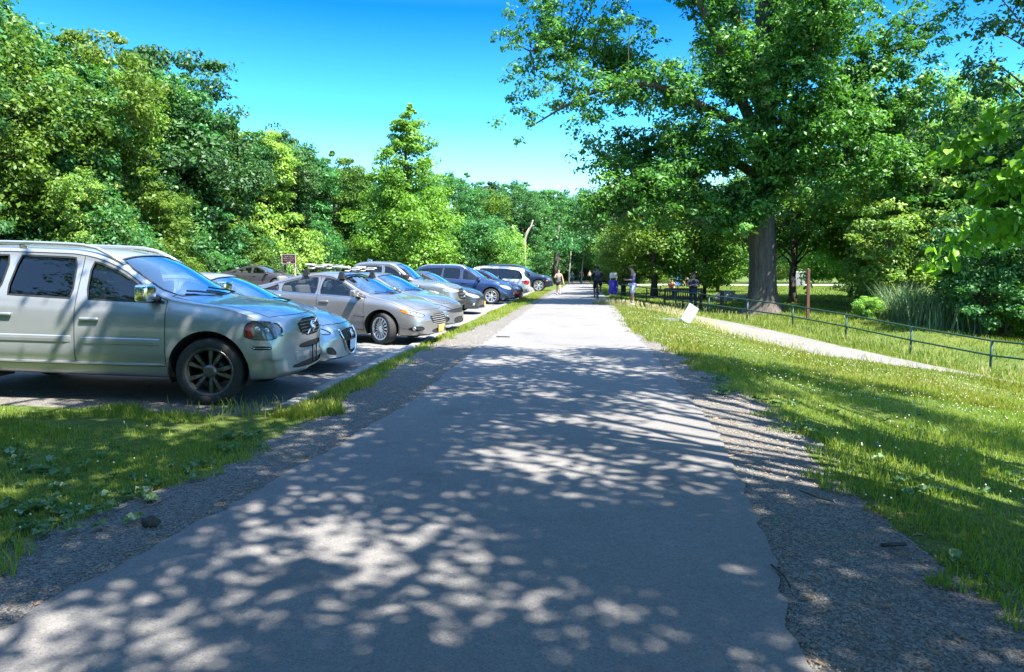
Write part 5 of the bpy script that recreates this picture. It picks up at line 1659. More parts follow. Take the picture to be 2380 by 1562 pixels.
# ---- the great oak, limb by limb
def make_oak():
    rg = np.random.RandomState(21)
    ox, oy = 8.42, 33.0; oz = float(H(ox, oy))
    root = thing("oak_tree", "huge spreading oak with a thick pale grey trunk behind the rail fence", "tree", (ox, oy, oz))
    bm = bmesh.new()
    def tube(pts, rad, k=12):
        # smooth the polyline first
        P = np.array(pts, float); Rr = np.array(rad, float)
        Q = chaikin(np.concatenate([P, Rr[:, None]], 1), 2)
        add_tube(bm, Q[:, :3], Q[:, 3], k, cap=True)
        return Q[:, :3], Q[:, 3]
    tube([(0, 0, -.5), (0, 0, .05), (-.02, 0, .5), (-.04, 0, 1.6), (-.12, 0, 2.9), (-.22, 0, 3.9), (-.25, .02, 4.6), (-.2, .05, 5.6), (-.1, .1, 7.4), (-.25, .1, 9.4), (-.35, .1, 12), (-.6, .2, 15.5), (-.5, .1, 18.5)],
         [1.15, .90, .68, .58, .56, .59, .54, .50, .46, .40, .34, .22, .08], 16)
    Ls = []
    def limb(*p):
        pts = [q[:3] for q in p]; rad = [q[3] for q in p]
        Ls.append(tube(pts, rad, 8))
    limb((-.2, 0, 9.0, .30), (.25, .1, 11.5, .27), (.35, -.1, 14.5, .20), (.8, 0, 18, .08))                         # second leader
    limb((-.2, 0, 6.8, .26), (-.8, -.4, 8.2, .24), (-1.9, -.9, 10.2, .21), (-3.0, -1.4, 12.6, .17), (-5.0, -2.0, 15.0, .09), (-6.8, -2.4, 16.2, .03))   # big limb up left
    limb((-.7, -.3, 8.0, .20), (-2.4, .3, 9.0, .16), (-4.6, .8, 10.0, .13), (-6.8, .9, 11.6, .10), (-9.0, .5, 12.2, .05), (-10.6, .3, 11.8, .02))
    limb((-.6, -.2, 7.7, .18), (-2.8, -1.2, 8.8, .15), (-5.4, -1.8, 9.9, .12), (-8.0, -1.6, 9.5, .07), (-10.4, -1.2, 8.2, .03))
    limb((-.2, 0, 5.9, .24), (-1.4, -.6, 6.6, .21), (-2.6, -1.0, 6.7, .17), (-4.0, -1.2, 5.9, .12), (-5.4, -1.4, 5.0, .07), (-6.8, -1.4, 4.0, .03))      # low limb drooping left
    limb((-.3, 0, 4.4, .17), (-1.0, -.5, 4.75, .14), (-1.8, -1.0, 4.5, .09), (-2.8, -1.5, 3.9, .03))
    limb((0, 0, 7.0, .22), (1.2, .2, 8.2, .18), (2.8, .3, 9.2, .14), (4.6, .5, 10.6, .10), (6.2, .4, 12.4, .04))         # right
    limb((.1, 0, 6.0, .18), (1.4, -.7, 6.6, .15), (3.0, -1.2, 6.9, .11), (4.8, -1.6, 6.4, .06), (6.0, -1.8, 5.0, .02))
    limb((-.1, -.3, 5.2, .12), (.35, -1.0, 5.9, .11), (.2, -1.5, 7.3, .09), (.6, -2.0, 8.8, .04))
    limb((-.1, 0, 8.6, .22), (.4, -1.6, 10.0, .18), (.9, -3.6, 11.6, .12), (1.0, -5.2, 13.2, .05))
    limb((-.2, .1, 8.8, .2), (-.6, 2.0, 10.4, .16), (-1.0, 4.2, 12, .10), (-1.4, 6.2, 13, .04))
    limb((-.3, .1, 11, .2), (-2.0, -.4, 13.4, .15), (-3.6, -.6, 15.6, .10), (-5, -1, 18, .04))
    limb((.2, .1, 11, .2), (1.8, .3, 13.2, .14), (3.6, .2, 15.2, .09), (5.4, 0, 16.6, .03))
    limb((-2.4, .3, 9.0, .12), (-3.6, 1.4, 8.0, .09), (-5.4, 2.0, 7.4, .05), (-7.0, 2.0, 7.0, .02))
    limb((2.8, .3, 9.2, .10), (4.2, 1.4, 8.8, .07), (6.0, 2.0, 8.4, .03))
    # leaf clusters: near the limbs' outer two thirds and through the crown, with gaps
    pts = []; rads = []
    for Q, rr in Ls:
        seg = np.linspace(.28, 1.0, 70)
        ii = (seg * (len(Q) - 1)).astype(int)
        for i in ii:
            w = .55 + 1.55 * (1 - rr[i] / .3)
            nk = rg.poisson(2.3)
            for _ in range(nk):
                d = unit(rg.randn(3)) * w * rg.rand() ** .5
                d[2] *= .75
                pts.append(Q[i] + d)
    blobs = [((-8.6, -.6, 13.6), (2.8, 2.2, 1.7), 90), ((-9.9, -.4, 10.2), (1.9, 1.8, 1.7), 50), ((-6.4, -.8, 15.8), (2.6, 2.6, 1.6), 70), ((-10.2, -.6, 12.2), (1.9, 1.8, 1.7), 60), ((-6.6, -.6, 12.0), (2.2, 2.2, 1.2), 50), ((-6.2, -.6, 5.6), (2.2, 2.0, 1.5), 110), ((-7.6, -1., 4.4), (1.5, 1.5, 1.0), 50), ((-4.4, -.8, 5.0), (2.1, 2., 1.4), 95), ((-3.4, -1.0, 7.6), (2.1, 1.6, 1.2), 90),
             ((-1.6, -2.0, 7.6), (1.6, 1.4, 1.6), 95), ((.3, -2.8, 9.6), (2.2, 1.5, 1.7), 130), ((2.2, -2., 8.2), (2.2, 1.6, 1.8), 130), ((1.2, -2.4, 11.8), (2.3, 2, 1.5), 110), ((3.6, -.6, 11.2), (2.2, 2, 1.4), 80), ((5.4, 0, 9.0), (1.8, 1.6, 1.4), 60), ((4.6, -1.2, 6.4), (1.8, 1.4, 1.6), 34), ((2.0, -1.6, 5.6), (1.8, 1.2, 1.2), 34), ((2.6, .6, 4.6), (1.6, 1.2, 1.2), 16), ((-2.6, -.6, 4.6), (1.5, 1.3, 1.0), 50), ((-1.4, -1.8, 10.6), (2.0, 1.6, 1.5), 80),
             ((-3.0, -.8, 14.8), (2.4, 2, 1.6), 70), ((0, -1, 16.2), (3.2, 2.6, 2), 100), ((4.2, -.4, 14.8), (2.6, 2.2, 1.7), 75), ((-.5, 3, 12.5), (3.5, 2.5, 2), 80), ((0, 0, 18.5), (4, 4, 2), 90), ((6.4, .2, 12.6), (1.8, 1.6, 1.3), 45), ((4.8, 1.6, 8.4), (1.9, 1.5, 1.2), 25), ((-7.0, 1.6, 7.4), (1.9, 1.6, 1.2), 60)]
    for c, r, n in blobs:
        n = int(n * .60); d = unit(rg.randn(n, 3)) * (rg.rand(n, 1) ** .45)
        pts += list(np.array(c) + d * np.array(r))
    C = np.array(pts)
    allQ = np.concatenate([q for q, _ in Ls]); 
    RC = .22 + .26 * rg.rand(len(C))
    P, Nn, Lv, var = clump_leaves(rg, C, RC, 38, .20, up=.6, flat=.75, shell=.3)
    V, F = leaf_arrays(rg, P, Nn, Lv, aspect=.5)
    np_mesh("crown", V, F, M_LEAF_OAK, root, var=var)
    # twigs tie the clusters to the limbs
    for i in rg.permutation(len(C))[:520]:
        d = np.linalg.norm(allQ - C[i], axis=1); j = d.argmin()
        if d[j] < 3.2:
            lp = limb_path(allQ[j], C[i], .05, rg, 4, .06)
            add_tube(bm, lp, [.04, .03, .02, .012], 4, cap=False)
    # bark ridges on the trunk
    for v in bm.verts:
        if v.co.z < 7 and abs(v.co.x + .1) < 1.2 and abs(v.co.y) < 1.2:
            a = math.atan2(v.co.y, v.co.x + .1)
            k = 1 + .07 * math.sin(a * 5 + v.co.z * .5) + .04 * math.sin(a * 9 - v.co.z)
            if v.co.z < 1.0: k += .25 * (1 - max(v.co.z, 0)) * max(0, math.sin(a * 4 + .6))
            v.co.x = (v.co.x + .1) * k - .1; v.co.y *= k
    bm_obj("trunk", bm, M_BARK, root, smooth=True)
    return root
make_oak()

# ---- the trees that throw the dappled shade over the foreground: they stand beside and behind the camera
GAPS = [(-1.0, 6.3, .5, .2), (.3, 8.3, .6, .25), (-1.6, 8.6, .4, .25), (-1.2, 9.8, .8, .28), (.6, 10.6, .7, .32), (0, 12.1, .8, .35), (-1.5, 11.6, .6, .35), (.9, 8.8, .4, .25), (3.2, 10.2, .6, .8), (3.0, 6.0, .4, .4), (-1.67, 3.74, .50, .30), (-.52, 3.48, .30, .17), (-.65, 3.80, .34, .13), (-.28, 5.55, .62, .36), (1.0, 5.6, .50, .34), (-.22, 4.85, .45, .2), (.42, 4.9, .3, .22), (-.62, 7.15, .6, .30), (.35, 7.2, .5, .22), (.85, 6.6, .36, .22), (-1.38, 4.15, .36, .16),
        (-2.3, 3.05, .6, .2), (.05, 3.3, .13, .10), (.93, 4.65, .16, .10), (-2.0, 3.5, .2, .12), (-.3, 9.4, .4, .35), (-3.9, 6.55, .5, .2), (-2.9, 6.9, .6, .35), (-2.7, 7.6, .4, .3), (-2.5, 5.2, .3, .2), (2.7, 7.6, .5, .6), (4.4, 6.6, .7, .9), (3.9, 4.8, .5, .7), (1.7, 4.1, .25, .1), (1.5, 6.2, .2, .1)]
def make_shade_trees(trunks, region, ncl, seed, keep, leaf=0.15, n_each=58):
    """branches are spread so that the crowns' shadow covers the stretch of ground the photograph shows in shade."""
    rg = np.random.RandomState(seed)
    sx, sy = SUN_DIR.x / SUN_DIR.z, SUN_DIR.y / SUN_DIR.z
    P = []
    while len(P) < ncl:
        x = region[0] + (region[1] - region[0]) * rg.rand(); y = region[2] + (region[3] - region[2]) * rg.rand()
        h = 6.6 + 4.0 * rg.rand()
        f = math.sin(x * 1.7 + seed) * math.sin(y * 2.1 - seed * .7) + .55 * math.sin(x * 3.9 + y * 1.6) + .4 * math.sin(x * 1.1 - y * 3.3)
        if f > .75 + .18 * (y > 7) + .5 * (x > .1 and y < 4.6) and rg.rand() < .9: continue
        if any(((x - a) / c) ** 2 + ((y - b) / d) ** 2 < 1.45 for a, b, c, d in GAPS) and rg.rand() < .93: continue
        p = np.array([x + sx * h, y + sy * h, h])
        if x > 2.4 and rg.rand() < .45 * math.sin(x * 2.7 + y * 1.3) + .35: continue
        if not keep(p, (x, y)): continue
        P.append(p)
    P = np.array(P)
    T = np.array([q[:2] for q in trunks])
    own = np.argmin(((P[:, None, :2] - T[None]) ** 2).sum(-1), 1)
    for k, (x, y, label) in enumerate(trunks):
        z0 = float(H(x, y)); C = P[own == k] - np.array([x, y, z0])
        if not len(C): continue
        root = thing("shade_tree", label, "tree", (x, y, z0))
        RC = .30 + .34 * rg.rand(len(C))
        Q, Nn, Lv, var = clump_leaves(rg, C, RC, n_each, leaf, up=.8, flat=.5, shell=.2)
        V, F = leaf_arrays(rg, Q, Nn, Lv, aspect=.6)
        np_mesh("crown", V, F, M_LEAF_OAK, root, var=var)
        bm = bmesh.new()
        m = C.mean(0)
        fork = np.array([m[0] * .25, m[1] * .25, 4.6])
        add_tube(bm, [(0, 0, -.4), (0, 0, .2), tuple(fork * .5), tuple(fork)], [.42, .30, .26, .22], 12)
        for i in rg.permutation(len(C))[:55]:
            lp = limb_path(fork - np.array([0, 0, rg.rand() * 1.2]), C[i], .08, rg, 6, .03)
            add_tube(bm, lp, [.10, .075, .05, .04, .03, .015], 5, cap=False)
        bm_obj("trunk", bm, M_BARK, root, smooth=True)

# trees added unseen behind and beside the camera, for the cars' windows to reflect
for i, (x, y, k, s) in enumerate([(-33, -3, 'edge_a', 1.05), (-25, -5, 'edge_b', 1.05), (-19, -7, 'edge_a', 1.05), (-13, -8.5, 'edge_b', 1.1), (-7, -12, 'edge_a', 1.0), (1, -19, 'edge_b', 1.1), (10, -19, 'edge_a', 1.0), (-37, 6, 'edge_b', 1.0), (-30, 3, 'edge_a', .7)]):
    plant(k, x, y, s, i * 1.3, "unseen tree added behind the camera for the car windows to reflect", group="unseen trees added behind the camera", name="wood_tree")
# ------------------------------------------------------------------ shade trees and the leafy branch at the right
_c, _s = math.cos(R(5.17)), math.sin(R(5.17))
def in_view(p, margin=0.06):
    a = p[0] * _c + p[1] * _s; b = -p[0] * _s + p[1] * _c; h = p[2] - CAM_H
    if b < 0.3: return False
    e = math.atan2(h, b)
    return abs(a / b) < 0.74 + margin and e < R(18.5) + margin * 1.3
def shade_keep(p, s):
    if in_view(p, 0.12): return False
    x, y = s[0], s[1]
    if y > 13.4 - .32 * max(0, x - 1.2) + .5 * math.sin(x * 2.1): return False
    if x > 5.2 + .5 * math.sin(y * 1.7) + .35 * max(0, 6 - y): return False
    if x < -9.2: return False
    if x < -5.6 and y > 5.9 - .1 * x * 0: return False
    # sun reaches the leafy branch on the right
    q = np.array([3.5, 6.2, 2.2]); t = (p[2] - q[2]) / SUN_DIR.z
    r = q + np.array(SUN_DIR) * t
    if np.hypot(r[0] - p[0], r[1] - p[1]) < 2.2: return False
    return True
make_shade_trees([(8.2, 0.6, "oak-like shade tree standing right of the path beside the camera, out of the picture"),
                  (-3.4, -3.6, "oak-like shade tree left of the path behind the camera, out of the picture"),
                  (3.6, -4.4, "oak-like shade tree right of the path behind the camera, out of the picture")], (-9.4, 6.6, -2.5, 13.6), 2300, 31, shade_keep)

def heart_leaf_tree():
    """young tree whose sprays of big heart-shaped leaves reach in from the right edge."""
    rg = np.random.RandomState(5)
    x0, y0 = 5.02, 6.1; z0 = float(H(x0, y0))
    root = thing("young_tree", "young tree with big lime-green heart-shaped leaves reaching in at the photo's right edge", "tree", (x0, y0, z0))
    bm = bmesh.new()
    add_tube(bm, [(0, 0, -.2), (0, 0, 1.0), (-.1, .05, 2.0), (-.1, .1, 3.4), (-.05, .1, 4.4)], [.07, .06, .05, .035, .015], 8)
    V = []; F = []; var = []
    twigs = []
    ends = [(-2.15, -.1, 2.02, 3.0), (-1.95, .25, 2.95, 3.7), (-1.35, -.35, 2.45, 3.2), (-1.75, .1, 2.55, 3.4), (-1.25, .35, 2.75, 3.5), (-1.3, -.2, 1.98, 2.9), (-1.0, -.5, 3.05, 3.9), (-.8, .3, 2.3, 3.2), (-1.55, -.4, 1.80, 2.8), (-1.5, .4, 2.25, 3.1), (-.9, -.2, 2.7, 3.5), (-1.0, .2, 1.65, 2.5),
            (-.6, .5, 3.3, 4.0), (.6, .4, 3.0, 3.4), (.8, -.3, 2.4, 3.0), (.1, .9, 2.6, 3.2), (.2, -.9, 2.9, 3.4), (-.9, -.6, 2.15, 2.9), (-1.75, -.25, 2.75, 3.55), (-.7, -.1, 3.5, 4.1), (-1.1, .1, 3.2, 3.9), (-1.2, -.3, 1.55, 2.3)]
    for ex, ey, ez, bz in ends:
        ez -= z0 + .42; bz = min(bz - z0, 4.2) - 1.2
        P = limb_path((-.08, .05, bz), (ex, ey, ez), .18, rg, 9, .02)
        add_tube(bm, P, np.linspace(.018, .004, 9), 5, cap=False)
        for k in range(260 if ex < -.9 else 50):
            t = .30 + .70 * rg.rand() ** .7
            f = t * 8; i = int(min(7, f)); p = P[i] * (1 - f + i) + P[i + 1] * (f - i)
            d = P[i + 1] - P[i]; d /= np.linalg.norm(d) + 1e-9
            side = np.cross(d, [0, 0, 1.0]); side /= np.linalg.norm(side) + 1e-9
            sg = 1 if rg.rand() < .5 else -1
            L = .066 * (.6 + .8 * rg.rand())
            tip = side * sg * .7 + d * .5 + np.array([0, 0, -.55 + .25 * rg.randn()]) + rg.randn(3) * .25
            tip /= np.linalg.norm(tip)
            n = np.array([0.25, -.35, .8]) + rg.randn(3) * .35; n -= tip * np.dot(n, tip); n /= np.linalg.norm(n)
            s = np.cross(n, tip)
            b = p + tip * .045 + rg.randn(3) * .055
            out = [(0, 0, 0), (-.10, .30, .05), (.12, .50, .07), (.42, .44, .05), (.72, .22, .01), (1.0, 0, -.06)]
            base = len(V)
            mid = [b + tip * L * a - n * L * .03 for a in (0, .12, .42, .72)]
            lp = [b + tip * L * a + s * L * w + n * L * h for a, w, h in out]
            rp = [b + tip * L * a - s * L * w + n * L * h for a, w, h in out]
            # two halves, folded a little along the midrib
            left = [lp[0], lp[1], lp[2], lp[3], lp[4], lp[5]]; right = [rp[5], rp[4], rp[3], rp[2], rp[1]]
            V += left + right
            F.append([base + q for q in range(6)]); F.append([base + 5, base + 6, base + 7, base + 8, base + 9, base + 10, base])
            vv = rg.rand(); var += [vv, vv]
    o = mesh_obj("crown", V, F, M_LEAF_LIME, root)
    a = o.data.attributes.new("var", 'FLOAT', 'FACE'); a.data.foreach_set("value", np.array(var, dtype=np.float32))
    bm_obj("trunk", bm, M_BARK, root, smooth=True)
heart_leaf_tree()

# ------------------------------------------------------------------ grass
def mat_grass(name, c1, c2, c3):
    return mat_leaf(name, c1, c2, c3, 0.42, 0.55)
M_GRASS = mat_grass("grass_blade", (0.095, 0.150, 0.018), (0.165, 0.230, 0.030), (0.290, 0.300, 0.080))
M_GRASS_SUN = mat_grass("sunlit_grass_blade", (0.120, 0.175, 0.018), (0.210, 0.255, 0.032), (0.340, 0.320, 0.090))  # lighter, yellower copy of the grass; sunlight is put into its colour
M_CLOVER = mat_plain("clover_head", (0.62, 0.62, 0.50), .8)
M_SEED = mat_plain("grass_seedhead", (0.30, 0.26, 0.13), .9)

def blades(rg, X, Y, hgt, wid, lean=0.45, lift=-0.02):
    n = len(X)
    Z = H(X, Y) + lift
    a = rg.rand(n) * 2 * math.pi
    hh = hgt * (.5 + .9 * rg.rand(n))
    L = lean * hh * (.3 + rg.rand(n))
    b = rg.rand(n) * 2 * math.pi
    w = wid * (.7 + .6 * rg.rand(n))
    P0 = np.stack([X - np.cos(a) * w, Y - np.sin(a) * w, Z], 1)
    P1 = np.stack([X + np.cos(a) * w, Y + np.sin(a) * w, Z], 1)
    mx = X + np.cos(b) * L * .35; my = Y + np.sin(b) * L * .35
    P2 = np.stack([mx + np.cos(a) * w * .7, my + np.sin(a) * w * .7, Z + hh * .6], 1)
    P3 = np.stack([mx - np.cos(a) * w * .7, my - np.sin(a) * w * .7, Z + hh * .6], 1)
    T = np.stack([X + np.cos(b) * L, Y + np.sin(b) * L, Z + hh], 1)
    V = np.stack([P0, P1, P2, P3, T], 1).reshape(-1, 3)
    i = np.arange(n) * 5
    F3 = np.concatenate([np.stack([i, i + 1, i + 2], 1), np.stack([i, i + 2, i + 3], 1), np.stack([i + 3, i + 2, i + 4], 1)])
    v = rg.rand(n)
    return V, F3, np.concatenate([v, v, v])

def fieldnoise(X, Y, s, seed):
    r = np.random.RandomState(seed); o = 0
    for k in range(5):
        a = r.rand() * 6.28; f = s * (1 + .7 * k)
        o = o + np.sin((X * math.cos(a) + Y * math.sin(a)) * f + r.rand() * 6.28) / (1 + .5 * k)
    return o

def scatter(rg, n, x0, x1, y0, y1, ok, power=1.0):
    """random points, denser towards the viewer."""
    Y = y0 + (y1 - y0) * rg.rand(n) ** power
    X = x0 + (x1 - x0) * rg.rand(n)
    k = ok(X, Y)
    return X[k], Y[k]
rgg = np.random.RandomState(8)
jit = lambda Y, s, amp=.14: amp * np.sin(Y * 3.1 + s) + amp * .7 * np.sin(Y * 7.7 + 2 * s) + amp * .5 * np.sin(Y * 17 + s)
ok_right = lambda X, Y: (X > np.maximum(gr_f(Y), xr_f(Y)) + jit(Y, 1) - .12) & ~((side_d(X, Y) > road_near(side_s(X, Y)) - .9 * (side_s(X, Y) < 6) + .15 * np.sin(Y * 2)) & (side_d(X, Y) < -1.95) & (side_s(X, Y) > 2.6)) & (side_d(X, Y) < 30)
ok_left = lambda X, Y: (X < gl_f(Y) + jit(Y, 4, .10) + .10) & ((X > -3.16) | (Y < 6.95 + .25 * np.sin(X * 2.3) + .15 * np.sin(X * 6))) & ~((np.abs(X + 4.55) < .95) & (np.abs(Y - 6.42) < .16 + .1 * np.sin(X * 5)))

def grass_patch(name, label, n, x0, x1, y0, y1, ok, hgt, wid, mat, power=1.6, clump=.0, seed=0):
    X, Y = scatter(rgg, n, x0, x1, y0, y1, ok, power)
    if clump:
        f = fieldnoise(X, Y, 3.0, seed)
        k = rgg.rand(len(X)) < np.clip(.75 + clump * f, .12, 1)
        X, Y = X[k], Y[k]
    f = fieldnoise(X, Y, 1.7, seed + 5)
    V, F, v = blades(rgg, X, Y, hgt * np.clip(1 + .22 * f, .5, 1.7), wid)
    vv = np.clip(.5 * v + .25 + .12 * np.tile(fieldnoise(X, Y, 1.1, seed + 9), 3), 0, 1)
    o = np_mesh(name, V, F, mat, var=vv)
    return tag(o, label, "grass", kind="stuff")
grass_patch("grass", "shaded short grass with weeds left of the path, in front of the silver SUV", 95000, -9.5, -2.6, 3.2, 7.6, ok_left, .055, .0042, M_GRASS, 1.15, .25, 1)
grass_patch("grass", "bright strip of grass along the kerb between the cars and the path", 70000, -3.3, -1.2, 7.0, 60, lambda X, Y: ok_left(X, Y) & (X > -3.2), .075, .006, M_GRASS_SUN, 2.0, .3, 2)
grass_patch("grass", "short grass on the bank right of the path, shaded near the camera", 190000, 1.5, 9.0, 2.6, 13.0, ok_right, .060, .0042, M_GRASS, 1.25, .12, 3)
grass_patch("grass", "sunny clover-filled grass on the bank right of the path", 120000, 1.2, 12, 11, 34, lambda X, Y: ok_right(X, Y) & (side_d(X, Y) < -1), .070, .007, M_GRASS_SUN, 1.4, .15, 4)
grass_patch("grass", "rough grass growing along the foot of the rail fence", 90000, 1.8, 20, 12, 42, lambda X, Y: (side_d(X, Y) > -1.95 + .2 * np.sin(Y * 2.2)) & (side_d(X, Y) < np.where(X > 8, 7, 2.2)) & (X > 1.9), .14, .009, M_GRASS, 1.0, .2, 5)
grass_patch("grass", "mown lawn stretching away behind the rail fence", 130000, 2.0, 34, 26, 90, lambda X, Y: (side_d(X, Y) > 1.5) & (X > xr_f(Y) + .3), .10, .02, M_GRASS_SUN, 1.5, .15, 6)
# tall seeding grass on the crest beside the side road
def seed_grass(n, name, label, region, hgt, seed, head=True):
    rg = np.random.RandomState(seed)
    X, Y = region(rg, n)
    V, F, v = blades(rg, X, Y, hgt, .006, .5)
    o = np_mesh(name, V, F, M_GRASS_SUN, var=v)
    tag(o, label, "grass", kind="stuff")
    if head:
        k = rg.rand(len(X)) < .35
        X, Y = X[k], Y[k]; n = len(X); Z = H(X, Y)
        hh = hgt * (1.2 + .5 * rg.rand(n)); ax = .1 * rg.randn(n); ay = .1 * rg.randn(n)
        VV = []; FF = []
        for i in range(n):
            b = len(VV); x, y, z = X[i], Y[i], Z[i]; tx, ty, tz = x + ax[i], y + ay[i], z + hh[i]
            for (px, py_, pz, w) in ((x, y, z, .002), (tx, ty, tz - .05, .002), (tx, ty, tz - .045, .0045), (tx, ty, tz + .0, .0045), (tx, ty, tz + .03, .001)):
                VV += [(px - w, py_, pz), (px + w, py_ + w, pz)]
            for q in range(4): FF.append((b + 2 * q, b + 2 * q + 1, b + 2 * q + 3, b + 2 * q + 2))
        o = mesh_obj("grass_seedheads", VV, FF, M_SEED)
        tag(o, label.replace("grass", "grass seedheads", 1), "grass", kind="stuff")
def along_side(s0, s1, d0, d1):
    def f(rg, n):
        s = s0 + (s1 - s0) * rg.rand(n); d = d0 + (d1 - d0) * rg.rand(n)
        return FA[0] + FD[0] * s + FN[0] * d, FA[1] + FD[1] * s + FN[1] * d
    return f
seed_grass(2200, "grass", "tall seeding grass on the crest between the bank and the side road", lambda rg, n: (lambda s, e: (FA[0] + FD[0] * s + FN[0] * e, FA[1] + FD[1] * s + FN[1] * e))(*(lambda s: (s, road_near(s) + .15 - .7 * rg.rand(n)))(3.5 + 19 * rg.rand(n) ** 1.4)), .17, 61)
seed_grass(2200, "grass", "clump of long straw-coloured grass at the right end of the bank", lambda rg, n: (lambda s, e: (FA[0] + FD[0] * s + FN[0] * e, FA[1] + FD[1] * s + FN[1] * e))(*(lambda s: (s, road_near(s) + .2 - 1.2 * rg.rand(n)))(22.5 + 5 * rg.rand(n))), .34, 62)
seed_grass(500, "grass", "tufts of dry grass at the foot of the fence posts", along_side(4, 24, -1.6, -.2), .22, 63)
seed_grass(160, "grass", "grass tufts by the kerb end beside the silver SUV's front wheel", lambda rg, n: (-3.5 + .35 * rg.randn(n), 7.25 + .2 * rg.randn(n)), .13, 64, False)
# white clover heads
def clover(n, x0, x1, y0, y1, ok, label, seed):
    rg = np.random.RandomState(seed)
    X, Y = scatter(rg, n, x0, x1, y0, y1, ok, 1.3)
    k = fieldnoise(X, Y, 1.6, seed) > -.2
    X, Y = X[k], Y[k]
    Z = H(X, Y) + .07 + .03 * rg.rand(len(X)); r = .008
    n = len(X)
    D = np.array([(1, 0, 0), (0, 1, 0), (-1, 0, 0), (0, -1, 0), (0, 0, 1), (0, 0, -1)]) * r
    V = (np.stack([X, Y, Z], 1)[:, None] + D[None]).reshape(-1, 3)
    T = np.array([(0, 1, 4), (1, 2, 4), (2, 3, 4), (3, 0, 4), (1, 0, 5), (2, 1, 5), (3, 2, 5), (0, 3, 5)])
    F = (np.arange(n)[:, None, None] * 6 + T[None]).reshape(-1, 3)
    tag(np_mesh("clover_flowers", V, F, M_CLOVER), label, "flowers", kind="stuff")
clover(2600, 1.5, 9, 9.5, 26, lambda X, Y: ok_right(X, Y) & (side_d(X, Y) < -4.0), "white clover flowers scattered over the sunny grass bank", 71)
clover(420, 1.8, 6, 3, 9.5, ok_right, "a few white clover flowers in the shaded grass at the right", 72)
clover(150, -8, -2.8, 3.6, 7, ok_left, "a few white clover flowers in the shaded grass at the left", 73)

# broad-leaved weeds along the left edge of the gravel
M_WEED = mat_leaf("weed_leaf", (0.06, 0.12, 0.03), (0.10, 0.18, 0.06), (0.22, 0.30, 0.20), .25, .35)
def weeds(spots, label, seed, L=.085):
    rg = np.random.RandomState(seed); V = []; F = []; var = []
    for x, y, r, m in spots:
        for _ in range(m):
            px, py_ = x + rg.randn() * r, y + rg.randn() * r * .7
            z = float(H(px, py_)) + .015
            for k in range(rg.randint(4, 8)):
                a = rg.rand() * 6.28; l = L * (.6 + .8 * rg.rand()); el = .35 + .5 * rg.rand()
                d = np.array([math.cos(a) * math.cos(el), math.sin(a) * math.cos(el), math.sin(el)]); s = np.array([-math.sin(a), math.cos(a), 0])
                p = np.array([px, py_, z]); b = len(V)
                mid = p + d * l * .55 + np.array([0, 0, .01]); tip = p + d * l + np.array([0, 0, -.35 * l])
                V += [p, p + d * l * .3 + s * l * .24, mid + s * l * .26, tip, mid - s * l * .26, p + d * l * .3 - s * l * .24]
                F.append(list(range(b, b + 6))); var.append(rg.rand())
    o = mesh_obj("weeds", V, F, M_WEED)
    a = o.data.attributes.new("var", 'FLOAT', 'FACE'); a.data.foreach_set("value", np.array(var, dtype=np.float32))
    tag(o, label, "weeds", kind="stuff")
weeds([(-3.05, 4.0, .16, 12), (-2.95, 4.45, .14, 10), (-3.15, 3.75, .12, 9), (-2.88, 5.2, .10, 6), (-2.85, 5.7, .10, 6), (-3.4, 4.15, .15, 12), (-3.9, 4.9, .18, 10), (-4.4, 5.3, .3, 10), (-4.1, 4.3, .25, 8), (-3.5, 4.7, .4, 12), (-3.1, 6.15, .10, 10)], "broad-leaved plantain weeds lining the left gravel edge", 81, .065)
weeds([(2.0, 9.9, .12, 10), (1.85, 8.9, .10, 8), (2.35, 8.3, .12, 9), (2.25, 6.9, .12, 7), (2.4, 5.2, .2, 8), (3.2, 4.6, .5, 12), (2.9, 6.2, .5, 10), (4.0, 8.2, .6, 10)], "low broad-leaved weeds at the edge of the right gravel and grass", 82, .07)
# bits on the ground: pebbles, wood chips, twigs, one dark clod
M_STONE = mat_plain("pebble", (0.20, 0.19, 0.175), .9, vary=.6, scale=2.0)
M_CHIP = mat_plain("wood_chip", (0.27, 0.17, 0.09), .9, vary=.6, scale=3.0)
def litter(n, name, label, cat, mat, size, region, seed, long=1.0):
    rg = np.random.RandomState(seed)
    X, Y = region(rg, n); n = len(X)
    Z = H(X, Y)
    s = size * (.4 + 1.2 * rg.rand(n) ** 2)
    a = rg.rand(n) * 6.28
    ux, uy = np.cos(a) * s * long, np.sin(a) * s * long; vx, vy = -np.sin(a) * s * .7, np.cos(a) * s * .7
    V = np.stack([np.stack([X - ux, Y - uy, Z - .003], 1), np.stack([X - vx, Y - vy, Z - .003], 1), np.stack([X + ux, Y + uy, Z - .003 + s * .2], 1), np.stack([X + vx, Y + vy, Z - .003], 1), np.stack([X + ux * .1, Y + uy * .1, Z + s * .75], 1)], 1).reshape(-1, 3)
    T = np.array([(0, 1, 4), (1, 2, 4), (2, 3, 4), (3, 0, 4)])
    F = (np.arange(n)[:, None, None] * 5 + T[None]).reshape(-1, 3)
    tag(np_mesh(name, V, F, mat), label, cat, kind="stuff")
def shoulder(side, y0, y1):
    def f(rg, n):
        Y = y0 + (y1 - y0) * rg.rand(n) ** 1.5; t = rg.rand(n)
        if side > 0: a = xr_f(Y) - .03; b = np.maximum(gr_f(Y), xr_f(Y)) + .1
        else: a = gl_f(Y) - .1; b = xl_f(Y) + .03
        return a + (b - a) * t, Y
    return f
litter(5000, "gravel", "loose stone chips on the gravel shoulder right of the path", "gravel", M_STONE, .006, shoulder(1, 2.4, 14), 91)
litter(5000, "gravel", "loose stone chips on the gravel shoulder left of the path", "gravel", M_STONE, .006, shoulder(-1, 2.8, 18), 92)
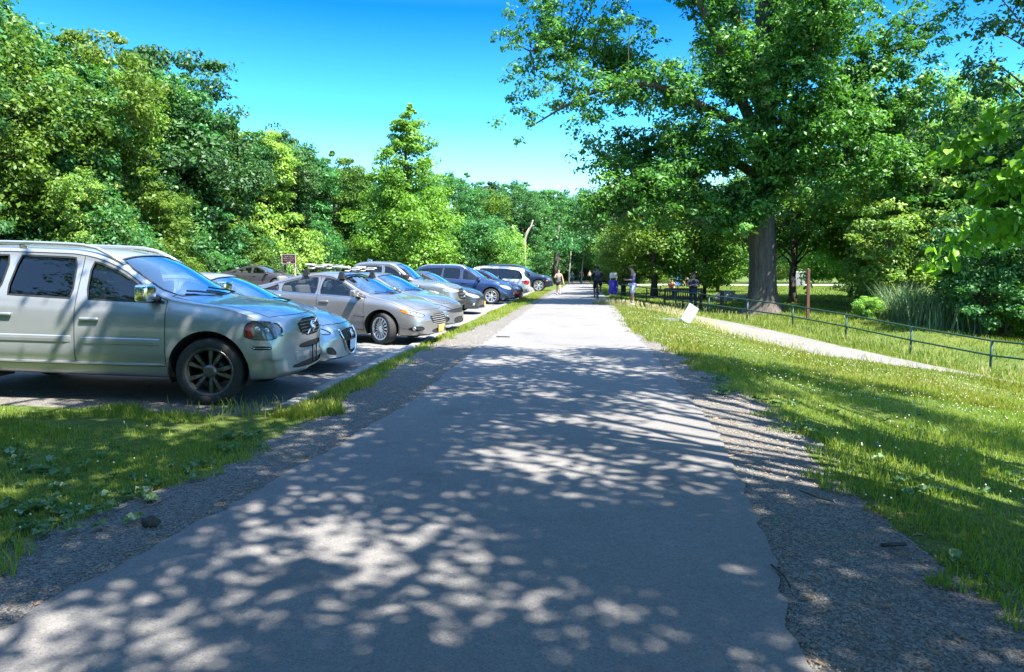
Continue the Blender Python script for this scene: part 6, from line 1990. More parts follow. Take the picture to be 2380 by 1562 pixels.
litter(450, "wood_chips", "brown wood chips and twigs on the gravel right of the path", "wood chips", M_CHIP, .006, shoulder(1, 2.4, 9), 93, 4.5)
litter(500, "wood_chips", "brown wood chips along the left edge of the asphalt", "wood chips", M_CHIP, .007, lambda rg, n: ((lambda Y: (xl_f(Y) - .05 + .06 * rg.randn(n), Y))(2.8 + 9 * rg.rand(n))), 94, 2.4)
litter(250, "wood_chips", "scraps of dry leaf scattered on the asphalt of the path", "leaf litter", M_CHIP, .006, lambda rg, n: ((lambda Y: (xl_f(Y) + (xr_f(Y) - xl_f(Y)) * rg.rand(n), Y))(2.6 + 12 * rg.rand(n) ** 1.5)), 95, 1.6)
bm = bmesh.new(); add_ball(bm, (0, 0, .02), (.06, .035, .035), 10, 7)
for v in bm.verts: v.co *= 1 + .18 * math.sin(v.co.x * 90 + v.co.y * 140)
cl = bm_obj("clod", bm, M_BARK_D, smooth=True); cl.location = (-2.55, 3.95, float(H(-2.55, 3.95))); tag(cl, "dark lump of earth lying on the left gravel shoulder", "clod")
def twig(pts, r, label):
    bm = bmesh.new(); c0 = np.mean(np.array(pts), 0)
    add_tube(bm, [(p[0] - c0[0], p[1] - c0[1], float(H(*p)) + .012 - float(H(c0[0], c0[1]))) for p in pts], r, 6)
    o = bm_obj("twig", bm, M_BARK_D, smooth=True); o.location = (c0[0], c0[1], float(H(c0[0], c0[1])) + .004); tag(o, label, "twig")
twig([(1.70, 3.98), (1.76, 4.0), (1.84, 4.01)], .012, "short thick dark twig lying across the right gravel shoulder")
twig([(1.55, 4.95), (1.63, 4.80), (1.70, 4.72)], .005, "thin straight twig on the right gravel near the grass")
twig([(1.02, 3.66), (1.05, 3.52), (1.04, 3.40)], .006, "thin curved twig lying along the right edge of the asphalt")
twig([(-1.78, 15.8), (-1.62, 15.85), (-1.48, 15.8)], .014, "dark stick lying on the left edge of the sunlit path")
# ------------------------------------------------------------------ fence, posts, bench, signs
M_GREENP = mat_plain("green_fence_paint", (0.020, 0.060, 0.045), .45, metal=.3, vary=.3)
M_WOODD = mat_plain("dark_timber", (0.055, 0.034, 0.022), .8, vary=.35, scale=12)
M_WOODP = mat_plain("red_brown_post", (0.10, 0.035, 0.025), .75, vary=.3)
M_PURPLE = mat_plain("purple_barrel", (0.055, 0.032, 0.42), .4, vary=.15)
M_SIGNB = mat_plain("brown_sign", (0.10, 0.028, 0.030), .55)
M_WHITEP = mat_plain("white_paint", (0.72, 0.70, 0.66), .6)
M_PANEL = mat_plain("grey_green_panel", (0.21, 0.27, 0.225), .55, vary=.06)
M_STEEL = mat_plain("galvanised_steel", (0.38, 0.38, 0.37), .45, metal=.7)
M_TANP = mat_plain("tan_pole", (0.55, 0.42, 0.26), .7)

def fence():
    root = thing("rail_fence", "long low green pipe fence with two rails running down beside the side road", "fence", (FA[0], FA[1], float(H(*FA))))
    o0 = Vector((FA[0], FA[1], float(H(*FA))))
    ss = np.arange(0, 27.5, 2.45)
    P = []
    for s in ss:
        x, y = FA + FD * s; z = float(H(x, y)); P.append(Vector((x, y, z)) - o0)
    for p in P:
        bm = bmesh.new(); add_tube(bm, [p + Vector((0, 0, -.3)), p + Vector((0, 0, .84))], .033, 8)
        bm_obj("post", bm, M_GREENP, root, smooth=True)
    for h in (.42, .82):
        bm = bmesh.new(); add_tube(bm, [p + Vector((0, 0, h)) for p in P], .026, 8)
        bm_obj("rail", bm, M_GREENP, root, smooth=True)
fence()

def post(x, y, h, w, label, m=M_WOODD, lean=0.0, cap=True):
    bm = bmesh.new()
    add_bevel_box(bm, (0, 0, h / 2 - .15), (w, w, h + .3), .015, 2, Matrix.Rotation(lean, 3, 'Y'))
    if cap: add_box(bm, (lean * h, 0, h + .0), (w * .8, w * .8, .05), taper=(.3, .3))
    o = bm_obj("timber_post", bm, m); o.location = (x, y, float(H(x, y))); return tag(o, label, "post")
post(6.75, 33.8, .98, .15, "thick dark brown timber post standing in the fence line right of the bench")
post(9.4, 29.9, 2.05, .11, "tall thin red-brown post standing right of the oak's trunk", M_WOODP, -.02)
post(3.15, 49.0, 2.0, .12, "dark brown post between the purple barrel and the young trees")
post(3.6, 46.0, 1.0, .10, "short dark post in the row of trunks behind the man in blue")

def bench():
    x, y = 5.05, 34.6; z = float(H(x, y))
    root = thing("park_bench", "dark brown slatted park bench with armrests behind the rail fence", "bench", (x, y, z), R(-4))
    W = 1.75
    bm = bmesh.new()
    for k in range(5): add_box(bm, (0, -.42 + .1 * k, .44), (W, .085, .03))
    bm_obj("seat", bm, M_WOODD, root)
    bm = bmesh.new()        # its back is towards the camera
    add_box(bm, (0, -.55, .95), (W, .05, .09)); add_box(bm, (0, -.50, .52), (W, .05, .07))
    for k in range(17): add_box(bm, (-W / 2 + .06 + k * (W - .12) / 16, -.525, .73), (.05, .025, .40), Matrix.Rotation(.1, 3, 'X'))
    bm_obj("backrest", bm, M_WOODD, root)
    for sx in (-W / 2 + .03, W / 2 - .03):
        bm = bmesh.new(); add_box(bm, (sx, -.53, .48), (.07, .07, .98)); bm_obj("leg", bm, M_WOODD, root)
        bm = bmesh.new(); add_box(bm, (sx, .0, .31), (.07, .07, .66)); bm_obj("leg", bm, M_WOODD, root)
        bm = bmesh.new(); add_bevel_box(bm, (sx, -.24, .665), (.08, .66, .045), .015, 2); add_ball(bm, (sx, .09, .655), (.04, .05, .04), 10, 6); bm_obj("armrest", bm, M_WOODD, root)
    bm = bmesh.new(); add_box(bm, (0, -.53, .24), (.07, .07, .46)); bm_obj("leg", bm, M_WOODD, root)
bench()

def barrel():
    x, y = 2.42, 47.0; z = float(H(x, y))
    root = thing("litter_barrel", "purple litter barrel standing at the right edge of the path", "barrel", (x, y, z))
    bm = bmesh.new()
    prof = [(.0, 0), (.29, 0), (.30, .02)]
    for k in range(1, 9):
        zz = .02 + k * .115; prof += [(.30 + (.012 if k % 3 == 0 else 0), zz)]
    prof += [(.31, .95), (.305, .965), (.28, .955), (.275, .5)]
    add_lathe(bm, prof, 24); bm_obj("drum", bm, M_PURPLE, root, smooth=True)
    bm = bmesh.new(); add_lathe(bm, [(.27, .80), (.18, .86), (.0, .87)], 16); bm_obj("bin_liner", bm, M_BLACK, root, smooth=True)
    # the board on two stakes leaning behind it is a thing of its own
    r2 = thing("stake_board", "small pale board on two wooden stakes right behind the purple barrel", "sign", (x + .02, y + .55, z))
    for sx in (-.17, .17):
        bm = bmesh.new(); add_box(bm, (sx, 0, .60), (.05, .04, 1.45), Matrix.Rotation(sx * .3, 3, 'Y')); bm_obj("stake", bm, M_TANP, r2)
    bm = bmesh.new(); add_bevel_box(bm, (0, -.035, 1.27), (.50, .02, .36), .006, 1); bm_obj("board", bm, M_WHITEP, r2)
barrel()

def tilted_panel():
    x, y = 3.55, 23.4; z = float(H(x, y))
    root = thing("tilted_panel", "blank grey-green panel standing tilted in the grass beside the side road", "panel", (x, y, z), R(8))
    bm = bmesh.new()
    Rm = Matrix.Rotation(R(33), 3, 'Y') @ Matrix.Rotation(R(-12), 3, 'X')
    add_bevel_box(bm, (.12, 0, .28), (.37, .03, .62), .008, 2, Rm)
    bm_obj("panel_board", bm, M_PANEL, root)
    bm = bmesh.new()
    add_box(bm, (-.75, .1, .07), (1.4, .03, .03)); add_box(bm, (-.75, .35, .10), (1.4, .03, .03))
    add_box(bm, (-.05, .22, .08), (.03, .30, .03)); add_box(bm, (-1.42, .22, .09), (.03, .30, .03))
    bm_obj("support_frame", bm, M_STEEL, root)
tilted_panel()

M_LETTER = mat_plain('grey_lettering', (.30, .27, .25), .7)  # lettering greyer and darker than the white border and arrow
def park_sign():
    x, y = -18.2, 43.9; z = float(H(x, y)) - .42
    root = thing("park_sign", "brown wooden direction sign with an arrow below the wood across the lot", "sign", (x, y, z), R(-18)); root.scale = (1.12, 1.12, 1.12)
    bm = bmesh.new(); add_bevel_box(bm, (0, 0, 2.05), (1.02, .05, .56), .02, 2); bd = bm_obj("sign_board", bm, M_SIGNB, root)
    bm = bmesh.new()
    for zz in (1.79, 2.31): add_box(bm, (0, -.03, zz), (.98, .008, .022))
    for xx in (-.48, .48): add_box(bm, (xx, -.0305, 2.05), (.022, .008, .50))
    bm_obj("border", bm, M_WHITEP, bd)
    bm = bmesh.new()
    add_box(bm, (-.04, -.031, 1.87), (.20, .006, .03))
    v = [bm.verts.new(p) for p in ((.05, -.034, 1.81), (.16, -.034, 1.87), (.05, -.034, 1.93))]; bm.faces.new(v)
    bm_obj("arrow", bm, M_WHITEP, bd)
    for k, (txt, zz) in enumerate((("PICNIC AREA", 2.20), ("HIKING STATION", 2.09), ("BOAT DOCK", 1.98))):
        cu = bpy.data.curves.new("txt", 'FONT'); cu.body = txt; cu.size = .105; cu.align_x = 'CENTER'; cu.align_y = 'CENTER'; cu.extrude = .002
        to = bpy.data.objects.new("txt", cu); COL.objects.link(to)
        bpy.context.view_layer.update()
        me = bpy.data.meshes.new_from_object(to.evaluated_get(bpy.context.evaluated_depsgraph_get()))
        bpy.data.objects.remove(to)
        me.materials.clear(); me.materials.append(M_LETTER)
        o = bpy.data.objects.new("lettering", me); COL.objects.link(o); o.parent = bd
        o.location = (0, -.030, zz); o.rotation_euler = (R(90), 0, 0)
    for xx in (-.34, .36):
        bm = bmesh.new(); add_box(bm, (xx, .06, 1.05), (.09, .07, 2.4)); bm_obj("post", bm, M_WOODD if xx < 0 else M_TANP, root)
    bm = bmesh.new(); add_tube(bm, [(.38, .05, 1.70), (.75, .05, 1.15)], .018, 6); bm_obj("brace", bm, M_STEEL, root)
park_sign()

def light_pole():
    x, y = -4.75, 66.0; z = float(H(x, y))
    root = thing("light_pole", "slim tan pole with a bent top rising behind the minivan", "pole", (x, y, z))
    bm = bmesh.new()
    add_tube(bm, [(0, 0, -.3), (0, 0, 3.4), (.02, 0, 4.5), (.10, 0, 5.0), (.42, 0, 5.5)], [.10, .09, .08, .075, .06], 10)
    bm_obj("shaft", bm, M_TANP, root, smooth=True)
    bm = bmesh.new(); add_bevel_box(bm, (.62, 0, 5.62), (.42, .16, .09), .03, 2, Matrix.Rotation(-.5, 3, 'Y')); bm_obj("lamp_head", bm, M_STEEL, root, smooth=True)
    r2 = thing("bare_tree", "pale forked bare trunk standing just left of the tan pole", "tree", (x - .55, y - .4, z))
    bm = bmesh.new()
    for pts, rr in (([(0, 0, -.3), (0, 0, 2.0), (.0, 0, 3.0), (.12, 0, 3.7)], [.16, .14, .13, .12]), ([(.10, 0, 3.6), (.50, .1, 4.1), (.70, .1, 4.9), (1.1, .1, 5.6), (1.3, .1, 6.2)], [.12, .12, .10, .07, .03]),
                    ([(.05, 0, 3.6), (-.2, 0, 4.3), (-.36, 0, 5.0), (-.6, 0, 5.7)], [.11, .10, .09, .05])):
        add_tube(bm, pts, rr, 9)
    bm_obj("trunk", bm, M_BARK_P, r2, smooth=True)
light_pole()
# single trunks that stand out at the end of the path
for (x, y, r, h, lean, lab, m) in ((-2.6, 88, .38, 7.5, .05, "thick grey leaning trunk at the far left end of the path", M_BARK), (3.0, 112, .36, 8, .0, "straight grey trunk beyond the walkers at the path's end", M_BARK), (-.9, 84, .09, 5.5, .06, "thin pale birch stem beside the thick grey trunk", M_BARK_P), (.6, 90, .08, 5, .07, "thin pale birch stem behind the walking couple", M_BARK_P)):
    root = thing("slim_tree", lab, "tree", (x, y, float(H(x, y))))
    bm = bmesh.new(); add_tube(bm, [(0, 0, -.3), (lean * h * .2, 0, h * .3), (lean * h * .6, 0, h * .6), (lean * h * 1.2, 0, h)], [r * 1.2, r, r * .8, r * .3], 10)
    bm_obj("trunk", bm, m, root, smooth=True)
    rg = np.random.RandomState(int(y))
    C = np.stack([lean * h + rg.randn(14) * 1.2, rg.randn(14) * 1.2, h * (.75 + .25 * rg.rand(14))], 1)
    P, Nn, Lv, var = clump_leaves(rg, C, .5 + .4 * rg.rand(14), 90, .26)
    V, F = leaf_arrays(rg, P, Nn, Lv)
    np_mesh("crown", V, F, M_LEAF_WOOD, root, var=var)

# reeds
def reeds():
    rg = np.random.RandomState(4); n = 2600
    X = 13.3 + .75 * np.clip(rg.randn(n), -1.6, 2); Y = 28.6 + 1.0 * rg.randn(n)
    V, F, v = blades(rg, X, Y, 1.25, .016, .55)
    m = mat_leaf("reed_blade", (0.06, 0.13, 0.06), (0.11, 0.20, 0.09), (0.18, 0.27, 0.13), .3)
    tag(np_mesh("reeds", V, F, m, var=v), "tall blue-green reeds growing behind the rail fence on the right", "reeds", kind="stuff")
reeds()

# rock outcrop in the lawn
def rock():
    bm = bmesh.new(); add_ball(bm, (0, 0, -.1), (1.25, .8, .62), 28, 16)
    rg = np.random.RandomState(2); ph = rg.rand(12) * 6
    for v in bm.verts:
        c = v.co.copy(); k = 1 + .13 * math.sin(c.x * 3.1 + ph[0] + c.z * 2) + .10 * math.sin(c.y * 5.2 + ph[1] - c.x * 3) + .06 * math.sin(c.x * 9 + c.z * 8 + ph[2])
        v.co = Vector((c.x * k - (.35 * c.z if c.x > 0 else -.5 * c.z), c.y * k, c.z * k))
    t = NT("rock"); nz = t.noise(2.2, 6, .75); t.surf(t.bsdf(t.ramp(nz, [(.35, (.07, .065, .055)), (.5, (.20, .185, .16)), (.7, (.34, .32, .27))]), .9, normal=t.bump(nz, .08)).outputs[0])
    o = bm_obj("rock", bm, t.m, smooth=True); x, y = 9.0, 42.5; o.location = (x, y, float(H(x, y)) + .05)
    tag(o, "rounded grey rock outcrop in the sunny lawn right of the bench", "rock")
rock()

# hut, bins and far things across the lawn
def hut():
    x, y = 17.2, 92.0; z = float(H(x, y)) - .0
    root = thing("park_hut", "small tan hut with a white roof at the far side of the lawn", "hut", (x, y, z), R(4))
    m1 = mat_plain("tan_wall", (.36, .25, .17), .8); m2 = mat_plain("white_roof", (.75, .76, .76), .6)
    bm = bmesh.new(); add_box(bm, (-2.4, 0, 1.3), (4.2, 2.4, 2.6)); bm_obj("wall", bm, m1, root)
    bm = bmesh.new()
    for xx in (-4.1, -3.0, -1.6): add_box(bm, (xx, -1.22, 1.0), (.12, .06, 2.0))
    bm_obj("door_frame", bm, M_WOODD, root)
    bm = bmesh.new(); add_box(bm, (.6, -.2, 1.6), (1.3, 1.4, 3.2)); bm_obj("doorway", bm, M_WOODD, root)
    bm = bmesh.new(); add_box(bm, (.3, -.2, 3.45), (3.4, 2.6, .45), taper=(.5, .6)); bm_obj("roof", bm, m2, root)
    bm = bmesh.new(); add_box(bm, (1.3, -.85, 1.6), (.10, .12, 3.2)); bm_obj("post", bm, m2, root)
hut()
for (x, y, w, h, m, lab) in ((12.6, 90.0, .75, 1.7, mat_plain("blue_bin", (.06, .16, .42), .5), "bright blue recycling bin on the lawn's far edge, left of the hut"), (11.9, 90.6, .6, 1.5, mat_plain("navy_bin", (.03, .07, .16), .5), "dark blue bin just left of the bright blue one across the lawn")):
    root = thing("recycling_bin", lab, "bin", (x, y, float(H(x, y))))
    bm = bmesh.new(); add_bevel_box(bm, (0, 0, h * .45), (w, w, h * .9), .04, 2); bm_obj("bin_body", bm, m, root)
    bm = bmesh.new(); add_bevel_box(bm, (0, 0, h * .95), (w * 1.08, w * 1.08, h * .1), .04, 2); bm_obj("lid", bm, m, root)
root = thing("red_board", "upright red notice stand beside the blue bins across the lawn", "notice stand", (10.75, 90.0, float(H(10.75, 90))))
mr = mat_plain("red_board", (.40, .07, .05), .6)
bm = bmesh.new(); add_bevel_box(bm, (0, 0, 2.0), (.55, .12, 2.8), .03, 1); bm_obj("board", bm, mr, root)
bm = bmesh.new(); add_bevel_box(bm, (.45, -.05, 2.6), (.7, .1, 1.0), .03, 1); bm_obj("notice", bm, mat_plain("orange_notice", (.75, .22, .10), .6), root)
bm = bmesh.new(); add_box(bm, (0, 0, .4), (.12, .12, .9)); bm_obj("post", bm, M_WOODD, root)
bm = bmesh.new(); add_bevel_box(bm, (0, 0, .8), (1.7, 1.2, 2.0), .15, 2); o = bm_obj("stone_pillar", bm, M_CONC); o.location = (27.5, 92, float(H(27.5, 92))); tag(o, "pale concrete block at the far edge of the lawn right of the hut", "block")
def picnic_table():
    x, y = 6.4, 51.0; z = float(H(x, y))
    root = thing("picnic_table", "pale wooden picnic table on the lawn behind the bench", "table", (x, y, z), R(5))
    m = mat_plain("weathered_timber", (.42, .37, .30), .85, vary=.2)
    bm = bmesh.new()
    for k in range(5): add_box(bm, (0, -.3 + .15 * k, .74), (1.8, .14, .04))
    bm_obj("table_top", bm, m, root)
    for sy in (-.72, .72):
        bm = bmesh.new(); add_box(bm, (0, sy, .44), (1.8, .26, .04)); bm_obj("seat", bm, m, root)
    for sx in (-.6, .6):
        bm = bmesh.new()
        add_box(bm, (sx, 0, .40), (.05, 1.5, .09)); add_box(bm, (sx, -.42, .36), (.06, .09, .86), Matrix.Rotation(.45, 3, 'X')); add_box(bm, (sx + .001, .42, .36), (.06, .09, .86), Matrix.Rotation(-.45, 3, 'X'))
        bm_obj("leg", bm, m, root)
picnic_table()
# ------------------------------------------------------------------ people
M_SKIN_L = mat_plain("light_skin", (0.52, 0.33, 0.25), .55, vary=.06)
M_SKIN_T = mat_plain("tan_skin", (0.36, 0.21, 0.15), .55, vary=.06)
M_SKIN_D = mat_plain("brown_skin", (0.16, 0.085, 0.06), .55, vary=.06)
M_HAIR = mat_plain("dark_hair", (0.018, 0.014, 0.012), .6)
M_HAIR_G = mat_plain("grey_hair", (0.25, 0.24, 0.23), .7)
M_EYE = mat_plain("eye", (0.02, 0.015, 0.012), .3)
M_LIP = mat_plain("lip", (0.34, 0.13, 0.11), .5)
def cloth(name, col): return mat_plain(name, col, .85, vary=.18, scale=9)

def skin_mesh(name, J, E, rad, mat, parent, root, levels=2):
    names = list(J.keys()); idx = {n: i for i, n in enumerate(names)}
    me = bpy.data.meshes.new("tmp")
    me.from_pydata([J[n] for n in names], [(idx[a], idx[b]) for a, b in E], [])
    o = bpy.data.objects.new("tmp", me); COL.objects.link(o)
    o.modifiers.new("skin", 'SKIN').use_smooth_shade = True
    sv = me.skin_vertices[0].data
    for n in names:
        r = rad.get(n, .03)
        sv[idx[n]].radius = r if hasattr(r, '__len__') else (r, r)
        sv[idx[n]].use_root = (n == root)
    ss = o.modifiers.new("sub", 'SUBSURF'); ss.levels = levels; ss.render_levels = levels
    bpy.context.view_layer.update()
    m2 = bpy.data.meshes.new_from_object(o.evaluated_get(bpy.context.evaluated_depsgraph_get()))
    bpy.data.objects.remove(o)
    m2.materials.clear(); m2.materials.append(mat)
    m2.polygons.foreach_set("use_smooth", [True] * len(m2.polygons))
    q = bpy.data.objects.new(name, m2); COL.objects.link(q); q.parent = parent
    return q

BASE = dict(pelvis=(0, 0, .95), waist=(0, -.005, 1.10), chest=(0, 0, 1.30), neck=(0, .01, 1.47), chin=(0, -.015, 1.545), head=(0, -.02, 1.64), crown=(0, -.01, 1.71),
            shoulder_l=(.17, .0, 1.41), elbow_l=(.235, .03, 1.13), wrist_l=(.25, -.05, .89), shoulder_r=(-.17, .0, 1.41), elbow_r=(-.235, .03, 1.13), wrist_r=(-.25, -.05, .89),
            hip_l=(.09, 0, .90), knee_l=(.10, -.025, .50), ankle_l=(.10, .02, .085), toe_l=(.115, -.14, .04), hip_r=(-.09, 0, .90), knee_r=(-.10, -.025, .50), ankle_r=(-.10, .02, .085), toe_r=(-.115, -.14, .04))
RADS = dict(pelvis=(.135, .10), waist=(.125, .09), chest=(.145, .105), neck=.058, chin=.062, head=(.078, .095), crown=(.055, .065), shoulder=.062, elbow=.042, wrist=.029, hip=.085, knee=.056, ankle=.038, toe=.034)
EDG = [('pelvis', 'waist'), ('waist', 'chest'), ('chest', 'neck'), ('neck', 'chin'), ('chin', 'head'), ('head', 'crown')]
for sd in 'lr':
    EDG += [('chest', 'shoulder_' + sd), ('shoulder_' + sd, 'elbow_' + sd), ('elbow_' + sd, 'wrist_' + sd), ('pelvis', 'hip_' + sd), ('hip_' + sd, 'knee_' + sd), ('knee_' + sd, 'ankle_' + sd), ('ankle_' + sd, 'toe_' + sd)]

def person(label, x, y, rz, height, skin, hair, top, bottom, shoes, pose=None, sleeve=.55, leg=.45, build=1.0, hair_style='short', z=None, shoe_z=True, sleeveless=False, top_mat2=None):
    zz = float(H(x, y)) if z is None else z
    root = thing("person", label, "person", (x, y, zz), rz)
    root.scale = (height / 1.75,) * 3
    J = {k: Vector(v) for k, v in BASE.items()}
    if pose:
        for k, v in pose.items(): J[k] = Vector(v)
    rad = {}
    for k in J:
        r = RADS[k.split('_')[0]]
        rad[k] = tuple(q * (build if k.split('_')[0] not in ('head', 'crown', 'chin') else 1) for q in r) if hasattr(r, '__len__') else r * (build ** .7)
    E = list(EDG)
    for sd in 'lr':                                                  # hands: palm, four fingers, thumb
        w = J['wrist_' + sd]; f = (w - J['elbow_' + sd]).normalized()
        s = f.cross(Vector((0, 0, 1)) if abs(f.z) < .9 else Vector((0, 1, 0))).normalized(); n = s.cross(f)
        palm = w + f * .075; J['palm_' + sd] = palm; rad['palm_' + sd] = (.034, .018); E.append(('wrist_' + sd, 'palm_' + sd))
        for k, (o, L) in enumerate(((-.027, .070), (-.009, .082), (.009, .077), (.027, .060))):
            a = palm + s * o * 1.1 + f * .02; b = a + f * L * .5 + n * .008; c = b + f * L * .42 + n * .022
            for q, p in zip('abc', (a, b, c)): J['f%d%s_%s' % (k, q, sd)] = p; rad['f%d%s_%s' % (k, q, sd)] = .0095
            E += [('palm_' + sd, 'f%da_%s' % (k, sd)), ('f%da_%s' % (k, sd), 'f%db_%s' % (k, sd)), ('f%db_%s' % (k, sd), 'f%dc_%s' % (k, sd))]
        a = w + f * .035 + s * -.036; b = a + f * .035 - s * .018 + n * .012
        J['ta_' + sd] = a; J['tb_' + sd] = b; rad['ta_' + sd] = .012; rad['tb_' + sd] = .010
        E += [('palm_' + sd, 'ta_' + sd), ('ta_' + sd, 'tb_' + sd)]
    body = skin_mesh("body", J, E, rad, skin, root, 'pelvis')
    g = lambda r, k=1.0, a=.012: tuple(q * k + a for q in r) if hasattr(r, '__len__') else r * k + a
    # top
    TJ = {k: J[k] for k in ('pelvis', 'waist', 'chest')}; TE = [('pelvis', 'waist'), ('waist', 'chest')]
    TJ['collar'] = J['chest'].lerp(J['neck'], .62); TE.append(('chest', 'collar'))
    TR = {k: g(rad[k], 1.03, .014) for k in ('pelvis', 'waist', 'chest')}; TR['collar'] = (.085, .075)
    TJ['hem'] = J['pelvis'] + Vector((0, 0, -.045)); TE.append(('pelvis', 'hem')); TR['hem'] = g(rad['pelvis'], 1.03, .014)
    for sd in 'lr':
        TJ['s_' + sd] = J['shoulder_' + sd].lerp(J['chest'], .25 if not sleeveless else .55); TE.append(('chest', 's_' + sd)); TR['s_' + sd] = g(rad['shoulder_' + sd], 1, .012 if not sleeveless else -.01)
        if not sleeveless:
            if sleeve <= 1:
                TJ['e_' + sd] = J['shoulder_' + sd].lerp(J['elbow_' + sd], sleeve); TE.append(('s_' + sd, 'e_' + sd)); TR['e_' + sd] = .068 * build ** .7
            else:
                TJ['e_' + sd] = J['elbow_' + sd]; TE.append(('s_' + sd, 'e_' + sd)); TR['e_' + sd] = .058
                TJ['w_' + sd] = J['elbow_' + sd].lerp(J['wrist_' + sd], sleeve - 1); TE.append(('e_' + sd, 'w_' + sd)); TR['w_' + sd] = .044
    skin_mesh("shirt", TJ, TE, TR, top, root, 'pelvis')
    # trousers or shorts
    PJ = {'pelvis': J['pelvis'] + Vector((0, 0, .02))}; PE = []; PR = {'pelvis': g(rad['pelvis'], 1.0, .010)}
    for sd in 'lr':
        PJ['h_' + sd] = J['hip_' + sd]; PE.append(('pelvis', 'h_' + sd)); PR['h_' + sd] = rad['hip_' + sd] + .016
        if leg <= 1:
            PJ['k_' + sd] = J['hip_' + sd].lerp(J['knee_' + sd], leg * 1.6 if leg < .62 else 1); PE.append(('h_' + sd, 'k_' + sd)); PR['k_' + sd] = .092 * build ** .7
        else:
            PJ['k_' + sd] = J['knee_' + sd]; PE.append(('h_' + sd, 'k_' + sd)); PR['k_' + sd] = .076
            PJ['a_' + sd] = J['knee_' + sd].lerp(J['ankle_' + sd], .92); PE.append(('k_' + sd, 'a_' + sd)); PR['a_' + sd] = .060
    skin_mesh("trousers" if leg > 1 else "shorts", PJ, PE, PR, bottom, root, 'pelvis')
    for sd in 'lr':
        a, t = J['ankle_' + sd], J['toe_' + sd]
        d = (t - a); d.z = 0; d.normalize()
        bm = bmesh.new()
        ang = math.atan2(d.y, d.x)
        Rz = Matrix.Rotation(ang, 3, 'Z')
        c = a + d * .06; c.z = min(a.z, t.z) + .012
        add_ball(bm, c, (.145, .052, .055), 14, 8, Rz)
        for v in bm.verts:
            if v.co.z < c.z - .045: v.co.z = c.z - .045
        bm_obj("shoe", bm, shoes, root, smooth=True)
    # face and hair
    h = J['head']; nk = J['chin'] - J['neck']
    up = (J['crown'] - J['chin']).normalized(); fw = Vector((0, -1, 0)); fw = (fw - up * fw.dot(up)).normalized(); rt = up.cross(fw)
    Rh = Matrix((rt, -fw, up)).transposed()
    if pose and '_look' in pose: pass
    bm = bmesh.new()
    add_ball(bm, h + fw * .098 - up * .015, (.013, .020, .022), 8, 6, Rh)
    for s_ in (-1, 1): add_ball(bm, h + rt * .078 * s_ - up * .01, (.010, .020, .032), 8, 6, Rh)
    bm_obj("nose_and_ears", bm, skin, body, smooth=True)
    bm = bmesh.new()
    for s_ in (-1, 1): add_ball(bm, h + fw * .088 + rt * .031 * s_ + up * .012, (.013, .008, .007), 8, 6, Rh)
    bm_obj("eyes", bm, M_EYE, body, smooth=True)
    bm = bmesh.new(); add_ball(bm, h + fw * .085 - up * .058, (.024, .009, .008), 10, 6, Rh); bm_obj("mouth", bm, M_LIP, body, smooth=True)
    bm = bmesh.new()
    add_ball(bm, h + up * .035 - fw * .018, (.090, .106, .088), 16, 10, Rh)
    for v in list(bm.verts):
        q = v.co - h
        if q.dot(fw) > .045 and q.dot(up) < .055: v.co -= fw * (q.dot(fw) - .03)
    if hair_style == 'bun':
        add_ball(bm, h + up * .14 - fw * .02, (.045, .045, .05), 12, 8, Rh)
    if hair_style == 'long':
        add_ball(bm, h - up * .08 - fw * .055, (.085, .045, .15), 12, 8, Rh)
    bm_obj("hair", bm, hair, root, smooth=True)
    return root, J

def held(name, label, cat, root, loc, size, mat, rot=None):
    """something held in a hand is a thing of its own."""
    M = Matrix.Translation(root.location) @ Matrix.Rotation(root.rotation_euler.z, 4, 'Z') @ Matrix.Scale(root.scale.x, 4)
    p = M @ Vector(loc)
    bm = bmesh.new(); add_bevel_box(bm, (0, 0, 0), size, min(size) * .2, 2, rot)
    o = bm_obj(name, bm, mat); o.location = p; o.rotation_euler.z = root.rotation_euler.z
    return tag(o, label, cat)

STRIDE = dict(hip_l=(.09, 0, .90), knee_l=(.095, -.16, .52), ankle_l=(.09, -.22, .10), toe_l=(.10, -.37, .09), hip_r=(-.09, 0, .90), knee_r=(-.095, .05, .49), ankle_r=(-.09, .26, .14), toe_r=(-.10, .14, .04))
SWING = dict(elbow_l=(.24, .12, 1.15), wrist_l=(.235, .05, .90), elbow_r=(-.24, -.04, 1.14), wrist_r=(-.22, -.20, .94))

# woman walking towards the camera
person("woman walking this way in grey tank top and black shorts, hand at her chest", -1.12, 45.0, .05, 1.64, M_SKIN_L, M_HAIR, cloth("grey_tank_top", (.085, .085, .09)), cloth("black_shorts", (.018, .016, .02)), cloth("teal_shoes", (.10, .22, .26)),
       dict(STRIDE, elbow_l=(.27, .05, 1.13), wrist_l=(.33, .0, .88), elbow_r=(-.27, -.02, 1.16), wrist_r=(-.09, -.19, 1.27)), leg=.40, build=1.06, hair_style='bun', sleeveless=True)
person("woman in grey-green jacket walking towards the camera beside the man in red", -.55, 90.5, .0, 1.62, M_SKIN_L, M_HAIR, cloth("grey_green_jacket", (.20, .25, .23)), cloth("grey_leggings", (.11, .13, .14)), cloth("dark_shoes", (.03, .03, .03)), dict(STRIDE, **SWING), sleeve=1.85, leg=1.2, hair_style='long')
person("man in red shirt and dark jeans walking towards the camera far down the path", .62, 92.0, .0, 1.80, M_SKIN_L, M_HAIR, cloth("red_shirt", (.38, .025, .05)), cloth("dark_jeans", (.035, .045, .07)), cloth("black_shoes", (.015, .015, .015)), dict(STRIDE, **SWING), sleeve=1.5, leg=1.2, build=1.08)
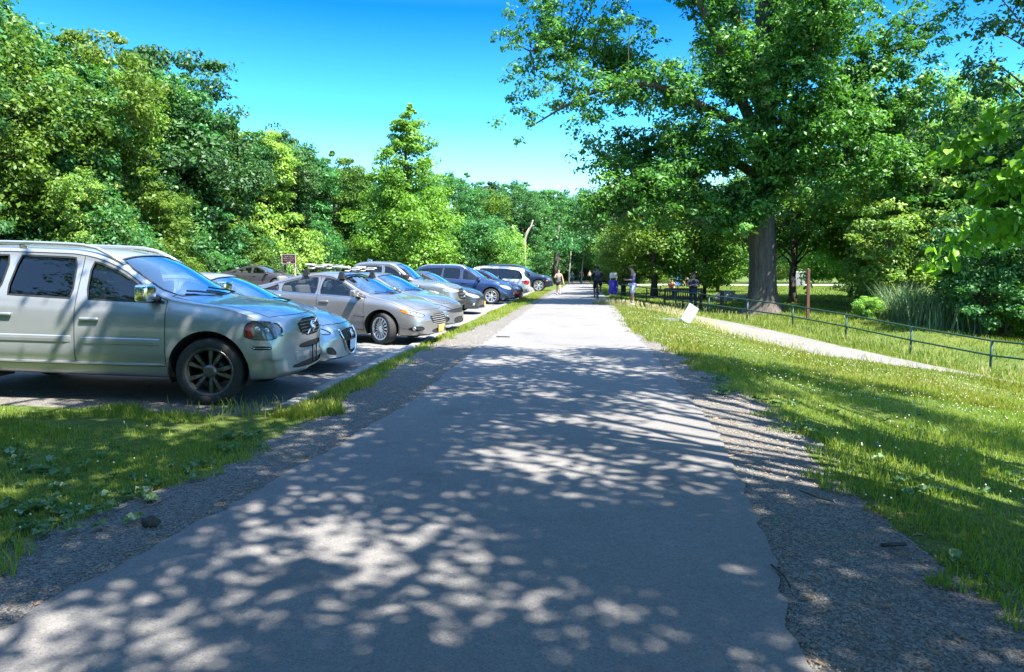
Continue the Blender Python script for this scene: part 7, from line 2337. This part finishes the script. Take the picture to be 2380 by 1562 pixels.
person("person in cream top and dark trousers, farthest walker behind the cyclist", 2.05, 112.0, .0, 1.70, M_SKIN_L, M_HAIR_G, cloth("cream_top", (.52, .46, .36)), cloth("black_trousers", (.015, .015, .016)), cloth("black_shoes2", (.015, .015, .015)), dict(STRIDE), sleeve=1.6, leg=1.2)
# man in blue looking down at his phone, side on
PH = dict(elbow_l=(.22, -.02, 1.13), wrist_l=(.10, -.27, 1.14), elbow_r=(-.22, -.02, 1.13), wrist_r=(-.06, -.26, 1.12), chin=(0, -.045, 1.54), head=(0, -.085, 1.625), crown=(0, -.075, 1.705))
blue, Jb = person("man in blue t-shirt and pale lilac shorts looking at his phone beside the path", 2.52, 32.2, R(-84), 1.78, M_SKIN_T, M_HAIR, cloth("blue_tshirt", (.018, .055, .24)), cloth("lilac_shorts", (.50, .52, .72)), cloth("pale_blue_shoes", (.42, .50, .66)), PH, sleeve=.75, leg=.60, build=1.04)
held("phone", "dark phone held by the man in the blue t-shirt", "phone", blue, (.02, -.385, 1.16), (.075, .012, .15), M_BLACK, Matrix.Rotation(R(-35), 3, 'X'))
# man by the bench with folded arms
FO = dict(elbow_l=(.28, -.06, 1.14), wrist_l=(.04, -.24, 1.15), elbow_r=(-.28, -.06, 1.14), wrist_r=(.02, -.20, 1.22), chin=(0, -.035, 1.54), head=(0, -.06, 1.63), crown=(0, -.05, 1.705), knee_l=(.11, -.03, .50), ankle_l=(.13, .0, .085), toe_l=(.16, -.15, .04))
person("man in black shirt and dark trousers standing by the bench with folded arms", 5.33, 33.2, R(6), 1.74, M_SKIN_T, M_HAIR, cloth("navy_shirt", (.012, .014, .030)), cloth("navy_trousers", (.012, .015, .028)), M_BLACK, FO, sleeve=.8, leg=1.2, build=1.16)
# person in orange sitting at the picnic table
SI = dict(pelvis=(0, .05, .50), waist=(0, .0, .65), chest=(0, -.08, .84), neck=(0, -.13, 1.0), chin=(0, -.17, 1.07), head=(0, -.20, 1.16), crown=(0, -.19, 1.235), shoulder_l=(.17, -.08, .95), shoulder_r=(-.17, -.08, .95), elbow_l=(.25, -.26, .80), wrist_l=(.12, -.45, .84), elbow_r=(-.25, -.26, .80), wrist_r=(-.12, -.45, .84),
          hip_l=(.09, .03, .47), knee_l=(.12, -.40, .50), ankle_l=(.12, -.36, .09), toe_l=(.13, -.52, .04), hip_r=(-.09, .03, .47), knee_r=(-.12, -.40, .50), ankle_r=(-.12, -.36, .09), toe_r=(-.13, -.52, .04))
person("person in bright orange shirt with grey hair sitting at the pale picnic table", 6.75, 51.75, R(0), 1.74, M_SKIN_L, M_HAIR_G, cloth("orange_shirt", (.80, .16, .05)), cloth("grey_trousers", (.12, .12, .13)), M_BLACK, SI, sleeve=1.4, leg=1.2, build=1.08)

# ---- cyclist riding away
def cyclist():
    x, y = 1.10, 37.4; z = float(H(x, y)); rz = R(181)
    root = thing("bicycle", "bicycle ridden away from the camera by the cyclist in dark clothes", "bicycle", (x, y, z), rz)
    # local -Y is forward
    for yy, nm in ((-.52, "wheel"), (.50, "wheel")):
        bm = bmesh.new(); M = Matrix.Translation((0, yy, .345)) @ Matrix.Rotation(R(90), 4, 'Y')
        n = 36
        rings = []
        for i in range(n):
            a = 2 * math.pi * i / n
            rings.append([bm.verts.new(M @ Vector(((.322 + .022 * math.cos(b)) * math.cos(a), (.322 + .022 * math.cos(b)) * math.sin(a), .022 * math.sin(b)))) for b in np.linspace(0, 2 * math.pi, 9)[:-1]])
        for i in range(n):
            p, q = rings[i], rings[(i + 1) % n]
            for j in range(8): bm.faces.new((p[j], q[j], q[(j + 1) % 8], p[(j + 1) % 8]))
        w = bm_obj("wheel", bm, M_TYRE, root, smooth=True)
        bm = bmesh.new()
        for i in range(14):
            a = 2 * math.pi * i / 14
            add_tube(bm, [M @ Vector((0, 0, .02 * (-1) ** i)), M @ Vector((.31 * math.cos(a), .31 * math.sin(a), 0))], .002, 4, cap=False)
        add_lathe(bm, [(.0, -.04), (.02, -.04), (.02, .04), (0, .04)], 10, M)
        bm_obj("spokes", bm, M_STEEL, w)
    bm = bmesh.new()
    hd = (0, -.42, .86); st = (0, .17, .88); bb = (0, .06, .30)
    for a, b, r in ((hd, bb, .018), (hd, st, .016), (st, bb, .016), (bb, (.05, .50, .345), .010), (bb, (-.05, .50, .345), .010), (st, (.05, .50, .345), .009), (st, (-.05, .50, .345), .009), (hd, (0, -.40, .98), .016), ((.05, -.44, .70), (.05, -.52, .345), .011), ((-.05, -.44, .70), (-.05, -.52, .345), .011), ((.05, -.44, .70), (-.05, -.44, .70), .012)):
        add_tube(bm, [a, b], r, 8)
    bm_obj("frame", bm, M_BLACK, root, smooth=True)
    bm = bmesh.new(); add_tube(bm, [(-.31, -.34, 1.02), (-.1, -.42, 1.0), (.1, -.42, 1.0), (.31, -.34, 1.02)], .013, 8); bm_obj("handlebar", bm, M_STEEL, root, smooth=True)
    bm = bmesh.new(); add_ball(bm, (0, .21, .955), (.085, .14, .035), 12, 8); add_tube(bm, [(0, .17, .86), (0, .19, .95)], .014, 8); bm_obj("saddle", bm, M_BLACK, root, smooth=True)
    bm = bmesh.new()
    add_tube(bm, [(-.10, .06, .30), (.10, .06, .30)], .014, 8); add_tube(bm, [(.09, .06, .30), (.09, -.02, .145)], .010, 6); add_tube(bm, [(-.09, .06, .30), (-.09, .14, .455)], .010, 6)
    add_box(bm, (.145, -.02, .145), (.10, .09, .02)); add_box(bm, (-.145, .14, .455), (.10, .09, .02))
    bm_obj("crank", bm, M_STEEL, root)
    P = dict(pelvis=(0, .20, 1.02), waist=(0, .13, 1.16), chest=(0, .03, 1.34), neck=(0, -.06, 1.49), chin=(0, -.10, 1.56), head=(0, -.12, 1.65), crown=(0, -.11, 1.725), shoulder_l=(.20, .0, 1.44), elbow_l=(.30, -.14, 1.20), wrist_l=(.29, -.30, 1.06), shoulder_r=(-.20, .0, 1.44), elbow_r=(-.30, -.14, 1.20), wrist_r=(-.29, -.30, 1.06),
             hip_l=(.10, .17, .98), knee_l=(.155, -.10, .60), ankle_l=(.145, .03, .215), toe_l=(.150, -.10, .165), hip_r=(-.10, .17, .98), knee_r=(-.17, -.16, .76), ankle_r=(-.145, .17, .53), toe_r=(-.15, .05, .475))
    person("cyclist in dark navy shirt and black shorts seen from behind, riding away down the path", x, y, rz, 1.78, M_SKIN_D, M_HAIR, cloth("dark_navy_shirt", (.014, .018, .038)), cloth("black_bike_shorts", (.012, .012, .015)), cloth("navy_shoes", (.02, .03, .08)), P, sleeve=.8, leg=.62, build=1.14, z=z)
cyclist()
